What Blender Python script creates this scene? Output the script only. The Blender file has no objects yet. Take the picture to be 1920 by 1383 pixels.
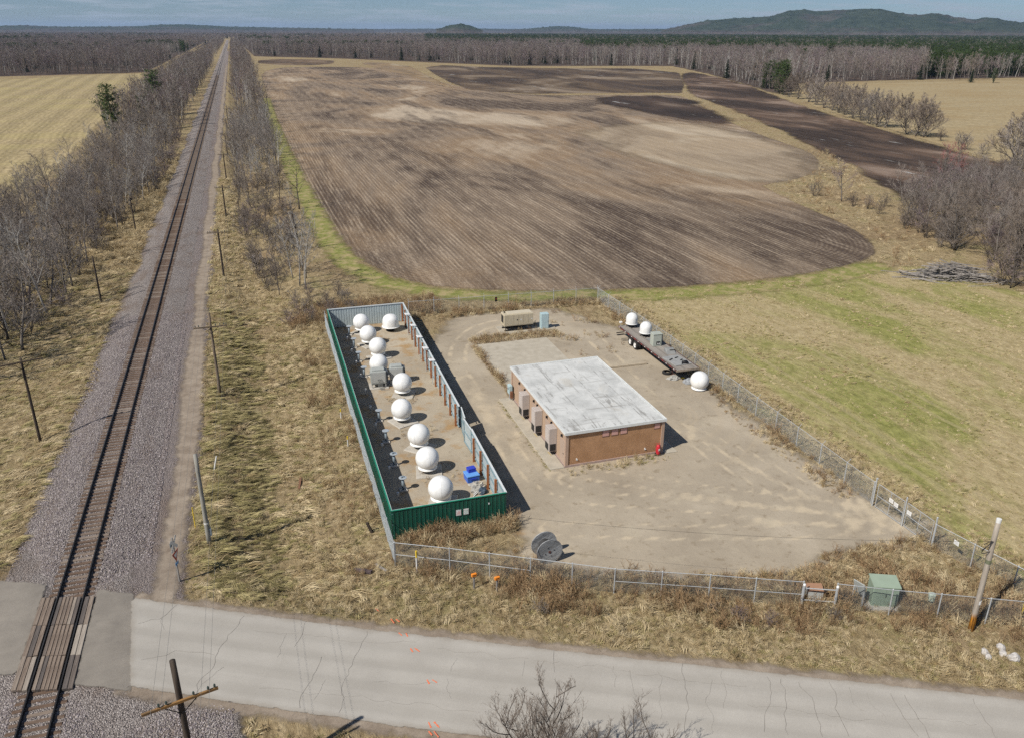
# Rail-side antenna yard seen from a drone. Metres; +Y runs along the railway, +X away from it.
import bpy, bmesh, math, random
import numpy as np
from mathutils import Vector, Matrix, noise as mnoise

rnd = random.Random(7)
npr = np.random.RandomState(11)
R = math.radians
scene = bpy.context.scene
col = scene.collection

# ------------------------------------------------------------------ camera
cam_data = bpy.data.cameras.new('camera')
cam = bpy.data.objects.new('camera', cam_data)
col.objects.link(cam)
cam_data.sensor_width = 36.0
cam_data.lens = 28.875
cam_data.clip_start = 0.5
cam_data.clip_end = 60000
pitch, yaw, roll = R(22.39), R(17.65), R(0.2)
fw = Vector((math.sin(yaw) * math.cos(pitch), math.cos(yaw) * math.cos(pitch), -math.sin(pitch)))
rt = Vector((math.cos(yaw), -math.sin(yaw), 0))
up = rt.cross(fw)
rt2 = rt * math.cos(roll) + up * math.sin(roll)
up2 = up * math.cos(roll) - rt * math.sin(roll)
cam.matrix_world = Matrix(((rt2.x, up2.x, -fw.x, 0), (rt2.y, up2.y, -fw.y, 0), (rt2.z, up2.z, -fw.z, 33.0), (0, 0, 0, 1)))
scene.camera = cam

# ------------------------------------------------------------------ sun, sky, exposure
SUN_EL = R(45.5)
SUN_DIR = Vector((-0.925, -0.38, 0)).normalized() * math.cos(SUN_EL) + Vector((0, 0, math.sin(SUN_EL)))   # towards the sun
sun_data = bpy.data.lights.new('sun', 'SUN')
sun_data.energy = 5.0
sun_data.angle = R(0.53)
sun_data.color = (1.0, 0.94, 0.85)
sun = bpy.data.objects.new('sun', sun_data)
sun.rotation_euler = (-SUN_DIR).to_track_quat('-Z', 'Y').to_euler()
sun.location = (-60, -30, 90)
col.objects.link(sun)

world = bpy.data.worlds.new('World')
scene.world = world
world.use_nodes = True
wn, wl = world.node_tree.nodes, world.node_tree.links
bg = wn['Background']
sky = wn.new('ShaderNodeTexSky')
sky.sky_type = 'NISHITA'
sky.sun_disc = False
sky.sun_elevation = SUN_EL
sky.sun_rotation = math.atan2(SUN_DIR.x, SUN_DIR.y)
sky.altitude = 300
sky.air_density = 0.8
sky.dust_density = 0.0
sky.ozone_density = 4.0
# thin broken cloud spread evenly over the whole sky: noise on the plane of the cloud layer
tc = wn.new('ShaderNodeTexCoord')
sep = wn.new('ShaderNodeSeparateXYZ')
wl.new(tc.outputs['Generated'], sep.inputs[0])
zz = wn.new('ShaderNodeMath'); zz.operation = 'ADD'; zz.inputs[1].default_value = 0.06
zm = wn.new('ShaderNodeMath'); zm.operation = 'MAXIMUM'; zm.inputs[1].default_value = 0.0
wl.new(sep.outputs['Z'], zm.inputs[0]); wl.new(zm.outputs[0], zz.inputs[0])
dv = wn.new('ShaderNodeVectorMath'); dv.operation = 'DIVIDE'
cz = wn.new('ShaderNodeCombineXYZ')
for k in range(3):
    wl.new(zz.outputs[0], cz.inputs[k])
wl.new(tc.outputs['Generated'], dv.inputs[0]); wl.new(cz.outputs[0], dv.inputs[1])
cn = wn.new('ShaderNodeTexNoise'); cn.inputs['Scale'].default_value = 0.9; cn.inputs['Detail'].default_value = 7; cn.inputs['Roughness'].default_value = 0.6
wl.new(dv.outputs[0], cn.inputs['Vector'])
cr = wn.new('ShaderNodeValToRGB')
cr.color_ramp.elements[0].position = 0.48; cr.color_ramp.elements[0].color = (0.0, 0.0, 0.0, 1)
cr.color_ramp.elements[1].position = 0.64; cr.color_ramp.elements[1].color = (0.85, 0.85, 0.85, 1)
wl.new(cn.outputs['Fac'], cr.inputs[0])
mx = wn.new('ShaderNodeMixRGB')
mx.inputs[2].default_value = (7.6, 8.9, 10.4, 1)
tint = wn.new('ShaderNodeMixRGB'); tint.blend_type = 'MULTIPLY'; tint.inputs[0].default_value = 1.0; tint.inputs[2].default_value = (0.84, 0.96, 1.14, 1)
wl.new(sky.outputs[0], tint.inputs[1])
wl.new(cr.outputs[0], mx.inputs[0]); wl.new(tint.outputs[0], mx.inputs[1])
wl.new(mx.outputs[0], bg.inputs['Color'])
bg.inputs['Strength'].default_value = 0.05

scene.view_settings.view_transform = 'Standard'
scene.view_settings.look = 'None'
scene.view_settings.exposure = 0.07
scene.view_settings.gamma = 1.0
scene.view_settings.use_curve_mapping = False
scene.render.engine = 'CYCLES'
scene.cycles.max_bounces = 5
scene.cycles.diffuse_bounces = 2
scene.cycles.glossy_bounces = 2
scene.cycles.transparent_max_bounces = 12
scene.cycles.volume_bounces = 0
scene.cycles.use_adaptive_sampling = True
scene.cycles.adaptive_threshold = 0.02
scene.cycles.use_denoising = False
scene.cycles.sample_clamp_indirect = 4.0

# ------------------------------------------------------------------ helpers
def tag(o, label=None, cat=None, group=None, kind=None):
    if label: o['label'] = label
    if cat: o['category'] = cat
    if group: o['group'] = group
    if kind: o['kind'] = kind
    return o

def thing(name, label, cat, loc=(0, 0, 0), rz=0.0, group=None):
    o = bpy.data.objects.new(name, None)
    o.empty_display_size = 0.2
    o.location = loc
    o.rotation_euler = (0, 0, rz)
    col.objects.link(o)
    return tag(o, label, cat, group)

def link(name, me, parent=None, loc=None, rot=None, scale=None):
    o = bpy.data.objects.new(name, me)
    if parent is not None: o.parent = parent
    if loc is not None: o.location = loc
    if rot is not None: o.rotation_euler = rot
    if scale is not None: o.scale = scale
    col.objects.link(o)
    return o

def copy_tree(o, parent=None):
    c = o.copy()
    col.objects.link(c)
    c.parent = parent
    for ch in o.children:
        copy_tree(ch, c)
    return c

class MB:
    """collects faces; build() links them as one mesh object"""
    def __init__(s):
        s.v = []; s.f = []; s.m = []; s.mi = 0
    def face(s, pts):
        n = len(s.v); s.v += [tuple(p) for p in pts]; s.f.append(tuple(range(n, n + len(pts)))); s.m.append(s.mi)
    def add(s, vs, fs):
        n = len(s.v); s.v += [tuple(p) for p in vs]
        for f in fs:
            s.f.append(tuple(i + n for i in f)); s.m.append(s.mi)
        return s
    def box(s, c, d, rz=0.0, mat=None, taper=1.0):
        x, y, z = d[0] / 2, d[1] / 2, d[2] / 2
        vs = [Vector((sx * x * (taper if sz > 0 else 1), sy * y * (taper if sz > 0 else 1), sz * z)) for sz in (-1, 1) for sy in (-1, 1) for sx in (-1, 1)]
        M = mat if mat is not None else Matrix.Rotation(rz, 4, 'Z')
        c = Vector(c)
        return s.add([c + M @ v for v in vs], [(0, 2, 3, 1), (4, 5, 7, 6), (0, 1, 5, 4), (2, 6, 7, 3), (0, 4, 6, 2), (1, 3, 7, 5)])
    def cbox(s, c, d, b=0.02, rz=0.0):
        """box with chamfered vertical and top edges"""
        x, y, z = d[0] / 2, d[1] / 2, d[2] / 2
        def ring(i, zz):
            return [(x - i, -y + i + b, zz), (x - i, y - i - b, zz), (x - i - b, y - i, zz), (-x + i + b, y - i, zz), (-x + i, y - i - b, zz), (-x + i, -y + i + b, zz), (-x + i + b, -y + i, zz), (x - i - b, -y + i, zz)]
        vs = ring(0, -z) + ring(0, z - b) + ring(b, z)
        M = Matrix.Rotation(rz, 4, 'Z'); c = Vector(c)
        fs = []
        for k in (0, 8):
            for i in range(8):
                j = (i + 1) % 8
                fs.append((k + i, k + j, k + 8 + j, k + 8 + i))
        fs += [tuple(range(16, 24)), tuple(reversed(range(8)))]
        return s.add([c + M @ Vector(v) for v in vs], fs)
    def beam(s, p0, p1, w, h, roll=0.0):
        p0 = Vector(p0); p1 = Vector(p1); d = p1 - p0
        M = d.to_track_quat('Y', 'Z').to_matrix().to_4x4() @ Matrix.Rotation(roll, 4, 'Y')
        return s.box((p0 + p1) / 2, (w, d.length, h), mat=M)
    def cyl(s, p0, p1, r0, r1=None, n=8, caps=True):
        if r1 is None: r1 = r0
        p0 = Vector(p0); p1 = Vector(p1); d = (p1 - p0)
        q = d.to_track_quat('Z', 'Y')
        vs = []
        for p, r in ((p0, r0), (p1, r1)):
            for i in range(n):
                a = 2 * math.pi * i / n
                vs.append(p + q @ Vector((math.cos(a) * r, math.sin(a) * r, 0)))
        fs = [(i, (i + 1) % n, n + (i + 1) % n, n + i) for i in range(n)]
        if caps: fs += [tuple(reversed(range(n))), tuple(range(n, 2 * n))]
        return s.add(vs, fs)
    def tube(s, path, r, n=5, r1=None):
        path = [Vector(p) for p in path]
        m = len(path); vs = []
        for k, p in enumerate(path):
            d = path[min(k + 1, m - 1)] - path[max(k - 1, 0)]
            q = d.to_track_quat('Z', 'Y')
            rr = r if r1 is None else r + (r1 - r) * k / (m - 1)
            for i in range(n):
                a = 2 * math.pi * i / n
                vs.append(p + q @ Vector((math.cos(a) * rr, math.sin(a) * rr, 0)))
        fs = []
        for k in range(m - 1):
            for i in range(n):
                j = (i + 1) % n
                fs.append((k * n + i, k * n + j, (k + 1) * n + j, (k + 1) * n + i))
        fs += [tuple(reversed(range(n))), tuple(range((m - 1) * n, m * n))]
        return s.add(vs, fs)
    def lathe(s, prof, n=32, c=(0, 0, 0)):
        c = Vector(c); vs = []; fs = []; idx = []
        for r, z in prof:
            if r < 1e-5:
                idx.append([len(vs)] * n); vs.append(c + Vector((0, 0, z)))
            else:
                idx.append(list(range(len(vs), len(vs) + n)))
                vs += [c + Vector((r * math.cos(2 * math.pi * i / n), r * math.sin(2 * math.pi * i / n), z)) for i in range(n)]
        for k in range(len(prof) - 1):
            for i in range(n):
                j = (i + 1) % n
                f = []
                for q in (idx[k][i], idx[k][j], idx[k + 1][j], idx[k + 1][i]):
                    if q not in f: f.append(q)
                if len(f) > 2: fs.append(tuple(f))
        return s.add(vs, fs)
    def prism(s, poly, z0, z1):
        n = len(poly)
        vs = [(x, y, z0) for x, y in poly] + [(x, y, z1) for x, y in poly]
        fs = [(i, (i + 1) % n, n + (i + 1) % n, n + i) for i in range(n)] + [tuple(reversed(range(n))), tuple(range(n, 2 * n))]
        return s.add(vs, fs)
    def mesh(s, name, mats, smooth=False):
        me = bpy.data.meshes.new(name)
        me.from_pydata([tuple(v) for v in s.v], [], s.f)
        if not isinstance(mats, (list, tuple)): mats = [mats]
        for m in mats: me.materials.append(m)
        if len(mats) > 1: me.polygons.foreach_set('material_index', s.m)
        if smooth: me.polygons.foreach_set('use_smooth', [True] * len(me.polygons))
        me.update()
        return me
    def build(s, name, mats, parent=None, smooth=False, loc=None, rot=None):
        return link(name, s.mesh(name, mats, smooth), parent, loc, rot)

def np_mesh(name, verts, tris_or_quads, mat, smooth=False):
    verts = np.asarray(verts, np.float32); f = np.asarray(tris_or_quads, np.int32)
    me = bpy.data.meshes.new(name)
    me.vertices.add(len(verts)); me.vertices.foreach_set('co', verts.ravel())
    k = f.shape[1]
    me.loops.add(f.size); me.loops.foreach_set('vertex_index', f.ravel())
    me.polygons.add(len(f)); me.polygons.foreach_set('loop_start', np.arange(0, f.size, k, dtype=np.int32))
    if smooth: me.polygons.foreach_set('use_smooth', np.ones(len(f), bool))
    me.materials.append(mat)
    me.update(calc_edges=True)
    return me

# ------------------------------------------------------------------ materials
class NT:
    """thin wrapper to write node trees briefly"""
    def __init__(s, name):
        s.mat = bpy.data.materials.new(name); s.mat.use_nodes = True
        s.n = s.mat.node_tree.nodes; s.l = s.mat.node_tree.links
        s.p = s.n['Principled BSDF']; s.out = s.n['Material Output']
        s.pos = s.n.new('ShaderNodeNewGeometry').outputs['Position']
    def put(s, sock, v):
        if hasattr(v, 'is_output'): s.l.new(v, sock)
        elif isinstance(v, (tuple, list)): sock.default_value = (*v, 1.0) if len(v) == 3 and len(sock.default_value) == 4 else v
        else: sock.default_value = v
    def math(s, op, a, b=0.0, clamp=False):
        n = s.n.new('ShaderNodeMath'); n.operation = op; n.use_clamp = clamp
        s.put(n.inputs[0], a); s.put(n.inputs[1], b)
        return n.outputs[0]
    def vmul(s, v, k):
        n = s.n.new('ShaderNodeVectorMath'); n.operation = 'MULTIPLY'
        s.put(n.inputs[0], v); n.inputs[1].default_value = k
        return n.outputs[0]
    def vadd(s, a, b):
        n = s.n.new('ShaderNodeVectorMath'); n.operation = 'ADD'
        s.put(n.inputs[0], a); s.put(n.inputs[1], b)
        return n.outputs[0]
    def noise(s, scale, stretch=(1, 1, 1), detail=5, rough=0.6, dist=0.0, vec=None, seed=0.0):
        n = s.n.new('ShaderNodeTexNoise')
        v = s.vmul(vec if vec is not None else s.pos, stretch)
        if seed: v = s.vadd(v, (seed, seed * 1.7, seed * 0.3))
        s.l.new(v, n.inputs['Vector'])
        n.inputs['Scale'].default_value = scale; n.inputs['Detail'].default_value = detail
        n.inputs['Roughness'].default_value = rough; n.inputs['Distortion'].default_value = dist
        return n.outputs['Fac']
    def vor(s, scale, stretch=(1, 1, 1), feature='F1', out='Distance', vec=None):
        n = s.n.new('ShaderNodeTexVoronoi'); n.feature = feature
        s.l.new(s.vmul(vec if vec is not None else s.pos, stretch), n.inputs['Vector']); n.inputs['Scale'].default_value = scale
        return n.outputs[out]
    def ramp(s, fac, stops):
        n = s.n.new('ShaderNodeValToRGB'); s.l.new(fac, n.inputs[0])
        e = n.color_ramp.elements
        while len(e) < len(stops): e.new(0.5)
        for el, (p, c) in zip(e, stops):
            el.position = p; el.color = (*c, 1) if isinstance(c, (tuple, list)) else (c, c, c, 1)
        return n.outputs[0]
    def step(s, v, a, b):
        n = s.n.new('ShaderNodeMapRange'); n.interpolation_type = 'SMOOTHSTEP'
        s.put(n.inputs[0], v); n.inputs[1].default_value = a; n.inputs[2].default_value = b
        return n.outputs[0]
    def mix(s, f, a, b, mode='MIX'):
        n = s.n.new('ShaderNodeMixRGB'); n.blend_type = mode
        s.put(n.inputs[0], f); s.put(n.inputs[1], a); s.put(n.inputs[2], b)
        return n.outputs[0]
    def xyz(s, v=None):
        n = s.n.new('ShaderNodeSeparateXYZ'); s.l.new(v if v is not None else s.pos, n.inputs[0])
        return n.outputs
    def attr(s, name):
        n = s.n.new('ShaderNodeAttribute'); n.attribute_name = name
        return n.outputs['Fac']
    def objpos(s):
        return s.n.new('ShaderNodeTexCoord').outputs['Object']
    def rand(s):
        return s.n.new('ShaderNodeObjectInfo').outputs['Random']
    def done(s, color, rough=0.8, bump=None, bstr=0.5, bdist=0.05, spec=0.3, metal=0.0, alpha_edge=None):
        s.put(s.p.inputs['Base Color'], color); s.put(s.p.inputs['Roughness'], rough)
        s.p.inputs['Specular IOR Level'].default_value = spec; s.put(s.p.inputs['Metallic'], metal)
        if bump is not None:
            b = s.n.new('ShaderNodeBump'); b.inputs['Strength'].default_value = bstr; b.inputs['Distance'].default_value = bdist
            s.l.new(bump, b.inputs['Height']); s.l.new(b.outputs[0], s.p.inputs['Normal'])
        if alpha_edge is not None:
            t = s.n.new('ShaderNodeBsdfTransparent'); m = s.n.new('ShaderNodeMixShader')
            s.l.new(alpha_edge, m.inputs[0]); s.l.new(t.outputs[0], m.inputs[1]); s.l.new(s.p.outputs[0], m.inputs[2])
            s.l.new(m.outputs[0], s.out.inputs['Surface'])
        return s.mat
    def ragged(s, amp, width, scale, stretch=(1, 1, 1)):
        """worn outline of a sheet: its inside distance plus noise"""
        e = s.math('ADD', s.attr('edge'), s.math('MULTIPLY', s.math('SUBTRACT', s.noise(scale, stretch, 6, 0.65), 0.5), amp * 2))
        return s.step(e, -width, width)

def M(name, c, c2=None, scale=3.0, rough=0.7, metal=0.0, bump=0.0, stretch=(1, 1, 1), detail=5, spec=0.3, lo=0.3, hi=0.7, obj=False, rnd_v=0.0):
    """plain procedural material: two tones of one colour mixed by noise, optional relief"""
    t = NT(name)
    if c2 is None: c2 = tuple(x * 0.8 for x in c)
    f = t.noise(scale, stretch, detail, 0.6, vec=t.objpos() if obj else None)
    colr = t.ramp(f, [(lo, c2), (hi, c)])
    if rnd_v:
        colr = t.mix(1.0, colr, t.ramp(t.rand(), [(0, 1 - rnd_v), (1, 1.0)]), 'MULTIPLY')
    return t.done(colr, rough, f if bump else None, bump, 0.03, spec, metal)

# ================================================================== THE SETTING
# ------------------------------------------------------------------ terrain heights
RAIL_X = -13.3
KX = [-9000, -70, -30, -25, -20, -17.4, -9.6, -6.4, -5.0, -2.2, -0.6, 1.0, 3.6, 5.4, 6.4, 9000]
KZ = [0, 0, -0.15, -0.45, -0.15, 0.0, 0.24, 0.24, 0.14, -0.75, -0.95, -0.85, -0.45, -0.05, 0.0, 0]
TH = math.atan(0.49)
def road_yc(x): return 37.95 - 0.49 * np.asarray(x, float)
def sstep(a, b, v):
    t = np.clip((np.asarray(v, float) - a) / (b - a), 0, 1)
    return t * t * (3 - 2 * t)
def road_z(x):
    return np.interp(x, [-400, -40, -24, -16.2, -10.4, -4, 4, 14, 400], [0.05, 0.08, 0.35, 0.70, 0.70, 0.42, 0.16, 0.10, 0.10])
def hz(x, y):
    x = np.asarray(x, float); y = np.asarray(y, float)
    prof = np.interp(x, KX, KZ)
    d = np.abs(y - road_yc(x)) * math.cos(TH)
    w = sstep(3.5, 8.5, d)
    return prof * w + (road_z(x) - 0.07) * (1 - w)
def road_side0(X, Y): return (Y - road_yc(X)) * math.cos(TH)
def hz1(x, y): return float(hz(x, y))

def seg_dist(px, py, pts, closed):
    n = len(pts); best = np.full(px.shape, 1e9)
    for i in range(n if closed else n - 1):
        ax, ay = pts[i]; bx, by = pts[(i + 1) % n]
        dx, dy = bx - ax, by - ay
        t = np.clip(((px - ax) * dx + (py - ay) * dy) / (dx * dx + dy * dy + 1e-9), 0, 1)
        best = np.minimum(best, np.hypot(px - ax - t * dx, py - ay - t * dy))
    return best
def inside(px, py, pts):
    r = np.zeros(px.shape, bool); n = len(pts)
    for i in range(n):
        ax, ay = pts[i]; bx, by = pts[(i + 1) % n]
        c = ((ay > py) != (by > py)) & (px < (bx - ax) * (py - ay) / ((by - ay) if by != ay else 1e-9) + ax)
        r ^= c
    return r
def sdf(px, py, pts):
    d = seg_dist(px, py, pts, True)
    return np.where(inside(px, py, pts), d, -d)
def smooth_poly(pts, it=2):
    for _ in range(it):
        q = []
        for i in range(len(pts)):
            a = pts[i]; b = pts[(i + 1) % len(pts)]
            q += [(a[0] * .75 + b[0] * .25, a[1] * .75 + b[1] * .25), (a[0] * .25 + b[0] * .75, a[1] * .25 + b[1] * .75)]
        pts = q
    return pts
def grid_lines(a, b, step):
    out = [a]
    while out[-1] < b:
        out.append(out[-1] + step(out[-1]))
    return np.array(out)
def sheet(name, mat, fdist, bbox, z, cell=1.0, grow=0.012, margin=3.0, fz=None):
    """a ground sheet that follows the terrain; 'edge' holds the distance inside its outline"""
    x0, y0, x1, y1 = bbox
    ys = grid_lines(y0, y1, lambda v: max(cell, grow * abs(v)))
    xs = grid_lines(x0, x1, lambda v: max(cell, grow * min(abs(v), 90)))
    X, Y = np.meshgrid(xs, ys)
    E = fdist(X, Y)
    Z = (fz(X, Y) if fz else hz(X, Y)) + z
    nx, ny = len(xs), len(ys)
    idx = np.arange(nx * ny).reshape(ny, nx)
    q = np.stack([idx[:-1, :-1], idx[:-1, 1:], idx[1:, 1:], idx[1:, :-1]], -1).reshape(-1, 4)
    mg = margin
    q = q[(E.ravel()[q] > -mg).any(1)]
    used, inv = np.unique(q, return_inverse=True)
    co = np.stack([X.ravel(), Y.ravel(), Z.ravel()], -1)[used]
    me = np_mesh(name, co, inv.reshape(-1, 4), mat, True)
    at = me.attributes.new('edge', 'FLOAT', 'POINT'); at.data.foreach_set('value', E.ravel()[used].astype(np.float32))
    o = link(name, me)
    return tag(o, kind='structure')
def poly_sheet(name, mat, pts, z, cell=1.0, margin=3.0, smooth=1, grow=0.012):
    pts = smooth_poly(pts, smooth)
    P = np.array(pts)
    bb = (P[:, 0].min() - margin, P[:, 1].min() - margin, P[:, 0].max() + margin, P[:, 1].max() + margin)
    return sheet(name, mat, lambda X, Y: sdf(X, Y, pts), bb, z, cell, grow, margin)

# ------------------------------------------------------------------ ground materials
def m_grass():
    t = NT('dry_grass_ground')
    comb = t.noise(1.6, (1, 0.45, 1), 8, 0.72, 0.6)
    big = t.noise(0.045, detail=4, seed=3.1)
    mid = t.noise(0.35, (1, 0.6, 1), 5, 0.6, seed=8.0)
    fine = t.noise(9.0, (1, 0.35, 1), 4, 0.7, 1.5)
    c = t.ramp(comb, [(0.28, (0.13, 0.096, 0.05)), (0.5, (0.345, 0.268, 0.152)), (0.72, (0.51, 0.418, 0.262))])
    g = t.ramp(comb, [(0.3, (0.12, 0.115, 0.04)), (0.7, (0.33, 0.30, 0.13))])
    c = t.mix(t.math('MULTIPLY', t.step(mid, 0.48, 0.7), 0.55), c, g)
    b = t.ramp(comb, [(0.3, (0.14, 0.092, 0.055)), (0.7, (0.36, 0.26, 0.155))])
    c = t.mix(t.math('MULTIPLY', t.step(big, 0.46, 0.66), 0.6), c, b)
    c = t.mix(0.75, c, t.ramp(fine, [(0.25, 0.45), (0.75, 1.3)]), 'MULTIPLY')
    h = t.math('ADD', t.math('MULTIPLY', comb, 0.6), t.math('MULTIPLY', fine, 0.4))
    return t.done(c, 0.9, h, 1.0, 0.22, 0.1)
def m_meadow():
    t = NT('meadow_grass')
    comb = t.noise(1.3, (1, 0.6, 1), 8, 0.7, 0.5)
    patch = t.noise(0.075, (1.6, 0.5, 1), 6, 0.62, 0.6, seed=2.0)
    fine = t.noise(7.0, (1, 0.5, 1), 4, 0.7, 1.0)
    c = t.ramp(comb, [(0.3, (0.27, 0.21, 0.105)), (0.7, (0.50, 0.415, 0.245))])
    g = t.ramp(comb, [(0.3, (0.13, 0.148, 0.034)), (0.7, (0.335, 0.335, 0.105))])
    c = t.mix(t.math('MULTIPLY', t.step(patch, 0.44, 0.66), 0.88), c, g)
    x = t.xyz()
    # two pairs of faint wheel tracks along the fence
    tr = None
    for x0 in (49.0, 50.9, 58.5, 60.3):
        wob = t.math('ADD', t.math('MULTIPLY', t.noise(0.03, seed=5.0, detail=2), 5.0), x0 - 2.5)
        d = t.math('ABSOLUTE', t.math('SUBTRACT', x[0], wob))
        m = t.step(d, 0.45, 0.1)
        tr = m if tr is None else t.math('MAXIMUM', tr, m)
    c = t.mix(t.math('MULTIPLY', tr, 0.4), c, (0.40, 0.33, 0.2))
    c = t.mix(0.7, c, t.ramp(fine, [(0.25, 0.55), (0.75, 1.25)]), 'MULTIPLY')
    return t.done(c, 0.9, comb, 0.9, 0.15, 0.1, alpha_edge=t.ragged(1.6, 0.7, 0.35))
def m_green():
    t = NT('green_grass')
    comb = t.noise(1.6, detail=8, rough=0.7)
    patch = t.noise(0.12, detail=4)
    g = t.ramp(comb, [(0.3, (0.115, 0.13, 0.03)), (0.7, (0.30, 0.30, 0.10))])
    c = t.mix(t.step(t.noise(0.5, detail=6, rough=0.7, seed=6.0), 0.42, 0.66), g, (0.36, 0.29, 0.155))
    return t.done(c, 0.9, comb, 0.8, 0.12, 0.1, alpha_edge=t.ragged(2.2, 1.0, 0.35))
def m_soil(name, dark, mid, pale, orange, furrow=1.0, edge_amp=1.2, patch_seed=0.0, patch_scale=0.012, wet_glint=0.0, pale_w=0.5, head=True, edge_scale=0.5, edge_w=0.5):
    t = NT(name)
    x = t.xyz()
    wob = t.math('MULTIPLY', t.noise(0.012, (1, 0.6, 1), detail=1, seed=1.0), 3.0)
    ph = t.math('ADD', x[0], wob)
    # rows follow the long axis of the field; on the headland they follow its outline
    e = t.attr('edge')
    if head:
        hm = t.math('MULTIPLY', t.step(e, 9.5, 8.5), t.step(x[1], 150, 120))
    row = t.math('SINE', t.math('MULTIPLY', ph, 2 * math.pi / 0.78))
    row2 = t.math('SINE', t.math('MULTIPLY', ph, 2 * math.pi / 4.7))
    if head:
        rh = t.math('SINE', t.math('MULTIPLY', e, 2 * math.pi / 0.78))
        row = t.math('ADD', t.math('MULTIPLY', t.math('MULTIPLY', rh, hm), 0.55), t.math('MULTIPLY', row, t.math('SUBTRACT', 1.0, hm)))
    res = t.noise(1.7, (1, 0.045, 1), 8, 0.8)                     # residue lying along the rows
    res2 = t.noise(3.2, (1, 0.35, 1), 5, 0.7, seed=4.0)
    patch = t.noise(patch_scale, (1.5, 0.75, 1), 6, 0.58, 0.8, seed=patch_seed)
    patch2 = t.noise(patch_scale * 3.3, (1.7, 0.4, 1), 5, 0.6, 0.4, seed=patch_seed + 7)
    c = t.ramp(patch, [(0.38, dark), (0.45, mid), (0.54, orange), (0.63, pale)])
    c = t.mix(t.math('MULTIPLY', t.step(patch2, 0.47, 0.66), 0.8), c, dark)
    f = t.math('ADD', t.math('MULTIPLY', row, 0.06 * furrow), t.math('MULTIPLY', res, 1.0))
    f = t.math('ADD', f, t.math('MULTIPLY', row2, 0.03 * furrow))
    f = t.math('ADD', f, t.math('MULTIPLY', t.math('SUBTRACT', res2, 0.5), 0.5))
    c = t.mix(t.math('MULTIPLY', t.step(f, 0.42, 0.8), pale_w), c, pale)
    c = t.mix(0.8, c, t.ramp(f, [(0.15, 0.55), (0.8, 1.35)]), 'MULTIPLY')
    rough = 0.9
    if wet_glint:
        w = t.step(t.noise(0.09, (1.4, 0.25, 1), 7, 0.72, seed=9.0), 0.61, 0.68)
        c = t.mix(t.math('MULTIPLY', w, wet_glint), c, (0.42, 0.43, 0.42))  # pale streak marks and water glints, painted into the soil colour
    bump = t.math('ADD', t.math('MULTIPLY', row, 0.13 * furrow), t.math('ADD', t.math('MULTIPLY', res, 1.0), t.math('MULTIPLY', res2, 0.8)))
    return t.done(c, rough, bump, 0.9, 0.13, 0.15, alpha_edge=t.ragged(edge_amp, edge_w, edge_scale, (1, 0.5, 1)))
def m_tan(name, a, b, c3, seed, ragged=2.0, rows=0.0, angle=0.0):
    t = NT(name)
    comb = t.noise(0.9, (1, 0.5, 1), 8, 0.7, 0.5, seed=seed)
    patch = t.noise(0.03, (0.6, 1.4, 1), 5, 0.6, seed=seed)
    c = t.ramp(comb, [(0.28, a), (0.72, b)])
    c = t.mix(t.math('MULTIPLY', t.step(patch, 0.42, 0.68), 0.6), c, c3)
    if rows:
        x = t.xyz()
        v = t.math('ADD', t.math('MULTIPLY', x[0], math.cos(angle)), t.math('MULTIPLY', x[1], math.sin(angle)))
        v = t.math('ADD', v, t.math('MULTIPLY', t.noise(0.015, seed=2.0), 8.0))
        rw = t.math('SINE', t.math('MULTIPLY', v, 2 * math.pi / 1.9))
        rw2 = t.math('SINE', t.math('MULTIPLY', v, 2 * math.pi / 11.0))
        k = t.math('ADD', t.math('ADD', t.math('MULTIPLY', rw, 0.09), t.math('MULTIPLY', rw2, 0.12)), comb)
        c = t.mix(rows, c, t.ramp(k, [(0.2, 0.5), (0.85, 1.25)]), 'MULTIPLY')
    return t.done(c, 0.9, comb, 0.8, 0.15, 0.1, alpha_edge=t.ragged(ragged, 0.8, 0.25))
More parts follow.
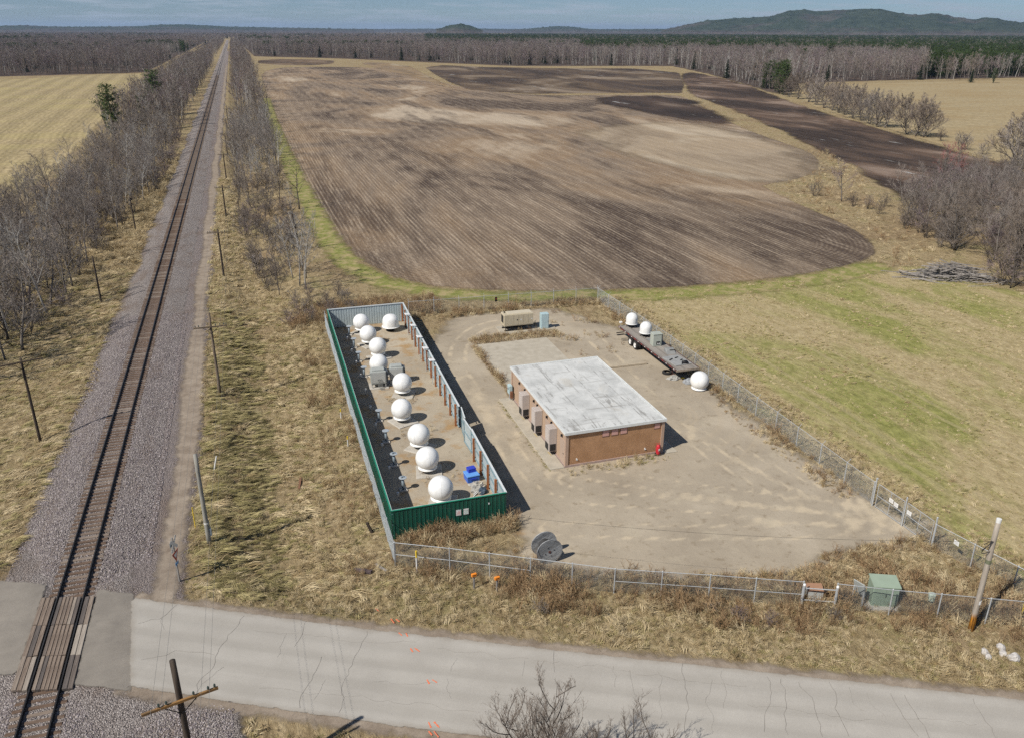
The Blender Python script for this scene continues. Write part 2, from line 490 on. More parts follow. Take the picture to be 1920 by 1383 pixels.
def m_yard():
    t = NT('yard_gravel')
    x = t.xyz()
    a = t.noise(0.16, detail=6, rough=0.62, seed=1.0)
    fine = t.noise(14, detail=4, rough=0.75)
    mid = t.noise(1.3, detail=6, rough=0.66, seed=6.0)
    # curved wheel marks sweeping from the building front round to the gate
    n = t.n.new('ShaderNodeVectorMath'); n.operation = 'DISTANCE'
    t.l.new(t.pos, n.inputs[0]); n.inputs[1].default_value = (34.0, 62.0, 0)
    rad = t.math('ADD', n.outputs['Value'], t.math('MULTIPLY', t.noise(0.07, seed=3.0, detail=2), 4.0))
    arc = t.noise(1.0, detail=5, rough=0.7, vec=None)
    cx = t.n.new('ShaderNodeCombineXYZ'); t.l.new(rad, cx.inputs[0])
    trk = t.noise(1.5, detail=4, rough=0.65, vec=cx.outputs[0], seed=4.0)
    m = t.step(t.noise(0.06, seed=12.0, detail=2), 0.42, 0.6)
    c = t.ramp(a, [(0.3, (0.30, 0.255, 0.195)), (0.55, (0.38, 0.328, 0.252)), (0.75, (0.465, 0.405, 0.315))])
    c = t.mix(t.math('MULTIPLY', t.math('MULTIPLY', t.step(trk, 0.46, 0.68), m), 0.3), c, (0.47, 0.385, 0.265))
    c = t.mix(t.math('MULTIPLY', t.step(mid, 0.55, 0.72), 0.55), c, (0.2, 0.155, 0.1))
    rt_ = t.math('ADD', t.attr('rut'), t.math('MULTIPLY', t.math('SUBTRACT', t.noise(0.8, seed=2.0), 0.5), 0.5))
    c = t.mix(t.math('MULTIPLY', t.math('MULTIPLY', t.step(rt_, 0.34, 0.05), t.step(t.noise(0.3, seed=17.0), 0.34, 0.55)), 0.85), c, (0.52, 0.44, 0.32))
    grit = t.step(t.noise(3.3, detail=6, rough=0.75, seed=27.0), 0.58, 0.72)
    c = t.mix(t.math('MULTIPLY', grit, 0.6), c, (0.21, 0.168, 0.118))
    ora = t.math('MULTIPLY', t.step(x[0], 16.4, 15.4), t.step(t.noise(0.45, seed=15.0, detail=5), 0.48, 0.68))
    c = t.mix(t.math('MULTIPLY', ora, 0.75), c, (0.34, 0.205, 0.082))
    pale = t.step(t.noise(0.35, seed=21.0, detail=5), 0.56, 0.72)
    c = t.mix(t.math('MULTIPLY', pale, 0.35), c, (0.50, 0.44, 0.33))
    c = t.mix(0.5, c, t.ramp(fine, [(0.25, 0.65), (0.75, 1.25)]), 'MULTIPLY')
    return t.done(c, 0.92, t.math('ADD', t.math('MULTIPLY', fine, 0.3), mid), 0.6, 0.06, 0.1, alpha_edge=t.ragged(2.4, 1.1, 0.45))
def m_ballast(name, c1, c2, c3, alpha=True):
    t = NT(name)
    cell = t.vor(15, out='Color')
    d = t.vor(15, out='Distance')
    br = t.noise(0.5, (1, 0.3, 1), 5, 0.65)
    sp = t.n.new('ShaderNodeSeparateColor'); t.l.new(cell, sp.inputs[0])
    c = t.ramp(sp.outputs[0], [(0.0, c1), (0.55, c2), (1.0, c3)])
    c = t.mix(t.math('MULTIPLY', t.step(br, 0.46, 0.68), 0.55), c, (0.25, 0.185, 0.145))
    c = t.mix(0.8, c, t.ramp(d, [(0.0, 1.25), (0.75, 0.4)]), 'MULTIPLY')
    inv = t.math('SUBTRACT', 1.0, d)
    return t.done(c, 0.85, inv, 1.0, 0.09, 0.2, alpha_edge=t.ragged(0.9, 0.35, 1.2) if alpha else None)
def m_road():
    t = NT('road_surface')
    a = t.noise(0.35, (1, 1, 1), 6, 0.6)
    ax = (0.9, -0.44)
    x = t.xyz()
    al = t.math('ADD', t.math('MULTIPLY', x[0], 0.44), t.math('MULTIPLY', x[1], 0.898))    # across the road
    cx = t.n.new('ShaderNodeCombineXYZ'); t.l.new(al, cx.inputs[0])
    band = t.noise(0.8, detail=3, vec=cx.outputs[0])
    f = t.noise(26, detail=3, rough=0.8)
    c = t.ramp(a, [(0.3, (0.365, 0.344, 0.308)), (0.7, (0.435, 0.413, 0.372))])
    c = t.mix(t.math('MULTIPLY', t.step(band, 0.45, 0.65), 0.3), c, (0.32, 0.305, 0.275))
    st = t.noise(0.09, detail=6, rough=0.7, seed=5.0)
    c = t.mix(t.math('MULTIPLY', t.step(st, 0.55, 0.75), 0.3), c, (0.29, 0.262, 0.225))
    wp = None
    for s0 in (-2.45, -0.95, 0.75, 2.3):                                   # worn wheel paths
        d = t.math('ABSOLUTE', t.math('SUBTRACT', al, 37.95 * 0.898 + s0))
        d = t.math('ADD', d, t.math('MULTIPLY', t.math('SUBTRACT', t.noise(0.5, seed=s0 + 9), 0.5), 0.5))
        q_ = t.step(d, 0.55, 0.1); wp = q_ if wp is None else t.math('MAXIMUM', wp, q_)
    c = t.mix(t.math('MULTIPLY', wp, 0.28), c, (0.30, 0.28, 0.245))
    ed = t.step(t.math('ADD', t.attr('edge'), t.math('MULTIPLY', t.noise(0.9, seed=4.0), 0.7)), 0.75, 0.25)
    c = t.mix(t.math('MULTIPLY', ed, 0.55), c, (0.27, 0.235, 0.19))
    sp = t.step(t.noise(1.7, detail=7, rough=0.75, seed=31.0), 0.64, 0.74)
    c = t.mix(t.math('MULTIPLY', sp, 0.4), c, (0.24, 0.225, 0.2))
    c = t.mix(0.5, c, t.ramp(f, [(0.3, 0.68), (0.7, 1.22)]), 'MULTIPLY')
    return t.done(c, 0.85, f, 0.35, 0.012, 0.2, alpha_edge=t.ragged(0.22, 0.05, 1.3))
def m_asphalt():
    t = NT('apron_asphalt')
    a = t.noise(0.5, (1, 1, 1), 6, 0.65)
    f = t.noise(22, detail=3, rough=0.8)
    st = t.noise(0.8, detail=6, rough=0.7, seed=5.0)
    c = t.ramp(a, [(0.3, (0.19, 0.172, 0.15)), (0.7, (0.275, 0.25, 0.215))])
    c = t.mix(t.math('MULTIPLY', t.step(st, 0.55, 0.8), 0.5), c, (0.12, 0.11, 0.11))
    c = t.mix(0.55, c, t.ramp(f, [(0.3, 0.6), (0.7, 1.3)]), 'MULTIPLY')
    return t.done(c, 0.85, f, 0.5, 0.015, 0.2, alpha_edge=t.ragged(0.25, 0.08, 1.1))
def m_dirt():
    t = NT('dirt_shoulder')
    a = t.noise(0.8, detail=6, rough=0.65)
    f = t.noise(12, detail=3, rough=0.8)
    c = t.ramp(a, [(0.3, (0.21, 0.168, 0.13)), (0.7, (0.35, 0.295, 0.235))])
    c = t.mix(0.5, c, t.ramp(f, [(0.3, 0.65), (0.7, 1.25)]), 'MULTIPLY')
    return t.done(c, 0.92, f, 0.6, 0.03, 0.1, alpha_edge=t.ragged(0.7, 0.3, 0.9))
def m_forest_floor():
    t = NT('forest_floor')
    a = t.noise(0.05, detail=8, rough=0.7)
    c = t.ramp(a, [(0.3, (0.045, 0.035, 0.03)), (0.7, (0.13, 0.10, 0.085))])
    return t.done(c, 0.95, a, 0.5, 0.5, 0.05, alpha_edge=t.ragged(5, 2, 0.08))

# ------------------------------------------------------------------ ground sheet to the horizon
gx = np.unique(np.concatenate([-grid_lines(46, 16000, lambda v: max(1.5, (v - 40) * 0.12)), np.arange(-46, 62, 0.8), grid_lines(62, 16000, lambda v: max(1.5, (v - 55) * 0.12)), np.array(KX[1:-1])]))
gy = np.unique(np.concatenate([-grid_lines(0, 2000, lambda v: 3 + v * 0.2), np.arange(0, 112, 0.9), grid_lines(112, 30000, lambda v: max(1.0, (v - 100) * 0.1))]))
X, Y = np.meshgrid(gx, gy)
bumps = np.array([mnoise.noise(Vector((x * 0.9, y * 0.6, 3.0))) if (abs(x) < 60 and y < 130) else 0.0 for x, y in zip(X.ravel(), Y.ravel())]).reshape(X.shape)
near_road = sstep(3.6, 6, np.abs(Y - road_yc(X)) * math.cos(TH))
in_corr = ((X > -6.3) & (X < 6.0)) | ((X > -30) & (X < -18))
bumps2 = np.array([mnoise.noise(Vector((x * 0.35, y * 0.9, 7.0))) if (abs(x) < 60 and y < 130) else 0.0 for x, y in zip(X.ravel(), Y.ravel())]).reshape(X.shape)
Z = hz(X, Y) + (bumps * 0.09 + bumps2 * 0.14) * near_road * in_corr
Z = np.where((X < -8.7) & (X > -18.1), np.minimum(Z, np.interp(X, [-18.2, -17.4, -15.5, -11.1, -9.4, -8.7], [-0.2, -0.06, 0.3, 0.3, 0.14, 0.1])), Z)   # the bed is hidden under the ballast
Z = np.where((X < -3.4) & (X > -18.1) & (road_side0(X, Y) < 0), np.minimum(Z, 0.2), Z)
nx, ny = len(gx), len(gy)
idx = np.arange(nx * ny).reshape(ny, nx)
q = np.stack([idx[:-1, :-1], idx[:-1, 1:], idx[1:, 1:], idx[1:, :-1]], -1).reshape(-1, 4)
ground = link('ground', np_mesh('ground', np.stack([X.ravel(), Y.ravel(), Z.ravel()], -1), q, m_grass(), True))
tag(ground, kind='structure')

MAIN = [(22.00, 849.4), (14.50, 481.8), (13.92, 355.9), (12.71, 253.57), (12.80, 183.35), (13.06, 143.96), (14.21, 131.15), (15.97, 122.77), (18.57, 114.34), (22.24, 109.56), (25.39, 106.71), (32.78, 103.14), (39.78, 101.00), (44.89, 99.97), (56.21, 98.12), (68.03, 97.84), (75.62, 98.44), (84.55, 100.34), (90.85, 102.69), (95.71, 106.46), (99.92, 112.81), (103.12, 121.18), (105.30, 130.00), (107.36, 142.86), (110.70, 156.21), (112.68, 165.46), (115.70, 166.79), (127.52, 171.09), (140.41, 181.91), (151.63, 196.34), (158.90, 211.13), (163.15, 226.44), (172.52, 265.39), (193.06, 322.5), (225.98, 405.6), (232.67, 436.1), (124.08, 448.5), (147.26, 785.3), (98.24, 857.0)]
DARK = [(389.2, 717.6), (340.6, 544.3), (263.56, 370.3), (213.31, 232.26), (189.39, 163.89), (179.55, 130.47), (149.71, 107.15), (151.86, 129.57), (136.98, 134.01), (134.01, 142.77), (141.02, 159.29), (153.81, 183.61), (174.79, 237.24), (206.36, 318.8), (227.82, 386.9), (240.00, 429.9)]
FARB = [(184.37, 892.8), (248.81, 785.2), (397.8, 738.8), (243.55, 437.6), (232.78, 449.3), (129.78, 463.5), (140.76, 608.5)]
FARC = [(129.60, 983.8), (171.00, 910.6), (135.22, 609.8), (125.11, 486.9), (126.89, 598.2), (126.27, 837.9)]
FARA = [(27.63, 1097.6), (114.56, 1060.1), (92.07, 885.0), (22.41, 914.4)]
PALE = [(127.82, 296.63), (169.80, 299.06), (167.91, 258.12), (156.60, 211.79), (147.76, 192.29), (137.30, 179.22), (123.64, 169.84), (114.16, 171.07), (110.91, 180.10), (108.47, 219.92), (108.73, 256.22)]
WET = [(181.38, 437.2), (230.64, 420.0), (194.16, 322.2), (172.57, 270.75), (173.99, 306.6), (165.28, 348.4)]
PASTURE = [(345.4, 480.6), (366.0, 498.9), (447.9, 497.0), (552.4, 505.3), (605.3, 425.3), (202.36, 95.95), (181.96, 132.35), (193.93, 168.04), (218.92, 238.60), (270.84, 375.2)]
STUBBLE = [(-342.4, 642.9), (-155.00, 675.8), (-113.29, 732.1), (-58.64, 762.3), (-51.53, 594.2), (-53.16, 391.0), (-48.99, 304.5), (-46.17, 226.42), (-49.05, 192.49), (-63.66, 112.01)]
MEADOW = [(43.4, 96.5), (56, 95.6), (76, 95), (92, 99), (98, 94), (96, 84), (112, 74), (130, 60), (120, 20), (60, 20), (43.2, 29), (43.4, 60)]
poly_sheet('forest_floor', m_forest_floor(), [(-459.4, 758.9), (-166.70, 729.2), (-63.47, 772.9), (-73.25, 1251.7), (-28.61, 3688.7), (11.73, 3691.2), (26.72, 1208.0), (126.57, 1098.1), (202.54, 951.4), (263.90, 832.8), (422.9, 797.0), (374.3, 639.5), (323.6, 503.7), (283.86, 401.7), (368.5, 510.7), (472.9, 525.2), (578.4, 529.4), (950.1, 490.7)] + [(9000, 8000), (0, 9000), (-6000, 7000)], 0.004, 12, 12, 0, grow=0.04)
poly_sheet('stubble_field', m_tan('stubble', (0.25, 0.195, 0.105), (0.46, 0.375, 0.22), (0.40, 0.335, 0.16), 3.0, 2.5, 0.7, R(3)), STUBBLE, 0.006, 2.0, 5, 1)
poly_sheet('pasture', m_tan('pasture_grass', (0.25, 0.195, 0.11), (0.45, 0.37, 0.225), (0.31, 0.225, 0.115), 7.0, 2.5, 0.25, R(20)), PASTURE, 0.006, 4.0, 5, 1)
poly_sheet('meadow', m_meadow(), MEADOW, 0.010, 1.0, 3, 1)
poly_sheet('plowed_field', m_soil('plowed_soil', (0.075, 0.053, 0.04), (0.205, 0.156, 0.113), (0.43, 0.355, 0.265), (0.24, 0.168, 0.105), 1.0, pale_w=0.72), MAIN, 0.012, 2.0, 3, 2)
poly_sheet('wet_field', m_soil('dark_wet_soil', (0.032, 0.023, 0.019), (0.065, 0.046, 0.036), (0.24, 0.18, 0.14), (0.12, 0.08, 0.056), 0.5, 5.0, 5.0, 0.02, wet_glint=0.9, pale_w=0.5, head=False, edge_scale=0.09, edge_w=1.6), DARK, 0.017, 3.0, 8, 1)
poly_sheet('far_field', m_soil('far_field_soil', (0.04, 0.03, 0.025), (0.075, 0.054, 0.042), (0.24, 0.19, 0.14), (0.12, 0.085, 0.055), 0.3, 4, 9.0, 0.012, 0.5, head=False), FARB, 0.024, 5, 8, 1, grow=0.02)
poly_sheet('far_pale_field', m_soil('far_pale_soil', (0.15, 0.11, 0.075), (0.24, 0.18, 0.12), (0.34, 0.28, 0.19), (0.26, 0.18, 0.10), 0.3, 4, 2.0, head=False), FARC, 0.029, 5, 8, 1, grow=0.02)
poly_sheet('far_brown_field', m_soil('far_brown_soil', (0.06, 0.042, 0.03), (0.12, 0.085, 0.06), (0.26, 0.2, 0.14), (0.16, 0.11, 0.07), 0.3, 4, 3.0, head=False), FARA, 0.034, 5, 8, 1, grow=0.02)
poly_sheet('pale_tilled_patch', m_soil('pale_tilled_soil', (0.24, 0.185, 0.128), (0.33, 0.265, 0.19), (0.45, 0.38, 0.285), (0.34, 0.265, 0.18), 0.7, 16.0, 4.0, head=False, edge_scale=0.05, edge_w=5.0), PALE, 0.020, 2.0, 16, 2)
poly_sheet('wet_patch', m_soil('wet_patch_soil', (0.03, 0.023, 0.02), (0.055, 0.04, 0.033), (0.17, 0.13, 0.10), (0.075, 0.052, 0.04), 0.5, 14.0, 2.0, wet_glint=0.9, pale_w=0.25, head=False, edge_scale=0.04, edge_w=4.0), WET, 0.022, 4.0, 14, 1)
BAND = [(13.52, 462.7), (11.67, 356.5), (11.04, 270.35), (11.06, 205.48), (11.52, 164.85), (11.94, 139.39), (13.21, 123.29), (16.20, 113.06), (20.90, 106.76), (26.56, 102.48), (33.26, 99.93), (42.11, 99.00)]
bb = np.array(BAND)
sheet('grass_strip', m_green(), lambda X, Y: 1.9 + 0.0 * X - seg_dist(X, Y, BAND, False), (bb[:, 0].min() - 5, bb[:, 1].min() - 5, bb[:, 0].max() + 5, bb[:, 1].max() + 5), 0.016, 0.8, 0.008, 3)
FORE = [(44.89, 96.38), (55.43, 95.19), (67.65, 94.63), (79.58, 96.35), (89.22, 98.92)]
sheet('grass_margin', m_green(), lambda X, Y: 2.4 - seg_dist(X, Y, FORE, False), (30, 85, 110, 110), 0.018, 0.8, 0.008, 3)
# farm tracks of dry grass between the fields
def yard_d(X, Y):
    a = sdf(X, Y, smooth_poly([(16.2, 46.4), (16.4, 95.3), (41.6, 94.0), (41.8, 43), (44.5, 41.8), (44.6, 37.6), (41, 37.4), (36, 38.2), (32, 36.6), (27, 37.3), (19.5, 40.4), (13.5, 44.3)], 1))
    b = sdf(X, Y, [(6.8, 48.9), (16.4, 48.9), (17.4, 95.2), (7.0, 95.2)])
    return np.maximum(a, b)
sheet('gravel_yard', m_yard(), yard_d, (4, 34, 48, 98), 0.014, 0.6, 0.0, 3.2)
ye = bpy.data.objects['gravel_yard'].data
vc = np.empty(len(ye.vertices) * 3, np.float32); ye.vertices.foreach_get('co', vc); vc = vc.reshape(-1, 3)
def curve(pts):
    for _ in range(3):
        q = [pts[0]]
        for a, b in zip(pts[:-1], pts[1:]): q += [(a[0] * .75 + b[0] * .25, a[1] * .75 + b[1] * .25), (a[0] * .25 + b[0] * .75, a[1] * .25 + b[1] * .75)]
        pts = q + [pts[-1]]
    return pts
PATHS = [[(45, 39.6), (37, 42), (28, 47.5), (20, 50.5), (18.2, 60), (18.4, 80), (24, 91), (33, 91)], [(45, 39.6), (38, 43), (34.5, 53), (34.5, 66), (36.5, 84)], [(45, 39.8), (37, 40.6), (27, 43.5), (18, 46.8)], [(45, 40.2), (36, 45), (27, 51), (19.4, 56), (18.9, 75)], [(45, 39.4), (39, 45), (36.5, 55), (33, 62)]]
mod_ = np.full(len(vc), 9.0)
for pth in PATHS:
    mod_ = np.minimum(mod_, np.abs(seg_dist(vc[:, 0], vc[:, 1], curve(pth), False) - 0.85))
ye.attributes.new('rut', 'FLOAT', 'POINT').data.foreach_set('value', mod_.astype(np.float32))

# ------------------------------------------------------------------ ballast, service track, road
BZX = [-18.2, -17.4, -15.5, -14.8, -11.8, -11.1, -9.4, -8.9]
BZZ = [-0.12, 0.02, 0.46, 0.52, 0.52, 0.46, 0.26, 0.16]
BT = MB_T = None
def road_side(X, Y): return (Y - road_yc(X)) * math.cos(TH)
bal_mat = m_ballast('ballast_stone', (0.19, 0.163, 0.152), (0.34, 0.298, 0.276), (0.58, 0.525, 0.49))
def bal_noise(X, Y):
    z = np.interp(X, BZX, BZZ)
    j = np.array([mnoise.noise(Vector((x * 1.3, y * 1.3, 9.0))) for x, y in zip(X.ravel(), Y.ravel())]).reshape(X.shape)
    z = z + j * 0.035 * (np.abs(X - RAIL_X) > 1.6)
    d = np.abs(road_side(X, Y))
    ramp = road_z(X) - 0.05 - 0.10 * np.clip(d - 3.4, 0, None)          # stone heaped up to the pavement edge
    return np.where(np.abs(X - RAIL_X) > 1.4, np.maximum(z, np.where(d < 7, ramp, -1)), z)
wobL = lambda Y: 0.45 * np.sin(Y * 0.13) + 0.3 * np.sin(Y * 0.41 + 1)
sheet('ballast_bed', bal_mat, lambda X, Y: np.minimum(np.minimum(X + 17.5 + wobL(Y), np.where(Y < 52, -8.2 - X, -9.3 - X)), road_side(X, Y) - 2.7), (-18.2, 36, -8.0, 3000), 0.0, 0.4, 0.012, 0.6, bal_noise)
sheet('ballast_bed', bal_mat, lambda X, Y: np.minimum(np.minimum(X + 17.6, -3.6 - X + 0.2 * np.sin(Y)), -2.6 - road_side(X, Y)), (-18.2, 8, -3.2, 47), 0.0, 0.4, 0.012, 0.6, lambda X, Y: np.where(X < -9.4, bal_noise(X, Y), np.maximum(np.interp(X, [-9.4, -6.5, -3.5], [0.26, 0.36, 0.33]), road_z(X) - 0.05 - 0.1 * np.clip(np.abs(road_side(X, Y)) - 3.4, 0, None))) + 0.02)
track_mat = m_ballast('service_track_gravel', (0.22, 0.185, 0.175), (0.33, 0.28, 0.26), (0.46, 0.40, 0.375))
sheet('service_track', track_mat, lambda X, Y: np.minimum(np.minimum(X + 9.9, -6.6 - X + 0.25 * np.sin(Y * 0.21)), road_side(X, Y) - 3.4), (-10.4, 42, -5.8, 1500), 0.03, 0.5, 0.012, 0.5)
sheet('dirt_path', m_dirt(), lambda X, Y: np.minimum(np.minimum(X + 8.3 + 0.2 * np.sin(Y * 0.17), -6.9 - X + 0.3 * np.sin(Y * 0.1)) + 0.1, road_side(X, Y) - 3.3), (-9.4, 42, -5.8, 900), 0.045, 0.4, 0.012, 0.7)
# road: light grey pavement east of the crossing, darker asphalt aprons beside the rails
def strip_z(X, Y): return np.interp(X, [-400, -40, -24, -16.2, -10.4, -4, 4, 14, 400], [0.05, 0.08, 0.35, 0.70, 0.70, 0.42, 0.16, 0.10, 0.10])
sheet('dirt_shoulder', m_dirt(), lambda X, Y: np.minimum(4.0 - np.abs(road_side(X, Y)), X + 9.6), (-11, -20, 110, 52), 0.035, 0.6, 0.0, 0.9)
sheet('road', m_road(), lambda X, Y: np.minimum(3.42 - np.abs(road_side(X, Y)), X + 9.35 + 0.09 * (Y - 42)), (-10.2, -20, 110, 48), 0.0, 0.35, 0.0, 0.25, strip_z)
sheet('asphalt_apron', m_asphalt(), lambda X, Y: np.minimum(np.minimum(3.75 - np.abs(road_side(X, Y)), X + 11.85), -9.25 - X - 0.09 * (Y - 42)), (-12.3, 36, -8.6, 49), -0.012, 0.3, 0.0, 0.3, strip_z)
sheet('asphalt_apron', m_asphalt(), lambda X, Y: np.minimum(3.75 - np.abs(road_side(X, Y)), -14.98 - X), (-60, 36, -14.5, 72), -0.012, 0.4, 0.0, 0.3, strip_z)

# cracks (thin dark sealed lines) and orange survey paint on the road
crack_mat = M('crack_tar', (0.27, 0.25, 0.225), (0.15, 0.14, 0.125), 3, 0.9)
paint_mat = M('orange_paint', (0.85, 0.20, 0.08), (0.6, 0.2, 0.12), 14, 0.7, lo=0.4, hi=0.6)
road_obj = bpy.data.objects['road']
def crack(pts, w=0.03, amp=0.10):
    m = MB(); path = []
    for a, b in zip(pts[:-1], pts[1:]):
        n = max(3, int(math.dist(a, b) / 0.35))
        for i in range(n):
            t = i / n; path.append((a[0] + (b[0] - a[0]) * t, a[1] + (b[1] - a[1]) * t))
    path.append(pts[-1])
    L = []; Rr = []
    for k, (x, y) in enumerate(path):
        a = path[max(k - 1, 0)]; b = path[min(k + 1, len(path) - 1)]
        dx, dy = b[0] - a[0], b[1] - a[1]; l = math.hypot(dx, dy) or 1
        j = (mnoise.noise(Vector((x * 0.6, y * 0.6, 2))) * 1.8 + mnoise.noise(Vector((x * 2.1, y * 2.1, 4)))) * amp * 1.3 + rnd.uniform(-amp, amp) * 0.22
        ww = w * rnd.uniform(0.35, 0.7)
        cx, cy = x - dy / l * j, y + dx / l * j
        zz = float(strip_z(cx, cy)) + 0.006
        L.append((cx - dy / l * ww, cy + dx / l * ww, zz)); Rr.append((cx + dy / l * ww, cy - dx / l * ww, zz))
    for k in range(len(path) - 1):
        m.face([L[k], Rr[k], Rr[k + 1], L[k + 1]])
    m.build('crack', crack_mat, road_obj)
for c in ([(3.76, 39.75), (2.29, 36.81), (1.36, 33.80)], [(0.41, 41.58), (-0.39, 39.43)], [(0.83, 38.28), (-0.10, 35.90), (-0.55, 34.67)], [(-3.21, 43.07), (-4.64, 40.08), (-5.94, 36.74)], [(-7.03, 45.09), (-8.03, 44.12), (-9.13, 43.87)],
          [(-8.67, 40.59), (-6.95, 40.76), (-4.79, 40.04)], [(13.66, 34.95), (13.10, 33.35)], [(20.29, 31.84), (19.35, 29.81), (18.02, 27.09)], [(27.22, 28.17), (26.29, 26.07), (25.79, 24.65)], [(33.84, 24.83), (33.08, 22.98), (32.77, 22.22)],
          [(24.90, 29.10), (23.76, 27.25), (22.92, 25.66)], [(25.82, 28.60), (25.14, 26.43), (24.45, 25.07)], [(29.93, 26.42), (29.28, 24.95), (29.09, 23.62)], [(30.62, 26.08), (29.94, 24.55), (29.56, 23.22)], [(24.24, 29.52), (23.47, 28.12), (21.93, 26.15)]):
    crack(c, 0.020, 0.13)
for c in ([(-2.57, 41.63), (-0.19, 40.50), (2.74, 39.15), (6.27, 37.91)], [(7.31, 36.93), (9.58, 35.95), (12.06, 34.72)], [(-2.42, 36.83), (-0.51, 36.03), (1.62, 34.88), (4.28, 33.73)], [(4.28, 33.73), (6.64, 32.69), (8.39, 31.68)], [(12.29, 34.47), (15.58, 33.00), (18.14, 31.51)],
          [(18.14, 31.51), (20.89, 29.94), (22.72, 29.16)], [(22.09, 28.16), (24.45, 26.84), (25.82, 26.03)], [(25.82, 26.03), (27.77, 25.16)], [(29.15, 24.80), (30.94, 24.16), (32.57, 23.36)], [(7.38, 34.58), (7.10, 33.65), (7.33, 33.17)], [(8.18, 35.98), (7.78, 35.01)],
          [(11.75, 34.73), (11.41, 33.53)], [(22.11, 30.61), (21.19, 29.23), (20.81, 28.17)], [(-4.35, 38.89), (-5.17, 37.89), (-5.69, 37.25)], [(-8.02, 43.97), (-7.65, 42.88)], [(0.94, 36.39), (0.24, 35.00)], [(16.47, 32.81), (15.94, 31.28)], [(28.56, 26.93), (28.32, 25.82), (28.48, 25.20)],
          [(17.19, 32.24), (16.71, 30.23), (16.02, 29.10)], [(18.67, 31.60), (17.94, 29.85), (17.21, 28.54)], [(21.09, 30.29), (20.14, 28.77), (19.44, 26.92)], [(27.99, 27.51), (27.63, 26.42), (27.92, 25.94)], [(-0.79, 40.73), (-1.48, 38.87)], [(3.44, 35.61), (5.07, 34.89), (6.69, 34.18)], [(9.62, 32.86), (10.91, 32.21), (12.12, 31.36)]):
    crack(c, 0.009, 0.16)
for px in ((5.91, 37.37), (6.21, 37.32), (6.29, 34.67), (6.64, 34.61), (5.54, 38.90), (5.89, 38.74), (5.30, 40.21), (5.61, 40.16), (5.73, 31.69), (6.07, 31.59), (5.64, 31.14), (5.91, 30.99), (4.61, 41.56)):
    m = MB(); a = R(rnd.uniform(95, 125)); l = rnd.uniform(0.32, 0.5)
    on = abs(float(road_side(px[0], px[1]))) < 3.35
    zz = (float(strip_z(*px)) + 0.012) if on else (hz1(*px) + 0.09)
    ca, sa = math.cos(a), math.sin(a)
    for k in range(4):
        u0, u1 = -l / 2 + l * k / 4, -l / 2 + l * (k + 1) / 4
        w0, w1 = rnd.uniform(0.02, 0.05), rnd.uniform(0.02, 0.05)
        m.face([(px[0] + ca * u0 - sa * w0, px[1] + sa * u0 + ca * w0, zz), (px[0] + ca * u0 + sa * w0, px[1] + sa * u0 - ca * w0, zz), (px[0] + ca * u1 + sa * w1, px[1] + sa * u1 - ca * w1, zz), (px[0] + ca * u1 - sa * w1, px[1] + sa * u1 + ca * w1, zz)])
    m.build('paint_mark', paint_mat, road_obj)

# ------------------------------------------------------------------ hills
def m_hill():
    t = NT('wooded_hill')
    a = t.noise(0.012, detail=8, rough=0.75)
    b = t.noise(0.0022, detail=5, rough=0.6, seed=4.0)
    z = t.xyz()[2]
    c = t.ramp(a, [(0.35, (0.018, 0.03, 0.018)), (0.6, (0.05, 0.065, 0.04)), (0.75, (0.10, 0.095, 0.075))])
    d = t.ramp(a, [(0.35, (0.05, 0.042, 0.04)), (0.7, (0.13, 0.11, 0.10))])
    low = t.step(t.math('ADD', z, t.math('MULTIPLY', b, 70.0)), 85, 45)
    c = t.mix(t.math('MAXIMUM', low, t.math('MULTIPLY', t.step(b, 0.52, 0.62), 0.6)), c, d)
    return t.done(c, 0.95, a, 0.9, 12.0, 0.05)
hill_mat = m_hill()
def ridge(name, crest, depth, n, front=0.5, rough=1.0, tree=7.0):
    cx = [c[0] for c in crest]; P = np.array(crest, float)
    s = np.concatenate([[0], np.cumsum(np.hypot(np.diff(P[:, 0]), np.diff(P[:, 1])))])
    u = np.linspace(0, s[-1], n)
    bx, by, bz = (np.interp(u, s, P[:, k]) for k in range(3))
    rows = 26; vs = []
    for r in range(rows):
        v = r / (rows - 1) * 2 - 1                       # -1 front foot, 0 crest, 1 back foot
        prof = (1 - abs(v)) ** (0.75 if v < 0 else 1.2)
        for k in range(n):
            ln = math.hypot(bx[k], by[k]); ox, oy = bx[k] / ln, by[k] / ln
            off = v * depth * (front if v < 0 else 1.0)
            x, y = bx[k] + ox * off, by[k] + oy * off
            nz = mnoise.fractal(Vector((x / 420, y / 420, 1.0)), 0.8, 2.1, 5)
            zz = bz[k] * prof * (1 + 0.16 * rough * nz * (1 if abs(v) > 0.06 else 0.25)) - 1.0
            tn = mnoise.noise(Vector((x / 17.0, y / 60.0, 5.0))) + mnoise.noise(Vector((x / 37.0, y / 37.0, 8.0)))
            vs.append((x, y, zz + max(0, tn) * tree * min(1, bz[k] / 30)))
    idx = np.arange(rows * n).reshape(rows, n)
    q = np.stack([idx[:-1, :-1], idx[:-1, 1:], idx[1:, 1:], idx[1:, :-1]], -1).reshape(-1, 4)
    return tag(link(name, np_mesh(name, vs, q, hill_mat, True)), kind='structure')
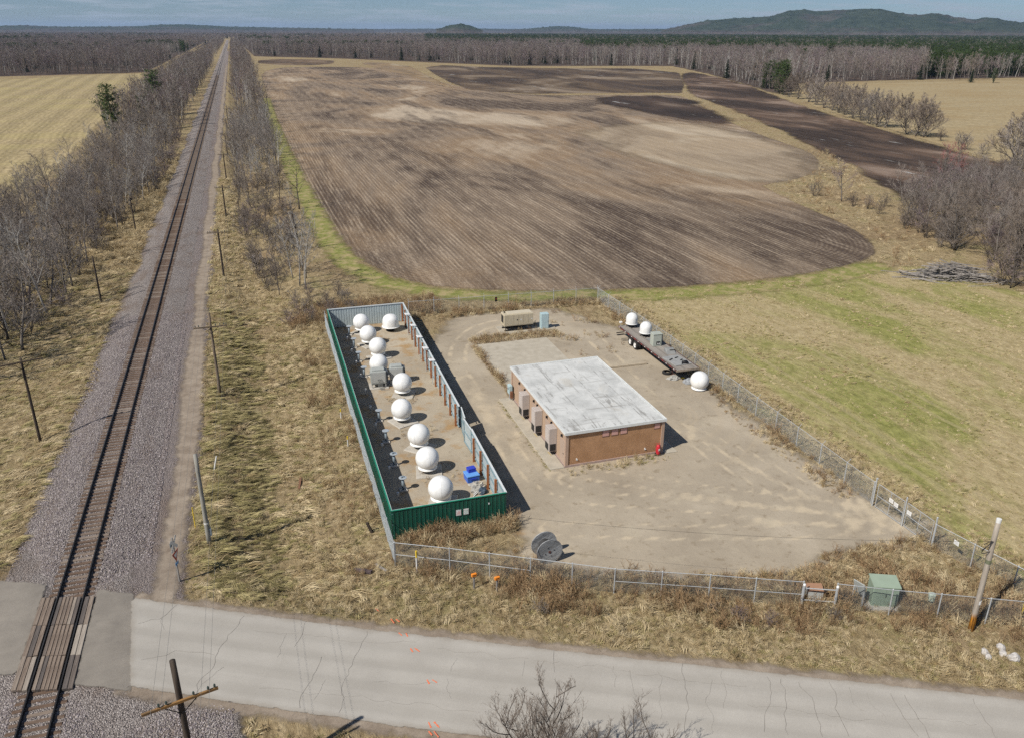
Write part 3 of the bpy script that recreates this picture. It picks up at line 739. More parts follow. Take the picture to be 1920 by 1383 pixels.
ridge('hills', [(2963, 5785, 36.5), (3036, 5748, 54.5), (3127, 5699, 79.4), (3254, 5627, 104.2), (3380, 5552, 118.2), (3473, 5495, 121.6), (3622, 5397, 135.2), (3706, 5340, 172.4), (3792, 5279, 178.8), (3850, 5237, 165.1), (3932, 5176, 168.1), (4039, 5093, 177.4), (4168, 4988, 179.8), (4271, 4900, 153.0), (4345, 4834, 142.8), (4403, 4782, 152.1), (4438, 4750, 151.9), (4509, 4682, 125.9), (4599, 4593, 109.6), (4641, 4551, 122.0), (4683, 4508, 118.7), (4748, 4439, 93.4), (4866, 4310, 90.0), (5117, 4009, 65.6), (5414, 3598, 46.1)], 1500, 700)
ridge('hills', [(1143, 5073, 34.4), (1180, 5064, 46.1), (1226, 5053, 63.4), (1277, 5041, 69.4), (1331, 5027, 63.8), (1367, 5017, 49.6), (1406, 5006, 35.3)], 500, 160, tree=9)
ridge('hills', [(-3605, 8246, 40.1), (-2667, 8596, 45.1), (-1922, 8792, 57.4), (-1761, 8826, 62.6), (-1516, 8871, 50.7), (-1172, 8923, 52.3), (-813, 8963, 58.5), (-580, 8981, 73.5), (-392, 8991, 74.5), (-153, 8999, 66.3), (-8, 9000, 57.5), (439, 8989, 49.7), (845, 8960, 46.4), (1362, 8896, 38.4)], 2500, 420, tree=8)
ridge('hills', [(2869, 9057, 38.3), (3085, 8985, 54.8), (3299, 8909, 76.5), (3485, 8838, 71.9), (3669, 8763, 46.2), (4029, 8603, 47.4), (4428, 8405, 54.0), (4717, 8246, 44.6)], 1800, 260, tree=8)
ridge('hills', [(-844, 11970, 31.1), (449, 11992, 41.9), (1817, 11862, 43.4), (3210, 11563, 51.5), (4568, 11096, 49.5), (5837, 10485, 53.8), (7484, 9380, 59.3), (9737, 7013, 61.4)], 3000, 400, tree=8)

# ================================================================== THINGS
# ------------------------------------------------------------------ common materials
white_shell = M('radome_white', (0.80, 0.81, 0.80), (0.67, 0.675, 0.66), 2.2, 0.34, spec=0.45, obj=True, stretch=(1, 1, 0.35), lo=0.25, hi=0.6)
white_paint = M('white_paint', (0.74, 0.74, 0.72), (0.62, 0.62, 0.60), 4, 0.5)
galv = M('galvanised_steel', (0.52, 0.54, 0.55), (0.40, 0.42, 0.43), 5, 0.5, 0.3)
galv_wire = M('galvanised_wire', (0.235, 0.265, 0.285), (0.18, 0.205, 0.22), 5, 0.6, 0.3)
steel_blue = M('pedestal_steel', (0.30, 0.36, 0.41), (0.22, 0.27, 0.31), 5, 0.5, 0.3)
black_steel = M('black_steel', (0.022, 0.022, 0.024), (0.012, 0.012, 0.014), 5, 0.5, 0.2)
dark_rubber = M('rubber', (0.02, 0.02, 0.021), (0.03, 0.028, 0.026), 8, 0.85)
concrete = M('concrete', (0.46, 0.42, 0.345), (0.35, 0.315, 0.25), 1.2, 0.9, bump=0.2, detail=8)
pad_conc = M('pad_concrete', (0.50, 0.47, 0.42), (0.38, 0.355, 0.31), 1.6, 0.9, bump=0.2, detail=8)
cab_grey = M('cabinet_grey', (0.40, 0.42, 0.40), (0.33, 0.35, 0.33), 2, 0.5)
cab_dark = M('cabinet_dark', (0.10, 0.115, 0.125), (0.07, 0.08, 0.09), 2, 0.5)
wood_pole = M('pole_wood', (0.235, 0.185, 0.135), (0.10, 0.075, 0.055), 2.0, 0.9, stretch=(6, 6, 0.5), bump=0.4)
wood_pole_dark = M('dark_pole_wood', (0.085, 0.066, 0.05), (0.035, 0.027, 0.022), 2.0, 0.9, stretch=(6, 6, 0.5), bump=0.4)
wood_grey = M('weathered_wood', (0.30, 0.28, 0.26), (0.17, 0.155, 0.14), 2.0, 0.9, stretch=(5, 5, 1), bump=0.3)
black_cable = M('cable_black', (0.03, 0.03, 0.032), (0.02, 0.02, 0.02), 5, 0.7)
yellow_pl = M('yellow_plastic', (0.78, 0.56, 0.05), (0.68, 0.48, 0.05), 5, 0.5)

# ------------------------------------------------------------------ railway track
rail_mat = M('rail_steel', (0.028, 0.023, 0.021), (0.016, 0.013, 0.012), 3, 0.55, 0.3, stretch=(1, 0.2, 1))
head_mat = M('rail_head', (0.10, 0.095, 0.09), (0.05, 0.045, 0.042), 2, 0.35, 0.7, stretch=(1, 0.1, 1))
def m_tie():
    t = NT('tie_timber')
    f = t.noise(3.0, (0.35, 4, 4), 7, 0.7, vec=t.objpos())
    a = t.ramp(f, [(0.3, (0.06, 0.04, 0.03)), (0.7, (0.22, 0.155, 0.115))])
    b = t.ramp(f, [(0.3, (0.16, 0.13, 0.105)), (0.7, (0.40, 0.34, 0.285))])
    c = t.mix(t.ramp(t.rand(), [(0.55, 0.0), (1.0, 0.75)]), a, b)
    return t.done(c, 0.9, f, 0.7, 0.03, 0.1)
tie_mat = m_tie()
track = thing('railway_track', 'single railway track on timber ties running straight to the horizon', 'railway', (RAIL_X, 30, 0))
prof = [(-0.07, 0.0), (0.07, 0.0), (0.07, 0.02), (0.012, 0.045), (0.012, 0.13), (0.036, 0.14), (0.036, 0.172), (-0.036, 0.172), (-0.036, 0.14), (-0.012, 0.13), (-0.012, 0.045), (-0.07, 0.02)]
for s in (-1, 1):
    m = MB(); n = len(prof)
    ys = [-22, 0, 20, 60, 150, 400, 1000, 2200]
    vs = [(s * 0.7525 + px, y, 0.59 + pz) for y in ys for px, pz in prof]
    fs = []; 
    for k in range(len(ys) - 1):
        for i in range(n):
            j = (i + 1) % n
            fs.append((k * n + i, k * n + j, (k + 1) * n + j, (k + 1) * n + i))
    fs += [tuple(reversed(range(n))), tuple(range((len(ys) - 1) * n, len(ys) * n))]
    m.add(vs, fs)
    m.m = [1 if (i % n == 6 and i < len(fs) - 2) else 0 for i in range(len(fs))]
    m.build('rail', [rail_mat, head_mat], track)
tie_meshes = []
for k in range(5):
    m = MB(); m.cbox((0, 0, 0), (2.59, 0.225 + rnd.uniform(-.015, .015), 0.17), 0.015 + 0.01 * rnd.random())
    for s in (-1, 1): m.box((s * 0.7525, 0, 0.09), (0.34, 0.19, 0.02))
    tie_meshes.append(m.mesh('tie', tie_mat))
y = 24.0; cnt = 0
far = MB()
while y < 700:
    on_cross = 39.6 < y < 47.7
    if not on_cross:
        dx, dr, dz = rnd.uniform(-0.05, 0.05), rnd.uniform(-0.02, 0.02), rnd.uniform(-0.012, 0.008)
        if cnt < 292:
            link('tie', tie_meshes[cnt % 5], track, (dx, y - 30, 0.502 + dz), (0, 0, dr)); cnt += 1
        else:
            far.box((dx, y - 30, 0.502), (2.59, 0.225, 0.17), dr)
    y += 0.52 + rnd.uniform(-0.02, 0.02)
tag(far.build('tie', tie_mat, track), kind='stuff')
# timber level crossing
def m_plank():
    t = NT('crossing_timber')
    f = t.noise(2.2, (9, 0.5, 3), 7, 0.7, vec=t.objpos())
    a = t.ramp(f, [(0.3, (0.085, 0.06, 0.048)), (0.7, (0.31, 0.25, 0.20))])
    b = t.ramp(f, [(0.3, (0.06, 0.055, 0.053)), (0.7, (0.17, 0.145, 0.13))])
    cc = t.ramp(f, [(0.3, (0.22, 0.19, 0.16)), (0.7, (0.44, 0.39, 0.33))])
    r = t.rand()
    c = t.mix(t.step(r, 0.7, 0.95), a, cc)
    c = t.mix(t.step(r, 0.22, 0.0), c, b)
    return t.done(c, 0.85, f, 0.8, 0.03, 0.15)
plank_mat = m_plank()
cross = thing('level_crossing', 'timber plank level crossing between and beside the rails', 'level crossing', (RAIL_X, 43.6, 0))
def skew(x): return -0.49 * x * 0.55
for sec in range(3):
    for x0, x1, nn in ((-1.68, -0.86, 3), (-0.64, 0.64, 6), (0.86, 1.42, 2)):
        w = (x1 - x0) / nn
        for k in range(nn):
            m = MB(); ln = 2.66
            m.cbox((0, 0, 0), (w - 0.025, ln + rnd.uniform(-0.05, 0.03), 0.16), 0.018)
            xx = x0 + w * (k + 0.5)
            link('plank', m.mesh('plank', plank_mat), cross, (xx, -4.05 + 1.35 + sec * 2.7 + skew(xx) + rnd.uniform(-0.03, 0.03), 0.665 + rnd.uniform(-0.008, 0.008)), (rnd.uniform(-0.004, 0.004), 0, rnd.uniform(-0.004, 0.004)))

# ------------------------------------------------------------------ utility poles
insul = M('insulator_glass', (0.05, 0.075, 0.07), (0.03, 0.05, 0.05), 5, 0.2, spec=0.6)
arm_wood = M('crossarm_wood', (0.20, 0.15, 0.10), (0.09, 0.07, 0.05), 2.0, 0.9, bump=0.3)
arm_orange = M('stained_crossarm_wood', (0.36, 0.19, 0.06), (0.12, 0.085, 0.05), 0.9, 0.9, bump=0.3)
def pole(label, x, y, h, mat=None, arm=None, armz=0.9, armrz=0.0, r0=0.15, r1=0.11, lean=(0, 0), group=None, arm_mat=None, ins=(-1.35, -1.05, 0.45, 0.85, 1.2, 1.4), base=None):
    z0 = hz1(x, y) if base is None else base
    t = thing('utility_pole', label, 'utility pole', (x, y, z0), 0, group)
    m = MB()
    m.tube([(lean[0] * k / 6 * h, lean[1] * k / 6 * h, -0.4 + (h + 0.4) * k / 6) for k in range(7)], r0, 12, r1)
    m.build('shaft', mat or wood_pole, t, True)
    if arm:
        a = thing_part('crossarm', t, (lean[0] * (h - armz), lean[1] * (h - armz), h - armz), armrz)
        m = MB(); m.box((0, -r1 - 0.05, 0), (arm, 0.10, 0.12)); am = m.build('arm', arm_mat or arm_wood, t)
        am.name = 'crossarm'; am.location = a[0]; am.rotation_euler = (0, 0, a[1])
        for s in (-1, 1):
            m = MB(); m.beam((s * arm * 0.22, -r1 - 0.05, -0.06), (0, -r1 - 0.02, -0.7), 0.02, 0.04)
            m.build('brace', black_steel, am)
        for u in ins:
            if abs(u) < arm / 2:
                m = MB(); m.cyl((u, -r1 - 0.05, 0.05), (u, -r1 - 0.05, 0.14), 0.015, n=6); m.lathe([(0.0, 0.13), (0.05, 0.13), (0.045, 0.19), (0.055, 0.2), (0.03, 0.27), (0.0, 0.28)], 8, (u, -r1 - 0.05, 0))
                m.build('insulator', insul, am)
    return t
def thing_part(name, parent, loc, rz): return (loc, rz)
pole('weathered wooden utility pole with crossarm nearest the camera, south of the road', -5.26, 30.0, 8.55, wood_pole_dark, 3.1, 2.05, R(13), 0.16, 0.125, arm_mat=arm_orange, ins=(-0.85, -0.55, 0.55, 1.15, 1.42))
pole('wooden utility pole with crossarm standing in grass between rails and compound', *(-4.94, 78.33), 8.3, wood_pole, 3.0, 1.35, R(2))
pole('second wooden crossarm pole beyond the compound, right of the service track', *(-4.88, 120.97), 7.0, wood_pole_dark, 3.0, 0.45, 0)
pole('third crossarm pole from the compound along the service track', *(-4.78, 163.85), 6.0, wood_pole_dark, 2.8, 0.4, 0, group=None)
for k, (px, hh) in enumerate((((-4.9, 207), 6.3), ((-4.8, 250), 6.2), ((-4.8, 293), 6.2), ((-4.8, 336), 6.0))):
    pole('distant thin utility pole in the row along the service track', px[0], px[1], hh, wood_pole_dark, 2.6, 0.4, 0, group='far utility poles right of the track')
pole('tall dark bare pole with thin crossarm left of the track, nearest the crossing', *(-19.78, 73.04), 7.7, wood_pole_dark, 3.2, 0.25, R(20), 0.13, 0.10, ins=())
pole('dark pole without crossarm left of the track beside bare trees', *(-20.07, 113.80), 6.3, wood_pole_dark, None, r0=0.13, r1=0.1)
pole('short dark pole deep among the trees left of the track', *(-20.15, 158.29), 6.2, wood_pole_dark, 2.2, 0.35, 0, r0=0.13, r1=0.1, ins=())
# grey pole with a meter box near the crossing sign
grey_wood = M('grey_pole_wood', (0.33, 0.32, 0.285), (0.20, 0.195, 0.17), 2.0, 0.85, stretch=(6, 6, 0.5), bump=0.3)
gp_ = pole('grey utility pole without crossarm beside the yellow marker and crossing sign', *(-5.36, 51.87), 7.0, grey_wood, None, r0=0.165, r1=0.13)
m = MB(); m.cbox((0.2, 0.0, 1.0), (0.13, 0.2, 0.55), 0.02); m.cyl((0.2, 0, 1.2), (0.17, 0, 1.9), 0.025, n=6); m.build('meter_box', steel_blue, gp_)
m = MB(); m.lathe([(0.166, 1.68), (0.166, 1.78), (0.12, 1.78)], 12); m.build('band', white_paint, gp_)
# right pole, stained orange at its foot
def m_rpole():
    t = NT('stained_pole_wood')
    z = t.xyz()[2]
    f = t.noise(2.0, (6, 6, 0.5), 6, 0.7)
    a = t.ramp(f, [(0.3, (0.25, 0.215, 0.175)), (0.7, (0.42, 0.375, 0.32))])
    b = t.ramp(f, [(0.35, (0.04, 0.02, 0.012)), (0.6, (0.55, 0.24, 0.03))])
    c = t.mix(t.step(t.math('ADD', z, t.math('MULTIPLY', f, 0.7)), 1.75, 1.25), a, b)
    return t.done(c, 0.85, f, 0.4, 0.02, 0.15)
rp_mat = m_rpole()
rp = pole('leaning pale utility pole with orange stained foot outside the front fence', *(38.14, 29.30), 7.75, rp_mat, None, r0=0.17, r1=0.135, lean=(-0.012, 0.0))
m = MB(); m.lathe([(0.172, 1.95), (0.172, 2.2), (0.13, 2.2)], 12); m.build('tag_plate', white_paint, rp)
m = MB(); m.lathe([(0.139, 7.55), (0.139, 7.78), (0.0, 7.79)], 12, (-0.09, 0, 0)); m.build('cap', white_paint, rp)
m = MB(); m.lathe([(0.158, 4.8), (0.158, 5.05), (0.12, 5.05)], 12, (-0.06, 0, 0)); m.build('band', M('moss_band', (0.16, 0.18, 0.11), (0.12, 0.12, 0.08), 4, 0.8), rp)
px, py = rp.location.x, rp.location.y
m = MB()
for k in range(3):
    m.tube([(-0.18 - 0.55 * math.sin(math.pi * u / 8) - 0.1 * k * math.sin(math.pi * u / 8), -0.05 * k, 6.35 - 0.5 * math.sin(math.pi * u / 8 * 1.0) * (0.3 + 0.3 * k) - 0.7 * (u / 8) * (k == 1)) for u in range(9)], 0.02, 5)
tag(m.build('drip_loop', black_cable, rp))
def wire(name, label, a, b, sag, r, cat='cable', group=None, seg=26, mat=None):
    m = MB(); a = Vector(a); b = Vector(b)
    m.tube([a.lerp(b, k / seg) - Vector((0, 0, 4 * sag * (k / seg) * (1 - k / seg))) for k in range(seg + 1)], r, 5)
    return tag(m.build(name, mat or black_cable), label, cat, group)
gpx, gpy = gp_.location.x, gp_.location.y
wire('overhead_cable', 'long black overhead cable sagging across the compound to the pale pole', (gpx, gpy, 6.4), (px - 0.2, py, 6.3), 1.55, 0.007)
wire_mat = M('line_wire', (0.22, 0.22, 0.21), (0.16, 0.16, 0.15), 5, 0.5)
for k, u in enumerate((-1.1, -0.7, 0.95, 1.3)):
    m = MB(); pts = []
    line = [(-5.26 + u * 0.95, 29.75 + u * 0.22, 6.95), (-5.0 + u, 78.5, 7.35), (-4.9 + u, 121.4, 6.9), (-4.8 + u, 164.5, 5.95)]
    prev = (-5.3 + u, -13, 6.6); line = [prev] + line
    for a, b in zip(line[:-1], line[1:]):
        a = Vector(a); b = Vector(b)
        for i in range(14):
            q = i / 14; pts.append(a.lerp(b, q) - Vector((0, 0, 4 * 0.35 * q * (1 - q))))
    pts.append(Vector(line[-1]))
    m.tube(pts, 0.006, 4)
    tag(m.build('line_wire', wire_mat), ['outer left', 'inner left', 'inner right', 'outer right'][k] + ' of the four thin wires strung between the crossarm poles', 'wire', 'wires between the crossarm poles')

# ------------------------------------------------------------------ crossing sign
cs = thing('crossing_sign', 'railway crossbuck post with red triangular yield sign and blue plate', 'road sign', (*(-7.06, 47.71), 0.2), R(70))
m = MB(); m.box((0, 0, 1.75), (0.10, 0.10, 3.5)); m.build('post', wood_grey, cs)
red = M('sign_red', (0.42, 0.03, 0.035), (0.36, 0.03, 0.03), 4, 0.45)
blue = M('sign_blue', (0.08, 0.30, 0.62), (0.07, 0.26, 0.55), 4, 0.45)
for s in (-1, 1):
    m = MB(); m.box((0, -0.065 - 0.006 * s, 3.05), (1.15, 0.006, 0.2), mat=Matrix.Rotation(s * R(45), 4, 'Y')); m.build('crossbuck_blade', white_paint, cs)
m = MB(); m.box((0, 0.07, 3.05), (0.5, 0.012, 0.32)); m.build('rear_plate', steel_blue, cs)
def tri(r, c, y, th):
    m = MB(); p = [(c[0] + r * math.sin(R(180 + 120 * k)), c[1] + r * math.cos(R(180 + 120 * k))) for k in range(3)]
    vs = [(q[0], y, q[1]) for q in p] + [(q[0], y - th, q[1]) for q in p]
    m.add(vs, [(0, 1, 2), (5, 4, 3), (0, 3, 4, 1), (1, 4, 5, 2), (2, 5, 3, 0)]); return m
ys_ = tri(0.5, (0, 2.25), -0.06, 0.006).build('yield_sign', red, cs)
tri(0.27, (0, 2.25), -0.068, 0.004).build('yield_face', white_paint, ys_)
m = MB(); m.box((0, -0.062, 1.62), (0.42, 0.008, 0.22)); m.build('number_plate', blue, cs)

# ------------------------------------------------------------------ marker posts and small verge things
def marker(name, label, xy, h, r, mat, cat='marker post', lean=(0, 0), capm=None):
    t = thing(name, label, cat, (xy[0], xy[1], hz1(*xy)))
    m = MB(); m.tube([(0, 0, -0.15), (lean[0] * 0.5, lean[1] * 0.5, h / 2), (lean[0], lean[1], h)], r, 8); m.build('post', mat, t, False)
    if capm:
        m = MB(); m.tube([(lean[0] * 0.72, lean[1] * 0.72, h * 0.72), (lean[0] * 1.005, lean[1] * 1.005, h * 1.005)], r * 1.12, 8); m.build('cap', capm, t)
    return t
marker('marker_post', 'thin yellow marker post beside the grey utility pole', (-6.34, 54.10), 1.75, 0.035, yellow_pl)
marker('marker_post', 'leaning white marker post in grass right of the grey utility pole', (-5.27, 62.49), 1.2, 0.05, white_paint, lean=(0.35, 0.25))
marker('marker_post', 'short white marker with orange top beside compound fence, farther one', (5.69, 69.58), 1.0, 0.05, white_paint, capm=yellow_pl)
marker('marker_post', 'short white marker with yellow top beside compound fence, nearer one', (5.61, 63.91), 1.0, 0.05, white_paint, capm=yellow_pl)
marker('marker_post', 'tall white post with yellow cap at the front fence corner', (7.69, 44.59), 1.75, 0.055, white_paint, capm=yellow_pl)
marker('marker_post', 'thin yellow marker post at the right edge by the fence', (41.64, 29.06), 1.9, 0.035, yellow_pl)
orange = M('marker_orange', (0.85, 0.28, 0.03), (0.75, 0.24, 0.03), 4, 0.5)
for lab, xy in (('left one of two orange warning markers on wooden posts before the fence', (10.84, 41.91)), ('right one of two orange warning markers on wooden posts before the fence', (12.15, 41.16))):
    t = thing('warning_marker', lab, 'marker post', (xy[0], xy[1], hz1(*xy)), R(8), 'orange markers before the front fence')
    m = MB(); m.box((0, 0, 0.5), (0.1, 0.1, 1.05)); m.build('post', wood_grey, t)
    m = MB(); m.cbox((0, -0.02, 1.1), (0.34, 0.16, 0.2), 0.02); m.build('sign_plate', orange, t)
    m = MB(); m.box((0, -0.104, 1.1), (0.2, 0.006, 0.035)); m.build('lettering', M('sign_black', (0.02, 0.02, 0.02), None, 4, 0.6), t)
tie_old = M('old_tie', (0.13, 0.10, 0.10), (0.06, 0.045, 0.045), 3, 0.9, bump=0.4)
def log(name, label, a, b, w, h, mat, cat='timber', z=None):
    m = MB(); za = hz1(*a) if z is None else z; zb = hz1(*b) if z is None else z
    m.beam((a[0], a[1], za + h / 2 + 0.05), (b[0], b[1], zb + h / 2 + 0.05), w, h)
    for v in range(len(m.v)): m.v[v] = tuple(c + rnd.uniform(-0.012, 0.012) for c in m.v[v])
    return tag(m.build(name, mat), label, cat)
log('old_railway_tie', 'purplish old railway tie lying in grass by the front fence corner', (3.84, 46.58), (4.87, 45.65), 0.24, 0.2, tie_old)
log('grey_plank', 'grey weathered plank lying in grass by the front fence corner', (5.24, 46.46), (5.81, 45.36), 0.16, 0.08, wood_grey)
log('brown_plank', 'short reddish plank lying in the ditch grass', (1.11, 59.28), (1.36, 60.98), 0.16, 0.06, M('brown_board', (0.24, 0.12, 0.07), (0.14, 0.08, 0.05), 3, 0.9))
t = thing('post_stub', 'short dark wooden post stub leaning beside the compound fence', 'post', (*(5.59, 50.18), 0))
m = MB(); m.beam((0.05, 0, -0.2), (-0.30, 0.1, 0.85), 0.17, 0.17); m.build('stub', wood_pole_dark, t)
for lab, q in (('thin dark stake in the ditch grass below the compound', (2.50, 53.07)), ('thin dark stake beside the compound chain link fence', (5.49, 59.15))):
    marker('stake', lab, q, 0.8, 0.025, wood_pole_dark, 'stake')
log('timber_beam', 'long pale timber beam lying on gravel between building and trailer', (34.1, 73.4), (38.5, 73.35), 0.2, 0.16, M('pale_timber', (0.50, 0.43, 0.32), (0.38, 0.32, 0.24), 2, 0.9), z=0.0)
rock_mat = M('pale_rock', (0.55, 0.53, 0.51), (0.36, 0.34, 0.32), 5, 0.9, bump=0.6)
def rock(label, xy, s, seed):
    bm = bmesh.new(); bmesh.ops.create_icosphere(bm, subdivisions=3, radius=1.0)
    for v in bm.verts:
        n = mnoise.fractal(v.co * 1.3 + Vector((seed, 0, 0)), 0.9, 2.0, 4)
        v.co *= 1 + 0.28 * n
        v.co = Vector((v.co.x * s[0], v.co.y * s[1], v.co.z * s[2]))
    me = bpy.data.meshes.new('rock'); bm.to_mesh(me); bm.free(); me.materials.append(rock_mat)
    o = link('rock', me, None, (xy[0], xy[1], hz1(*xy) + s[2] * 0.45), (0, 0, seed))
    tag(o, label, 'rock', 'rocks by the road near the pale pole')
rock('leftmost pale rock lying in the roadside grass', (37.31, 27.46), (0.24, 0.19, 0.2), 1.0)
rock('small pale rock just below the leftmost roadside rock', (37.14, 27.10), (0.2, 0.2, 0.2), 4.2)
rock('round pale rock topmost of the roadside rocks', (38.48, 27.46), (0.26, 0.23, 0.24), 7.7)
rock('pale rock touching the topmost roadside rock from below', (38.20, 27.04), (0.22, 0.2, 0.19), 9.1)
rock('largest pale rock rightmost of the roadside rocks', (38.49, 26.59), (0.37, 0.26, 0.27), 12.3)

# ------------------------------------------------------------------ sheet metal fence round the antennas
green = M('green_sheet', (0.010, 0.085, 0.058), (0.008, 0.064, 0.044), 0.7, 0.38, 0.0, spec=0.5)
green_trim = M('green_trim', (0.02, 0.26, 0.16), (0.018, 0.22, 0.14), 2, 0.4)
pale_sheet = M('pale_sheet', (0.44, 0.51, 0.53), (0.39, 0.46, 0.48), 0.8, 0.4, 0.1, spec=0.5)
pale_trim = M('pale_trim', (0.66, 0.70, 0.71), (0.58, 0.62, 0.63), 2, 0.4)
girt = M('girt_steel', (0.20, 0.30, 0.34), (0.15, 0.23, 0.26), 2, 0.5)
post_wood = M('orange_post_wood', (0.36, 0.13, 0.045), (0.22, 0.085, 0.035), 2.5, 0.8, stretch=(5, 5, 0.7), bump=0.3, lo=0.35, hi=0.62)
rust_foot = None
FH = 2.3
def panel_mesh(w, h, name='panel'):
    """one ribbed steel sheet, front face green (+normal = -Y), back face pale"""
    nr = 3; sp = w / nr; xs = []
    for k in range(nr):
        c = (k + 0.5) * sp
        xs += [(k * sp, 0.0), (c - 0.055, 0.0), (c - 0.035, 0.024), (c + 0.035, 0.024), (c + 0.055, 0.0)]
    xs.append((w, 0.0))
    m = MB(); n = len(xs)
    for side, off in ((0, 0.0), (1, 0.004)):
        m.mi = side
        vs = [(x - w / 2, -d + off, 0.0) for x, d in xs] + [(x - w / 2, -d + off, h) for x, d in xs]
        fs = [(i, i + 1, n + i + 1, n + i) for i in range(n - 1)]
        if side: fs = [tuple(reversed(f)) for f in fs]
        m.add(vs, fs)
    return m
def sheet_fence(label, p0, p1, posts=True, post_mat=post_wood, outside=1, gaps=(), trim=(green_trim, pale_trim)):
    """p0->p1 with the outside to the right of travel"""
    p0 = Vector((*p0, 0)); p1 = Vector((*p1, 0)); d = p1 - p0; L = d.length
    rz = math.atan2(d.y, d.x)
    t = thing('sheet_metal_fence', label, 'fence', p0, rz, 'green sheet metal fence sides')
    n = round(L / 0.92); w = L / n
    me = panel_mesh(w * 1.004, FH).mesh('panel', [green, pale_sheet])
    for k in range(n):
        c = (k + 0.5) * w
        if any(a < c < b for a, b in gaps): continue
        link('panel', me, t, (c, rnd.uniform(-0.003, 0.003), 0.03 + rnd.uniform(-0.01, 0.01)))
    segs = []; a0 = 0.0
    for a, b in sorted(gaps): segs.append((a0, a)); a0 = b
    segs.append((a0, L))
    for a, b in segs:
        m = MB(); m.box(((a + b) / 2, -0.012, FH + 0.05), (b - a, 0.10, 0.045)); m.build('top_cap', trim[0], t)
        m = MB(); m.box(((a + b) / 2, 0.052, FH + 0.028), (b - a, 0.022, 0.10)); m.build('inner_trim', trim[1], t)
        for z in (0.35, 1.2, 2.05) if posts else ():
            m = MB(); m.box(((a + b) / 2, 0.045, z), (b - a, 0.07, 0.05)); m.build('girt', girt if posts else pale_sheet, t)
    if posts:
        pn = round(L / 2.35); pm = MB(); pm.box((0, 0.165, 1.08), (0.15, 0.16, 2.16)); pm = pm.mesh('post', post_mat)
        for k in range(pn + 1):
            c = min(max(k * L / pn, 0.15), L - 0.15)
            if any(a - 0.3 < c < b + 0.3 for a, b in gaps): continue
            link('post', pm, t, (c, 0, 0))
    return t
FL, FR, BR_, BL_ = (6.85, 48.9), (15.15, 48.9), (16.25, 94.9), (7.2, 94.9)
front = sheet_fence('green ribbed metal fence side facing the road with two warning signs', FL, FR, posts=False)
right = sheet_fence(trim=(pale_trim, pale_trim), label='long pale inner side of metal fence with orange wooden posts beside the building', p0=FR, p1=BR_, gaps=((10.6, 15.2),))
back = sheet_fence('pale grey ribbed rear side of the metal fence behind the radomes', BR_, BL_, posts=False, trim=(pale_trim, pale_trim))
left = sheet_fence('long green side of the metal fence along the railway ditch', BL_, FL, post_mat=wood_grey)
# gate leaves in the right side, one of them a little ajar
def gate_leaf(label, x0, rot, w):
    g = thing('sheet_metal_gate', label, 'gate', tuple(right.matrix_basis @ Vector((x0, 0, 0))), right.rotation_euler.z + rot, 'gate leaves in the metal fence')
    me = panel_mesh(w, FH - 0.08).mesh('panel', [green, pale_sheet]); link('panel', me, g, (w / 2, -0.02, 0.08))
    for z in (0.12, 1.15, 2.2):
        m = MB(); m.box((w / 2, 0.03, z), (w - 0.1, 0.05, 0.05)); m.build('frame_rail', girt, g)
    for x in (0.03, w - 0.03):
        m = MB(); m.box((x, 0.03, 1.16), (0.05, 0.05, 2.2)); m.build('frame_post', girt, g)
    m = MB(); m.box((w / 2, 0.03, 2.27), (w, 0.09, 0.05)); m.build('top_trim', pale_trim, g)
gate_leaf('metal gate leaf in the compound fence, nearer the green front', 10.62, R(3), 2.2)
gate_leaf('metal gate leaf in the compound fence, farther from the green front', 12.9, R(-5), 2.28)
# warning signs on the green front
for lab, xx, face in (('white warning sign with red print on the green fence, left', 4.75, M('sign_red_print', (0.70, 0.40, 0.38), (0.75, 0.72, 0.70), 22, 0.5, lo=0.45, hi=0.55)), ('white notice sign with green print on the green fence, right', 5.3, M('sign_green_print', (0.42, 0.56, 0.48), (0.78, 0.8, 0.78), 22, 0.5, lo=0.45, hi=0.55))):
    s = thing('warning_sign', lab, 'sign', (FL[0] + xx, FL[1] - 0.05, 1.35), 0, 'warning signs on the green fence')
    m = MB(); m.box((0, 0, 0), (0.36, 0.02, 0.46)); m.build('plate', white_paint, s)
    m = MB(); m.box((0, -0.0125, -0.03), (0.28, 0.004, 0.3)); m.build('print', face, s)
s = thing('small_tag', 'tiny white tag on the green fence near its right corner', 'sign', (FL[0] + 7.0, FL[1] - 0.05, 1.7))
m = MB(); m.cbox((0, 0, 0), (0.1, 0.02, 0.14), 0.008); m.build('plate', white_paint, s)

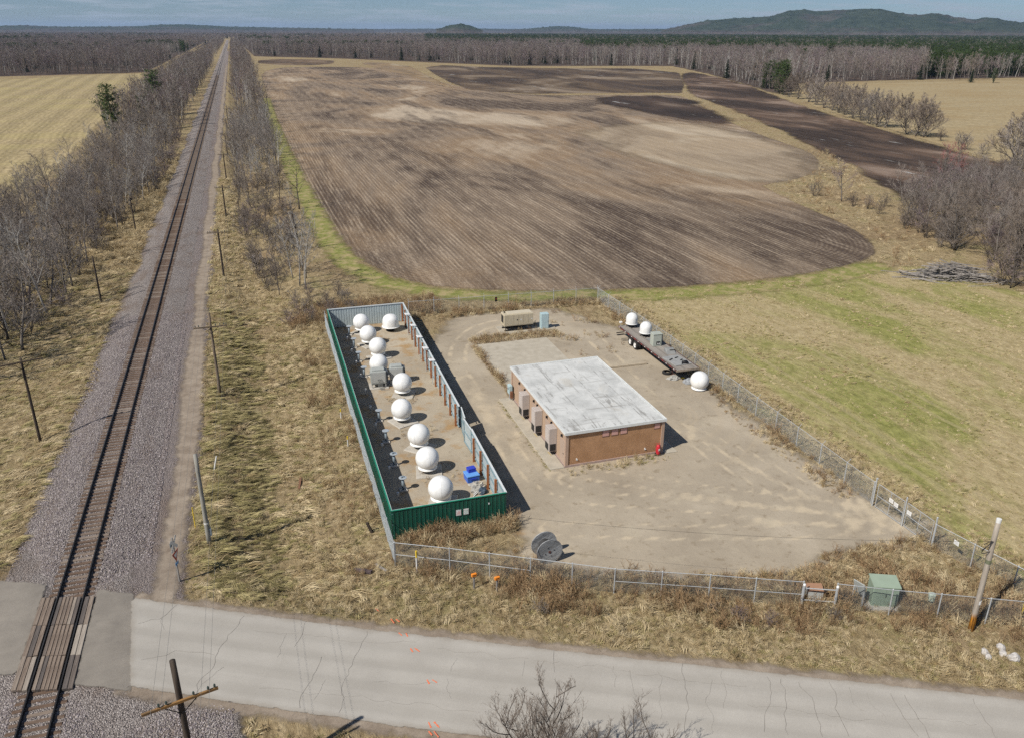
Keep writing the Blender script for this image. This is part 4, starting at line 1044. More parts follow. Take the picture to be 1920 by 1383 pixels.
# ------------------------------------------------------------------ chain link fences
def chain_fence(label, pts, h=1.85, bay=3.0, arms=True, midrail=False, side=1, wr=0.0036):
    t = thing('chain_link_fence', label, 'fence', (*pts[0], hz1(*pts[0])), 0, 'chain link fence runs')
    z0 = hz1(*pts[0]); o = Vector((*pts[0], z0))
    pm = MB(); pm.cyl((0, 0, -0.3), (0, 0, h + 0.04), 0.042, n=8); pm.lathe([(0.045, h), (0.045, h + 0.05), (0, h + 0.09)], 8)
    post_me = pm.mesh('post', galv)
    for si in range(len(pts) - 1):
        a = Vector((*pts[si], 0)); b = Vector((*pts[si + 1], 0)); d = b - a; L = d.length; d.normalize()
        nrm = Vector((d.y, -d.x, 0)) * side
        rz = math.atan2(d.y, d.x)
        n = max(1, round(L / bay)); w = L / n
        P = [Vector((*(a + d * w * k).xy, 0)) for k in range(n + 1)]
        for p in P: p.z = hz1(p.x, p.y)
        for k in range(n + (1 if si == len(pts) - 2 else 0)):
            q = link('post', post_me, t, P[k] - o, (rnd.uniform(-.015, .015), rnd.uniform(-.015, .015), 0))
            if arms:
                m = MB(); m.beam((0, 0, h), nrm * 0.3 + Vector((0, 0, h + 0.3)), 0.03, 0.02); m.build('barb_arm', galv, q)
        m = MB(); m.tube([p - o + Vector((0, 0, h)) for p in P], 0.022, 6); m.build('top_rail', galv, t)
        if midrail:
            m = MB(); m.tube([p - o + Vector((0, 0, h * 0.5)) for p in P[:3]], 0.02, 6); m.build('mid_rail', galv, t)
        if arms:
            for j in range(3):
                m = MB(); m.tube([p - o + nrm * 0.1 * (j + 1) + Vector((0, 0, h + 0.1 * (j + 1))) for p in P], 0.0045, 3); m.build('barbed_wire', galv_wire, t)
        # woven wire of one bay, shared by equal bays: crossing diagonals of thin wire
        wm = MB(); pitch = 0.095; hh = h - 0.06
        for s in (-1, 1):
            x = -hh
            while x < w + hh:
                x0, x1 = (x, x + hh) if s > 0 else (x + hh, x)
                za, zb = 0.04, 0.04 + hh
                xa, xb = x0, x1
                def clip(v):
                    return (v - xa) / (xb - xa)
                t0, t1 = 0.0, 1.0
                lo_, hi_ = sorted((clip(0.0), clip(w)))
                t0 = max(t0, lo_); t1 = min(t1, hi_)
                if t1 - t0 > 0.02:
                    p = Vector((xa + (xb - xa) * t0, 0.003 * s, za + (zb - za) * t0)); q = Vector((xa + (xb - xa) * t1, 0.003 * s, za + (zb - za) * t1))
                    wm.cyl(p, q, wr, n=3, caps=False)
                x += pitch
        wme = wm.mesh('wire_mesh', galv_wire)
        for k in range(n):
            sl = math.atan2(P[k + 1].z - P[k].z, w)
            link('wire_mesh', wme, t, P[k] - o, (0, -sl, rz))
    return t
chain_fence('chain link fence along the road with weeds at its foot', [(6.5, 45.8), (9.8, 44.1), (19.2, 38.85), (24.6, 36.5), (29.7, 34.2)], arms=False, midrail=True, wr=0.0038)
chain_fence('chain link fence run past the green utility cabinet to the right edge', [(31.6, 33.4), (34.4, 31.9), (39.4, 29.5), (46.5, 26.0)], arms=False, wr=0.0038)
chain_fence('rear chain link fence along the field edge behind the generator', [(17.2, 96.6), (30, 95.9), (42.1, 95.2)], side=-1)
chain_fence('right chain link fence between the yard and the green meadow', [(42.1, 95.2), (42.6, 76), (42.5, 62), (42.2, 42.9)], side=-1)
chain_fence('short chain link fence from the gate towards the right edge', [(42.3, 36.9), (43.6, 31.5), (45.2, 26.7)], side=-1, arms=False)
chain_fence('chain link fence outside the long green fence side by the ditch', [(6.9, 95.6), (6.62, 70), (6.46, 45.8)], side=1, wr=0.0032)
sg = thing('small_sign', 'small dark sign with red mark on the rear chain link fence', 'sign', (28.35, 95.9, 1.0))
m = MB(); m.cbox((0, 0, 0.35), (0.3, 0.05, 0.62), 0.01); m.build('plate', black_steel, sg)
m = MB(); m.box((0, -0.03, 0.42), (0.09, 0.006, 0.2)); m.build('mark', M('sign_rust', (0.5, 0.12, 0.05), None, 4, 0.5), sg)
# double gate
def cl_gate_leaf(label, x, y, rz, w):
    g = thing('chain_link_gate', label, 'gate', (x, y, 0.05), rz, 'chain link gate leaves')
    h = 1.95
    for z in (0.06, 1.0, h):
        m = MB(); m.cyl((0.05, 0, z), (w - 0.05, 0, z), 0.024, n=6); m.build('frame_rail', galv, g)
    for xx in (0.05, w / 2, w - 0.05):
        m = MB(); m.cyl((xx, 0, 0.05), (xx, 0, h), 0.024, n=6); m.build('frame_post', galv, g)
    m = MB(); hh = h - 0.1
    for s in (-1, 1):
        u = -hh
        while u < w + hh:
            xa, xb = (u, u + hh) if s > 0 else (u + hh, u)
            lo_, hi_ = sorted(((0.05 - xa) / (xb - xa), (w - 0.05 - xa) / (xb - xa)))
            t0, t1 = max(0, lo_), min(1, hi_)
            if t1 - t0 > 0.02: m.cyl((xa + (xb - xa) * t0, 0.003 * s, 0.07 + hh * t0), (xa + (xb - xa) * t1, 0.003 * s, 0.07 + hh * t1), 0.0034, n=3, caps=False)
            u += 0.095
    m.build('wire_mesh', galv_wire, g)
    return g
cl_gate_leaf('chain link gate leaf farther from the road, carrying two white signs', 42.1, 42.4, R(-88), 2.65)
cl_gate_leaf('chain link gate leaf nearer the road', 42.25, 39.6, R(-90), 2.55)
for lab, x, y in (('tall galvanised gate post at the far end of the gate', 42.05, 42.6), ('tall galvanised gate post in the middle of the gate', 42.2, 39.68), ('tall galvanised gate post at the near end of the gate', 42.3, 36.95)):
    t = thing('gate_post', lab, 'gate post', (x, y, 0), 0, 'gate posts')
    m = MB(); m.cyl((0, 0, -0.3), (0, 0, 2.35), 0.055, n=10); m.build('post', galv, t)
    m = MB(); m.lathe([(0.065, 2.33), (0.065, 2.38), (0.0, 2.44)], 10); m.build('cap', galv, t)
for lab, x, y, z in (('left one of the two white signs on the gate', 42.16, 40.95, 1.25), ('right one of the two white signs on the gate', 42.16, 40.45, 1.2), ('white sign at the middle gate post', 42.2, 39.2, 1.25), ('white sign on the fence just right of the gate', 42.62, 35.3, 1.2)):
    s = thing('gate_sign', lab, 'sign', (x - 0.06, y, z), R(90), 'white signs at the gate')
    m = MB(); m.cbox((0, 0, 0.15), (0.42, 0.015, 0.32), 0.01); m.build('plate', white_paint, s)
    for zz, ww in ((0.2, 0.28), (0.14, 0.32), (0.08, 0.2)):
        m = MB(); m.box((0, 0.009, zz), (ww, 0.003, 0.022)); m.build('print_line', M('print_grey', (0.5, 0.5, 0.5), None, 3, 0.6), s)

# ------------------------------------------------------------------ radomes
def dome_profile(Rr, zc, zcut, n=22):
    """sphere of radius Rr centred at zc, cut off at height zcut; from the cut up to the top"""
    a0 = math.asin((zcut - zc) / Rr)
    return [(Rr * math.cos(a0 + (math.pi / 2 - a0) * k / n), zc + Rr * math.sin(a0 + (math.pi / 2 - a0) * k / n)) for k in range(n)] + [(0, zc + Rr)]
seam_mat = M('seam_grey', (0.62, 0.63, 0.63), (0.56, 0.57, 0.57), 4, 0.4)
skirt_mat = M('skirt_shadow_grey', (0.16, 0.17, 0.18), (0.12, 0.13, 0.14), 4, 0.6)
def radome(label, x, y, Rr=0.95, ped=0.5, pad=True, group='white spherical radomes', rz=0.0, seam=True):
    t = thing('radome', label, 'radome', (x, y, 0), rz, group)
    zc = ped + 0.07 + Rr * 0.80
    sh = MB(); sh.lathe(dome_profile(Rr, zc, ped + 0.10, 26), 44); sh = sh.build('shell', white_shell, t, True)
    if seam:
        for a in (0, 1):
            m = MB(); pts = []
            for k in range(27):
                th = math.asin((ped + 0.12 - zc) / Rr) + (math.pi / 2 - math.asin((ped + 0.12 - zc) / Rr)) * k / 26
                pts.append(((Rr + 0.002) * math.cos(th) * math.cos(R(200 + 90 * a)), (Rr + 0.002) * math.cos(th) * math.sin(R(200 + 90 * a)), zc + (Rr + 0.002) * math.sin(th)))
            m.tube(pts, 0.006, 4); m.build('seam', seam_mat, sh)
    rb = Rr * math.cos(math.asin((ped + 0.10 - zc) / Rr))
    m = MB(); m.lathe([(rb - 0.03, ped + 0.26), (rb + 0.05, ped + 0.14), (rb + 0.17, ped + 0.06), (rb + 0.18, ped + 0.0), (rb + 0.10, ped - 0.02), (0, ped - 0.02)], 40); m.build('base_flange', white_shell, t, True)
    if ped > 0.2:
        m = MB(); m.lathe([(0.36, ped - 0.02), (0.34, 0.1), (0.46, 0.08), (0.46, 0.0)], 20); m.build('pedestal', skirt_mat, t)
    if pad:
        m = MB(); m.cbox((0.05, -0.1, 0.045), (2.1, 2.1, 0.13), 0.03, R(8)); m.build('pad', pad_conc, t)
    return t
rad = [('white radome nearest the green front, first in the row', 11.16, 52.62), ('second white radome from the green front', 11.19, 57.49), ('third white radome from the green front', 11.37, 61.78),
       ('fourth white radome from the green front', 10.92, 67.26), ('fifth white radome, just in front of the two grey cabinets', 12.07, 73.17), ('white radome standing right behind the grey cabinets', 10.68, 78.82),
       ('second white radome behind the grey cabinets', 11.36, 83.79), ('third white radome behind the grey cabinets', 10.94, 88.0), ('rearmost round white radome by the pale rear wall', 10.76, 92.28)]
for k, (lab, x, y) in enumerate(rad):
    radome(lab, x, y, 0.95, 0.48, rz=R(rnd.uniform(0, 90)))
radome('white spherical radome standing on gravel at the end of the flatbed trailer', 40.55, 65.9, 0.93, 0.10, False, rz=R(30))
# squat radome on a black stand by the rear wall
t = thing('squat_radome', 'squat white radome on a black stand in the rear right corner', 'radome', (14.15, 91.9, 0))
m = MB(); m.lathe([(0.95, 0.62), (0.955, 0.85), (0.95, 1.15), (0.93, 1.3)] + [(0.93 * math.cos(R(a)), 1.3 + 0.75 * math.sin(R(a))) for a in range(8, 90, 8)] + [(0, 2.05)], 40); m.build('shell', white_shell, t, True)
m = MB(); m.lathe([(0.95, 0.63), (1.06, 0.6), (1.06, 0.55), (0.35, 0.3), (0, 0.3)], 36); m.build('base_flange', white_shell, t, True)
m = MB(); m.lathe([(0.35, 0.31), (0.33, 0.08), (0.5, 0.06), (0.5, 0)], 16); m.build('stand', black_steel, t)

# ------------------------------------------------------------------ antenna pedestals along the shade line
m1 = MB(); m1.cyl((0, 0, 0.05), (0, 0, 1.08), 0.11, n=14)
m2 = MB(); m2.lathe([(0.0, 1.05), (0.16, 1.05), (0.30, 1.1), (0.31, 1.14), (0, 1.14)], 20)
m3 = MB(); m3.cbox((0, 0, 0.06), (0.62, 0.62, 0.14), 0.02)
pedm = (m1.mesh('column', steel_blue, True), m2.mesh('top_plate', M('plate_grey', (0.44, 0.48, 0.51), (0.36, 0.4, 0.43), 4, 0.4, 0.2)), m3.mesh('foot', pad_conc))
peds = [(8.78, 55.3), (8.79, 59.35), (8.86, 63.7), (8.94, 68.0), (9.12, 78.7), (9.18, 83.1), (9.23, 87.4), (9.24, 91.7)]
plab = ['first steel antenna pedestal from the green front', 'second steel antenna pedestal from the green front', 'third steel antenna pedestal from the green front', 'fourth steel antenna pedestal from the green front, before the cabinets',
        'steel antenna pedestal just behind the grey cabinets', 'second steel antenna pedestal behind the grey cabinets', 'third steel antenna pedestal behind the grey cabinets', 'rearmost steel antenna pedestal by the rear wall']
for (x, y), lab in zip(peds, plab):
    t = thing('antenna_pedestal', lab, 'pedestal', (x, y, 0), 0, 'steel antenna pedestals')
    for nme, me in zip(('column', 'top_plate', 'foot'), pedm): link(nme, me, t)
    if y < 60:
        m = MB(); m.cbox((0.02, 0.05, 1.2), (0.2, 0.12, 0.12), 0.015); m.cyl((-0.1, -0.05, 1.14), (-0.1, -0.05, 1.25), 0.04, n=8); m.build('bracket', steel_blue, t)
boxes = [(8.15, 54.0), (8.2, 58.2), (8.3, 62.3), (8.4, 66.4), (8.5, 70.2), (8.6, 74.2), (8.65, 78.0), (8.7, 81.7), (8.7, 85.4), (8.72, 89.4)]
for k, (x, y) in enumerate(boxes):
    t = thing('junction_box', 'small white junction box in the fence shade, %s from the green front' % ['first', 'second', 'third', 'fourth', 'fifth', 'sixth', 'seventh', 'eighth', 'ninth', 'last'][k], 'junction box', (x, y, 0), 0, 'junction boxes in the fence shade')
    m = MB(); m.cyl((0, 0, 0), (0, 0, 0.5), 0.035, n=8); m.build('stub', galv, t)
    m = MB(); m.cbox((0, 0, 0.58), (0.2, 0.14, 0.24), 0.02); m.build('box', white_paint, t)

# ------------------------------------------------------------------ grey equipment cabinets
def cabinet(label, x, y, w, d, h, rz, z=0.5):
    t = thing('equipment_cabinet', label, 'cabinet', (x, y, 0), rz, 'grey equipment cabinets between the radomes')
    m = MB(); m.cbox((0, 0, z + h / 2), (w, d, h), 0.03); m.build('body', cab_grey, t)
    m = MB(); m.cbox((0, 0.02, z + h + 0.09), (w * 0.82, d * 0.7, 0.16), 0.03); m.build('roof_hood', cab_grey, t)
    m = MB(); m.box((0, -d / 2 - 0.012, z + h * 0.52), (w * 0.86, 0.02, h * 0.82)); m.build('door', M('cabinet_door', (0.44, 0.45, 0.43), (0.38, 0.39, 0.37), 2, 0.5), t)
    m = MB(); m.box((w / 2 + 0.10, 0, z + h * 0.5), (0.18, d * 0.75, h * 0.9)); m.build('cooling_unit', cab_dark, t)
    m = MB(); m.box((-w / 2 - 0.03, 0, z + h * 0.72), (0.04, d * 0.5, h * 0.25)); m.build('louvre', M('louvre_grey', (0.30, 0.32, 0.31), None, 3, 0.6), t)
    for sx in (-1, 1):
        for sy in (-1, 1):
            m = MB(); m.box((sx * (w / 2 - 0.08), sy * (d / 2 - 0.08), z / 2), (0.09, 0.09, z)); m.build('leg', galv, t)
    m = MB(); m.box((0, -d / 2 + 0.05, z - 0.05), (w * 0.9, 0.06, 0.07)); m.build('rail', black_steel, t)
    m = MB()
    for k in range(4):
        m.tube([(-0.1 + 0.12 * k, -d / 2 - 0.05, z + 0.5), (-0.05 + 0.12 * k, -d / 2 - 0.2, 0.3), (0.15 + 0.1 * k, -d / 2 - 0.45, 0.04), (0.7 + 0.1 * k, -d / 2 - 0.5, 0.04)], 0.022, 5)
    m.build('cable_bundle', M('cable_grey', (0.28, 0.29, 0.28), None, 3, 0.6), t)
    m = MB(); m.cbox((0.0, 0.0, 0.05), (w + 0.4, d + 0.4, 0.13), 0.02); m.build('pad', pad_conc, t)
cabinet('left grey equipment cabinet on legs between the radomes', 10.15, 75.9, 1.5, 1.15, 1.25, R(-4), 0.55)
cabinet('right grey equipment cabinet on legs, partly behind a radome', 12.05, 76.3, 1.35, 1.05, 1.2, R(-6), 0.6)

# ------------------------------------------------------------------ flat panel antennas above the right fence side
for k, (fx, lab) in enumerate(((26.0, 'flat white panel antenna on the fence top, nearest'), (29.5, 'flat white panel antenna on the fence top, second from nearest'), (33.0, 'flat white panel antenna on the fence top, middle of five'), (36.8, 'flat white panel antenna on the fence top, second from the rear'), (40.8, 'flat white panel antenna on the fence top, rearmost'))):
    p = right.matrix_basis @ Vector((fx, 0.32, 0))
    t = thing('panel_antenna', lab, 'antenna', p, R(15), 'flat panel antennas along the fence')
    m = MB(); m.cyl((0, 0, 0), (0, 0, 2.5), 0.04, n=8); m.build('mast', galv, t)
    m = MB(); m.cbox((0, 0, 0), (0.62, 0.42, 0.05), 0.02); o = m.build('panel', white_shell, t, loc=(0, 0, 2.62), rot=(R(14), R(8), 0))
    m = MB(); m.cbox((0, 0, -0.06), (0.2, 0.16, 0.09), 0.015); m.build('mount', galv, o)

# ------------------------------------------------------------------ blue boxes and scrap by the fence
blue_pl = M('blue_plastic', (0.05, 0.16, 0.62), (0.045, 0.13, 0.5), 3, 0.45)
blue_dk = M('dark_blue_plastic', (0.03, 0.06, 0.50), (0.03, 0.05, 0.4), 3, 0.45)
t = thing('blue_tote', 'large blue plastic tote at the foot of the pale fence', 'box', (14.25, 55.3, 0), R(5))
m = MB(); m.box((0, 0, 0.3), (0.95, 0.95, 0.56), taper=1.06); m.build('body', blue_pl, t)
m = MB(); m.cbox((0, 0, 0.6), (1.06, 1.06, 0.08), 0.02); m.build('lid', M('light_blue_lid', (0.14, 0.34, 0.75), (0.12, 0.3, 0.65), 3, 0.45), t)
m = MB(); m.box((0, -0.52, 0.35), (0.5, 0.04, 0.1)); m.build('handle', blue_dk, t)
t = thing('blue_crate', 'small dark blue crate stacked on the large blue tote', 'box', (14.3, 55.55, 0.645), R(9))
m = MB(); m.box((0, 0, 0.15), (0.6, 0.45, 0.3), taper=1.08); m.build('body', blue_dk, t)
m = MB(); m.cbox((0, 0, 0.32), (0.66, 0.52, 0.05), 0.015); m.build('rim', blue_dk, t)
def blob(name, mat, parent, c, s, seed, amp=0.3, sub=3):
    bm = bmesh.new(); bmesh.ops.create_icosphere(bm, subdivisions=sub, radius=1.0)
    for v in bm.verts:
        v.co *= 1 + amp * mnoise.fractal(v.co * 1.6 + Vector((seed, 0, 0)), 0.8, 2.1, 4)
        v.co = Vector((v.co.x * s[0], v.co.y * s[1], max(v.co.z, -0.3) * s[2])) + Vector(c)
    me = bpy.data.meshes.new(name); bm.to_mesh(me); bm.free(); me.materials.append(mat)
    return link(name, me, parent)
t = thing('scrap_pile', 'heap of tarpaulin, pipes and hose in front of the pale fence', 'scrap heap', (14.3, 53.4, 0))
blob('tarpaulin', M('pale_tarp', (0.42, 0.40, 0.36), (0.25, 0.25, 0.24), 3, 0.7), t, (-0.15, 0.5, 0.15), (0.45, 0.5, 0.35), 3, 0.5)
blob('dark_sack', M('navy_sack', (0.05, 0.075, 0.11), (0.03, 0.045, 0.07), 4, 0.6), t, (0.25, -0.25, 0.12), (0.4, 0.35, 0.3), 6, 0.4)
blob('grey_bundle', M('grey_bundle', (0.16, 0.16, 0.15), (0.4, 0.39, 0.36), 5, 0.8), t, (-0.05, 0.1, 0.12), (0.5, 0.45, 0.3), 11, 0.5)
m = MB(); m.tube([(0.1 + 0.3 * math.cos(R(a)), 0.45 + 0.3 * math.sin(R(a)), 0.5 + 0.02 * math.sin(R(3 * a))) for a in range(0, 361, 20)], 0.03, 6); m.build('hose_coil', M('hose_pale', (0.5, 0.47, 0.4), None, 3, 0.6), t)
for k in range(5):
    m = MB(); m.cyl((-0.6 + 0.05 * k, -0.7 + 0.12 * k, 0.06 + 0.03 * k), (0.5, 0.2 + 0.1 * k, 0.3 + 0.04 * k), 0.035, n=7); m.build('pipe', [white_paint, wood_grey][k % 2], t)

# ------------------------------------------------------------------ equipment building
def m_aggregate():
    t = NT('aggregate_wall')
    f = t.noise(26, detail=3, rough=0.8)
    b = t.noise(0.8, detail=5, rough=0.6)
    st = t.noise(1.1, (1, 1, 0.15), 5, 0.65, seed=3.0)
    c = t.ramp(b, [(0.3, (0.37, 0.21, 0.112)), (0.7, (0.50, 0.295, 0.165))])
    c = t.mix(t.math('MULTIPLY', t.step(st, 0.5, 0.7), 0.35), c, (0.25, 0.14, 0.075))
    c = t.mix(0.75, c, t.ramp(f, [(0.3, 0.5), (0.7, 1.35)]), 'MULTIPLY')
    return t.done(c, 0.9, f, 0.6, 0.02, 0.1)
def m_roof():
    t = NT('roof_membrane')
    a = t.noise(0.55, (1, 0.8, 1), 8, 0.68, 0.4)
    st = t.noise(1.4, (1.0, 0.16, 1), 7, 0.72, 0.5, seed=3.0)
    st2 = t.noise(1.1, (0.14, 1.6, 1), 6, 0.7, 0.4, seed=7.0)
    c = t.ramp(a, [(0.28, (0.38, 0.39, 0.38)), (0.56, (0.58, 0.59, 0.575))])
    c = t.mix(t.math('MULTIPLY', t.step(st, 0.55, 0.66), 0.75), c, (0.22, 0.215, 0.2))
    c = t.mix(t.math('MULTIPLY', t.step(st2, 0.57, 0.68), 0.6), c, (0.25, 0.24, 0.22))
    x = t.xyz()
    for s0 in (24.6, 27.0, 29.2):
        d = t.math('ABSOLUTE', t.math('SUBTRACT', x[0], t.math('ADD', s0 - 0.1, t.math('MULTIPLY', t.noise(0.5, seed=s0), 0.2))))
        m_ = t.math('MULTIPLY', t.step(d, 0.07, 0.015), t.step(t.noise(0.8, seed=s0 * 2), 0.40, 0.58))
        c = t.mix(t.math('MULTIPLY', m_, 0.7), c, (0.20, 0.195, 0.18))
    e = t.step(t.noise(0.45, seed=11.0, detail=5), 0.58, 0.72)
    c = t.mix(t.math('MULTIPLY', e, 0.3), c, (0.45, 0.40, 0.31))
    return t.done(c, 0.7, a, 0.15, 0.02, 0.2)
agg = m_aggregate(); roof_mat = m_roof()
tan_wall = M('tan_wall', (0.43, 0.315, 0.225), (0.38, 0.27, 0.19), 9, 0.85, bump=0.2)
pink = M('pinkish_paint', (0.44, 0.315, 0.24), (0.39, 0.275, 0.205), 2, 0.7)
pink_vent = M('vent_pink', (0.56, 0.33, 0.29), (0.5, 0.29, 0.25), 2, 0.6)
door_mat = M('door_tan', (0.43, 0.33, 0.26), (0.39, 0.295, 0.235), 1.5, 0.6)
grille = M('grille_dark', (0.035, 0.035, 0.036), (0.02, 0.02, 0.02), 9, 0.6)
hvac_mat = M('hvac_beige', (0.47, 0.42, 0.39), (0.43, 0.38, 0.35), 2, 0.5)
X0, X1, Y0, Y1, BH = 22.1, 30.8, 54.95, 69.4, 3.05
b = thing('equipment_building', 'low flat roofed brown building with white membrane roof', 'building', (X0, Y0, 0))
w_, l_ = X1 - X0, Y1 - Y0
m = MB(); m.box((w_ / 2, 0.1, BH / 2 + 0.1), (w_ - 0.36, 0.2, BH - 0.2)); m.build('front_wall', agg, b)
m = MB(); m.box((0.1, l_ / 2, BH / 2 + 0.1), (0.2, l_ - 0.02, BH - 0.2)); m.build('side_wall', tan_wall, b)
m = MB(); m.box((w_ - 0.1, l_ / 2, BH / 2 + 0.1), (0.2, l_ - 0.02, BH - 0.2)); m.build('side_wall', agg, b)
m = MB(); m.box((w_ / 2, l_ - 0.1, BH / 2 + 0.1), (w_ - 0.42, 0.18, BH - 0.2)); m.build('rear_wall', agg, b)
for xx, yy in ((0.06, 0.06), (w_ - 0.06, 0.06), (0.06, l_ - 0.06), (w_ - 0.06, l_ - 0.06)):
    m = MB(); m.box((xx, yy, BH / 2 + 0.1), (0.26, 0.26, BH - 0.19)); m.build('corner_trim', pink, b)
m = MB(); m.box((w_ / 2, l_ / 2, 0.1), (w_ + 0.16, l_ + 0.16, 0.2)); m.build('plinth', M('plinth_pink', (0.40, 0.30, 0.265), (0.33, 0.25, 0.22), 2, 0.9), b)
# roof: slab with a turned-up white edge
ov = 0.14
m = MB(); m.box((w_ / 2, l_ / 2, BH + 0.06), (w_ + 2 * ov, l_ + 2 * ov, 0.13)); rf = m.build('roof', roof_mat, b)
for c, d in (((w_ / 2, -ov - 0.02, BH + 0.06), (w_ + 2 * ov + 0.09, 0.04, 0.24)), ((w_ / 2, l_ + ov + 0.02, BH + 0.06), (w_ + 2 * ov + 0.09, 0.04, 0.24)), ((-ov - 0.02, l_ / 2, BH + 0.062), (0.04, l_ + 2 * ov - 0.002, 0.236)), ((w_ + ov + 0.02, l_ / 2, BH + 0.062), (0.04, l_ + 2 * ov - 0.002, 0.236))):
    m = MB(); m.box(c, d); m.build('fascia', M('fascia_white', (0.68, 0.70, 0.69), (0.6, 0.62, 0.61), 3, 0.5), rf)
for c, d in (((w_ / 2, -ov + 0.08, BH + 0.14), (w_ + 2 * ov - 0.02, 0.16, 0.03)), ((-ov + 0.08, l_ / 2, BH + 0.141), (0.16, l_ + 2 * ov - 0.36, 0.03)), ((w_ + ov - 0.08, l_ / 2, BH + 0.141), (0.16, l_ + 2 * ov - 0.36, 0.03)), ((w_ / 2, l_ + ov - 0.08, BH + 0.14), (w_ + 2 * ov - 0.02, 0.16, 0.03))):
    m = MB(); m.box(c, d); m.build('edge_strip', M('edge_grey', (0.62, 0.64, 0.63), (0.5, 0.52, 0.51), 1.5, 0.6), rf)
# front louvres and fittings
for xx in (3.45, 4.25, 5.05, 8.1):
    m = MB(); sz = 0.56 if xx < 8 else 0.48
    m.box((xx, -0.012, 2.62), (sz + 0.1, 0.03, sz + 0.06)); v = m.build('vent', M('vent_frame', (0.30, 0.17, 0.12), None, 3, 0.7), b)
    m = MB(); m.box((xx, -0.034, 2.62), (sz - 0.02, 0.02, sz - 0.06)); m.build('vent_plate', pink_vent, v)
for xx in (0.95, 7.1):
    m = MB(); m.cbox((xx, -0.02, 0.62), (0.1, 0.05, 0.18), 0.01); m.cbox((xx + 0.06, -0.05, 0.58), (0.06, 0.06, 0.06), 0.01); m.build('hose_tap', white_paint, b)
red_p = M('red_enamel', (0.55, 0.03, 0.045), (0.45, 0.025, 0.035), 3, 0.35)
fe = thing('fire_extinguisher', 'red wheeled fire extinguisher at the right front corner of the building', 'fire extinguisher', (30.25, 54.55, 0), 0)
m = MB(); m.lathe([(0.0, 0.14), (0.15, 0.16), (0.17, 0.24), (0.17, 0.88), (0.13, 1.0), (0.06, 1.04), (0.0, 1.05)], 18); m.build('cylinder', red_p, fe, True)
m = MB(); m.tube([(0.16, 0.04, 0.12), (0.19, 0.09, 0.7), (0.18, 0.1, 1.12), (-0.18, 0.1, 1.12), (-0.19, 0.09, 0.7), (-0.16, 0.04, 0.12)], 0.02, 6); m.build('handle_frame', red_p, fe)
for s in (-1, 1):
    m = MB(); m.cyl((s * 0.17, 0.06, 0.14), (s * 0.22, 0.06, 0.14), 0.14, n=14); m.build('wheel', dark_rubber, fe)
m = MB(); m.tube([(0.0, -0.02, 1.06), (0.14, -0.1, 1.0), (0.15, -0.16, 0.6), (0.05, -0.19, 0.45), (-0.03, -0.19, 0.62)], 0.018, 6); m.build('hose', dark_rubber, fe)
m = MB(); m.box((0, -0.176, 0.62), (0.14, 0.008, 0.2)); m.build('label_plate', white_paint, fe)
# left side: doors, wall air conditioners, lamps
doors = [0.75, 4.35, 7.75, 11.9]
for yy in doors:
    m = MB(); m.box((-0.012, yy, 1.22), (0.03, 1.14, 2.16)); dfr = m.build('door_frame', pink, b)
    m = MB(); m.box((-0.034, yy, 1.2), (0.02, 0.98, 2.06)); dd = m.build('door', door_mat, dfr)
    m = MB(); m.cyl((-0.03, yy - 0.38, 1.1), (-0.1, yy - 0.38, 1.1), 0.02, n=6); m.box((-0.1, yy - 0.34, 1.1), (0.02, 0.12, 0.03)); dh = m.build('door_handle', black_steel, dfr)
    m = MB(); m.cbox((-0.08, yy + 0.1, 2.55), (0.16, 0.14, 0.2), 0.02); m.build('wall_lamp', black_steel, b)
for yy in (2.55, 6.15, 9.65):
    m = MB(); m.cbox((-0.36, yy, 1.55), (0.72, 0.95, 2.1), 0.03); ac = m.build('air_conditioner', hvac_mat, b)
    m = MB(); m.box((-0.36, yy - 0.481, 0.86), (0.52, 0.02, 0.62)); m.build('grille', grille, ac)
    m = MB(); m.box((-0.728, yy, 0.86), (0.02, 0.72, 0.62)); m.build('grille', grille, ac)
    m = MB(); m.box((-0.728, yy, 1.95), (0.012, 0.8, 0.9)); m.build('access_panel', M('hvac_panel', (0.52, 0.47, 0.44), (0.48, 0.43, 0.4), 3, 0.5), ac)
    for s in (-1, 1):
        m = MB(); m.beam((-0.02, yy + s * 0.4, 0.22), (-0.66, yy + s * 0.4, 0.5), 0.04, 0.04); m.build('bracket', black_steel, ac)
    m = MB(); m.cbox((-0.08, yy + 0.75, 2.55), (0.16, 0.12, 0.18), 0.02); m.build('wall_lamp', black_steel, b)
mb = thing('meter_cabinet', 'pale blue electric meter cabinet on a stand at the far building corner', 'meter cabinet', (21.75, 69.0, 0))
pale_blue = M('pale_blue_paint', (0.42, 0.55, 0.58), (0.36, 0.48, 0.51), 2, 0.5)
m = MB(); m.cbox((0, 0, 1.15), (0.34, 0.6, 0.85), 0.03); m.build('box', pale_blue, mb)
m = MB(); m.cyl((-0.18, -0.1, 1.3), (-0.27, -0.1, 1.3), 0.09, n=12); m.build('meter', M('meter_glass', (0.3, 0.33, 0.34), None, 3, 0.15), mb)
m = MB(); m.cyl((0, 0.15, 0), (0, 0.15, 0.75), 0.05, n=8); m.cyl((0, -0.15, 0), (0, -0.15, 0.75), 0.05, n=8); m.build('stand', galv, mb)
m = MB(); m.cbox((0.02, -0.42, 0.7), (0.25, 0.2, 0.7), 0.02); m.build('rusty_box', M('rusty_box', (0.24, 0.11, 0.06), (0.15, 0.075, 0.05), 4, 0.8), mb)

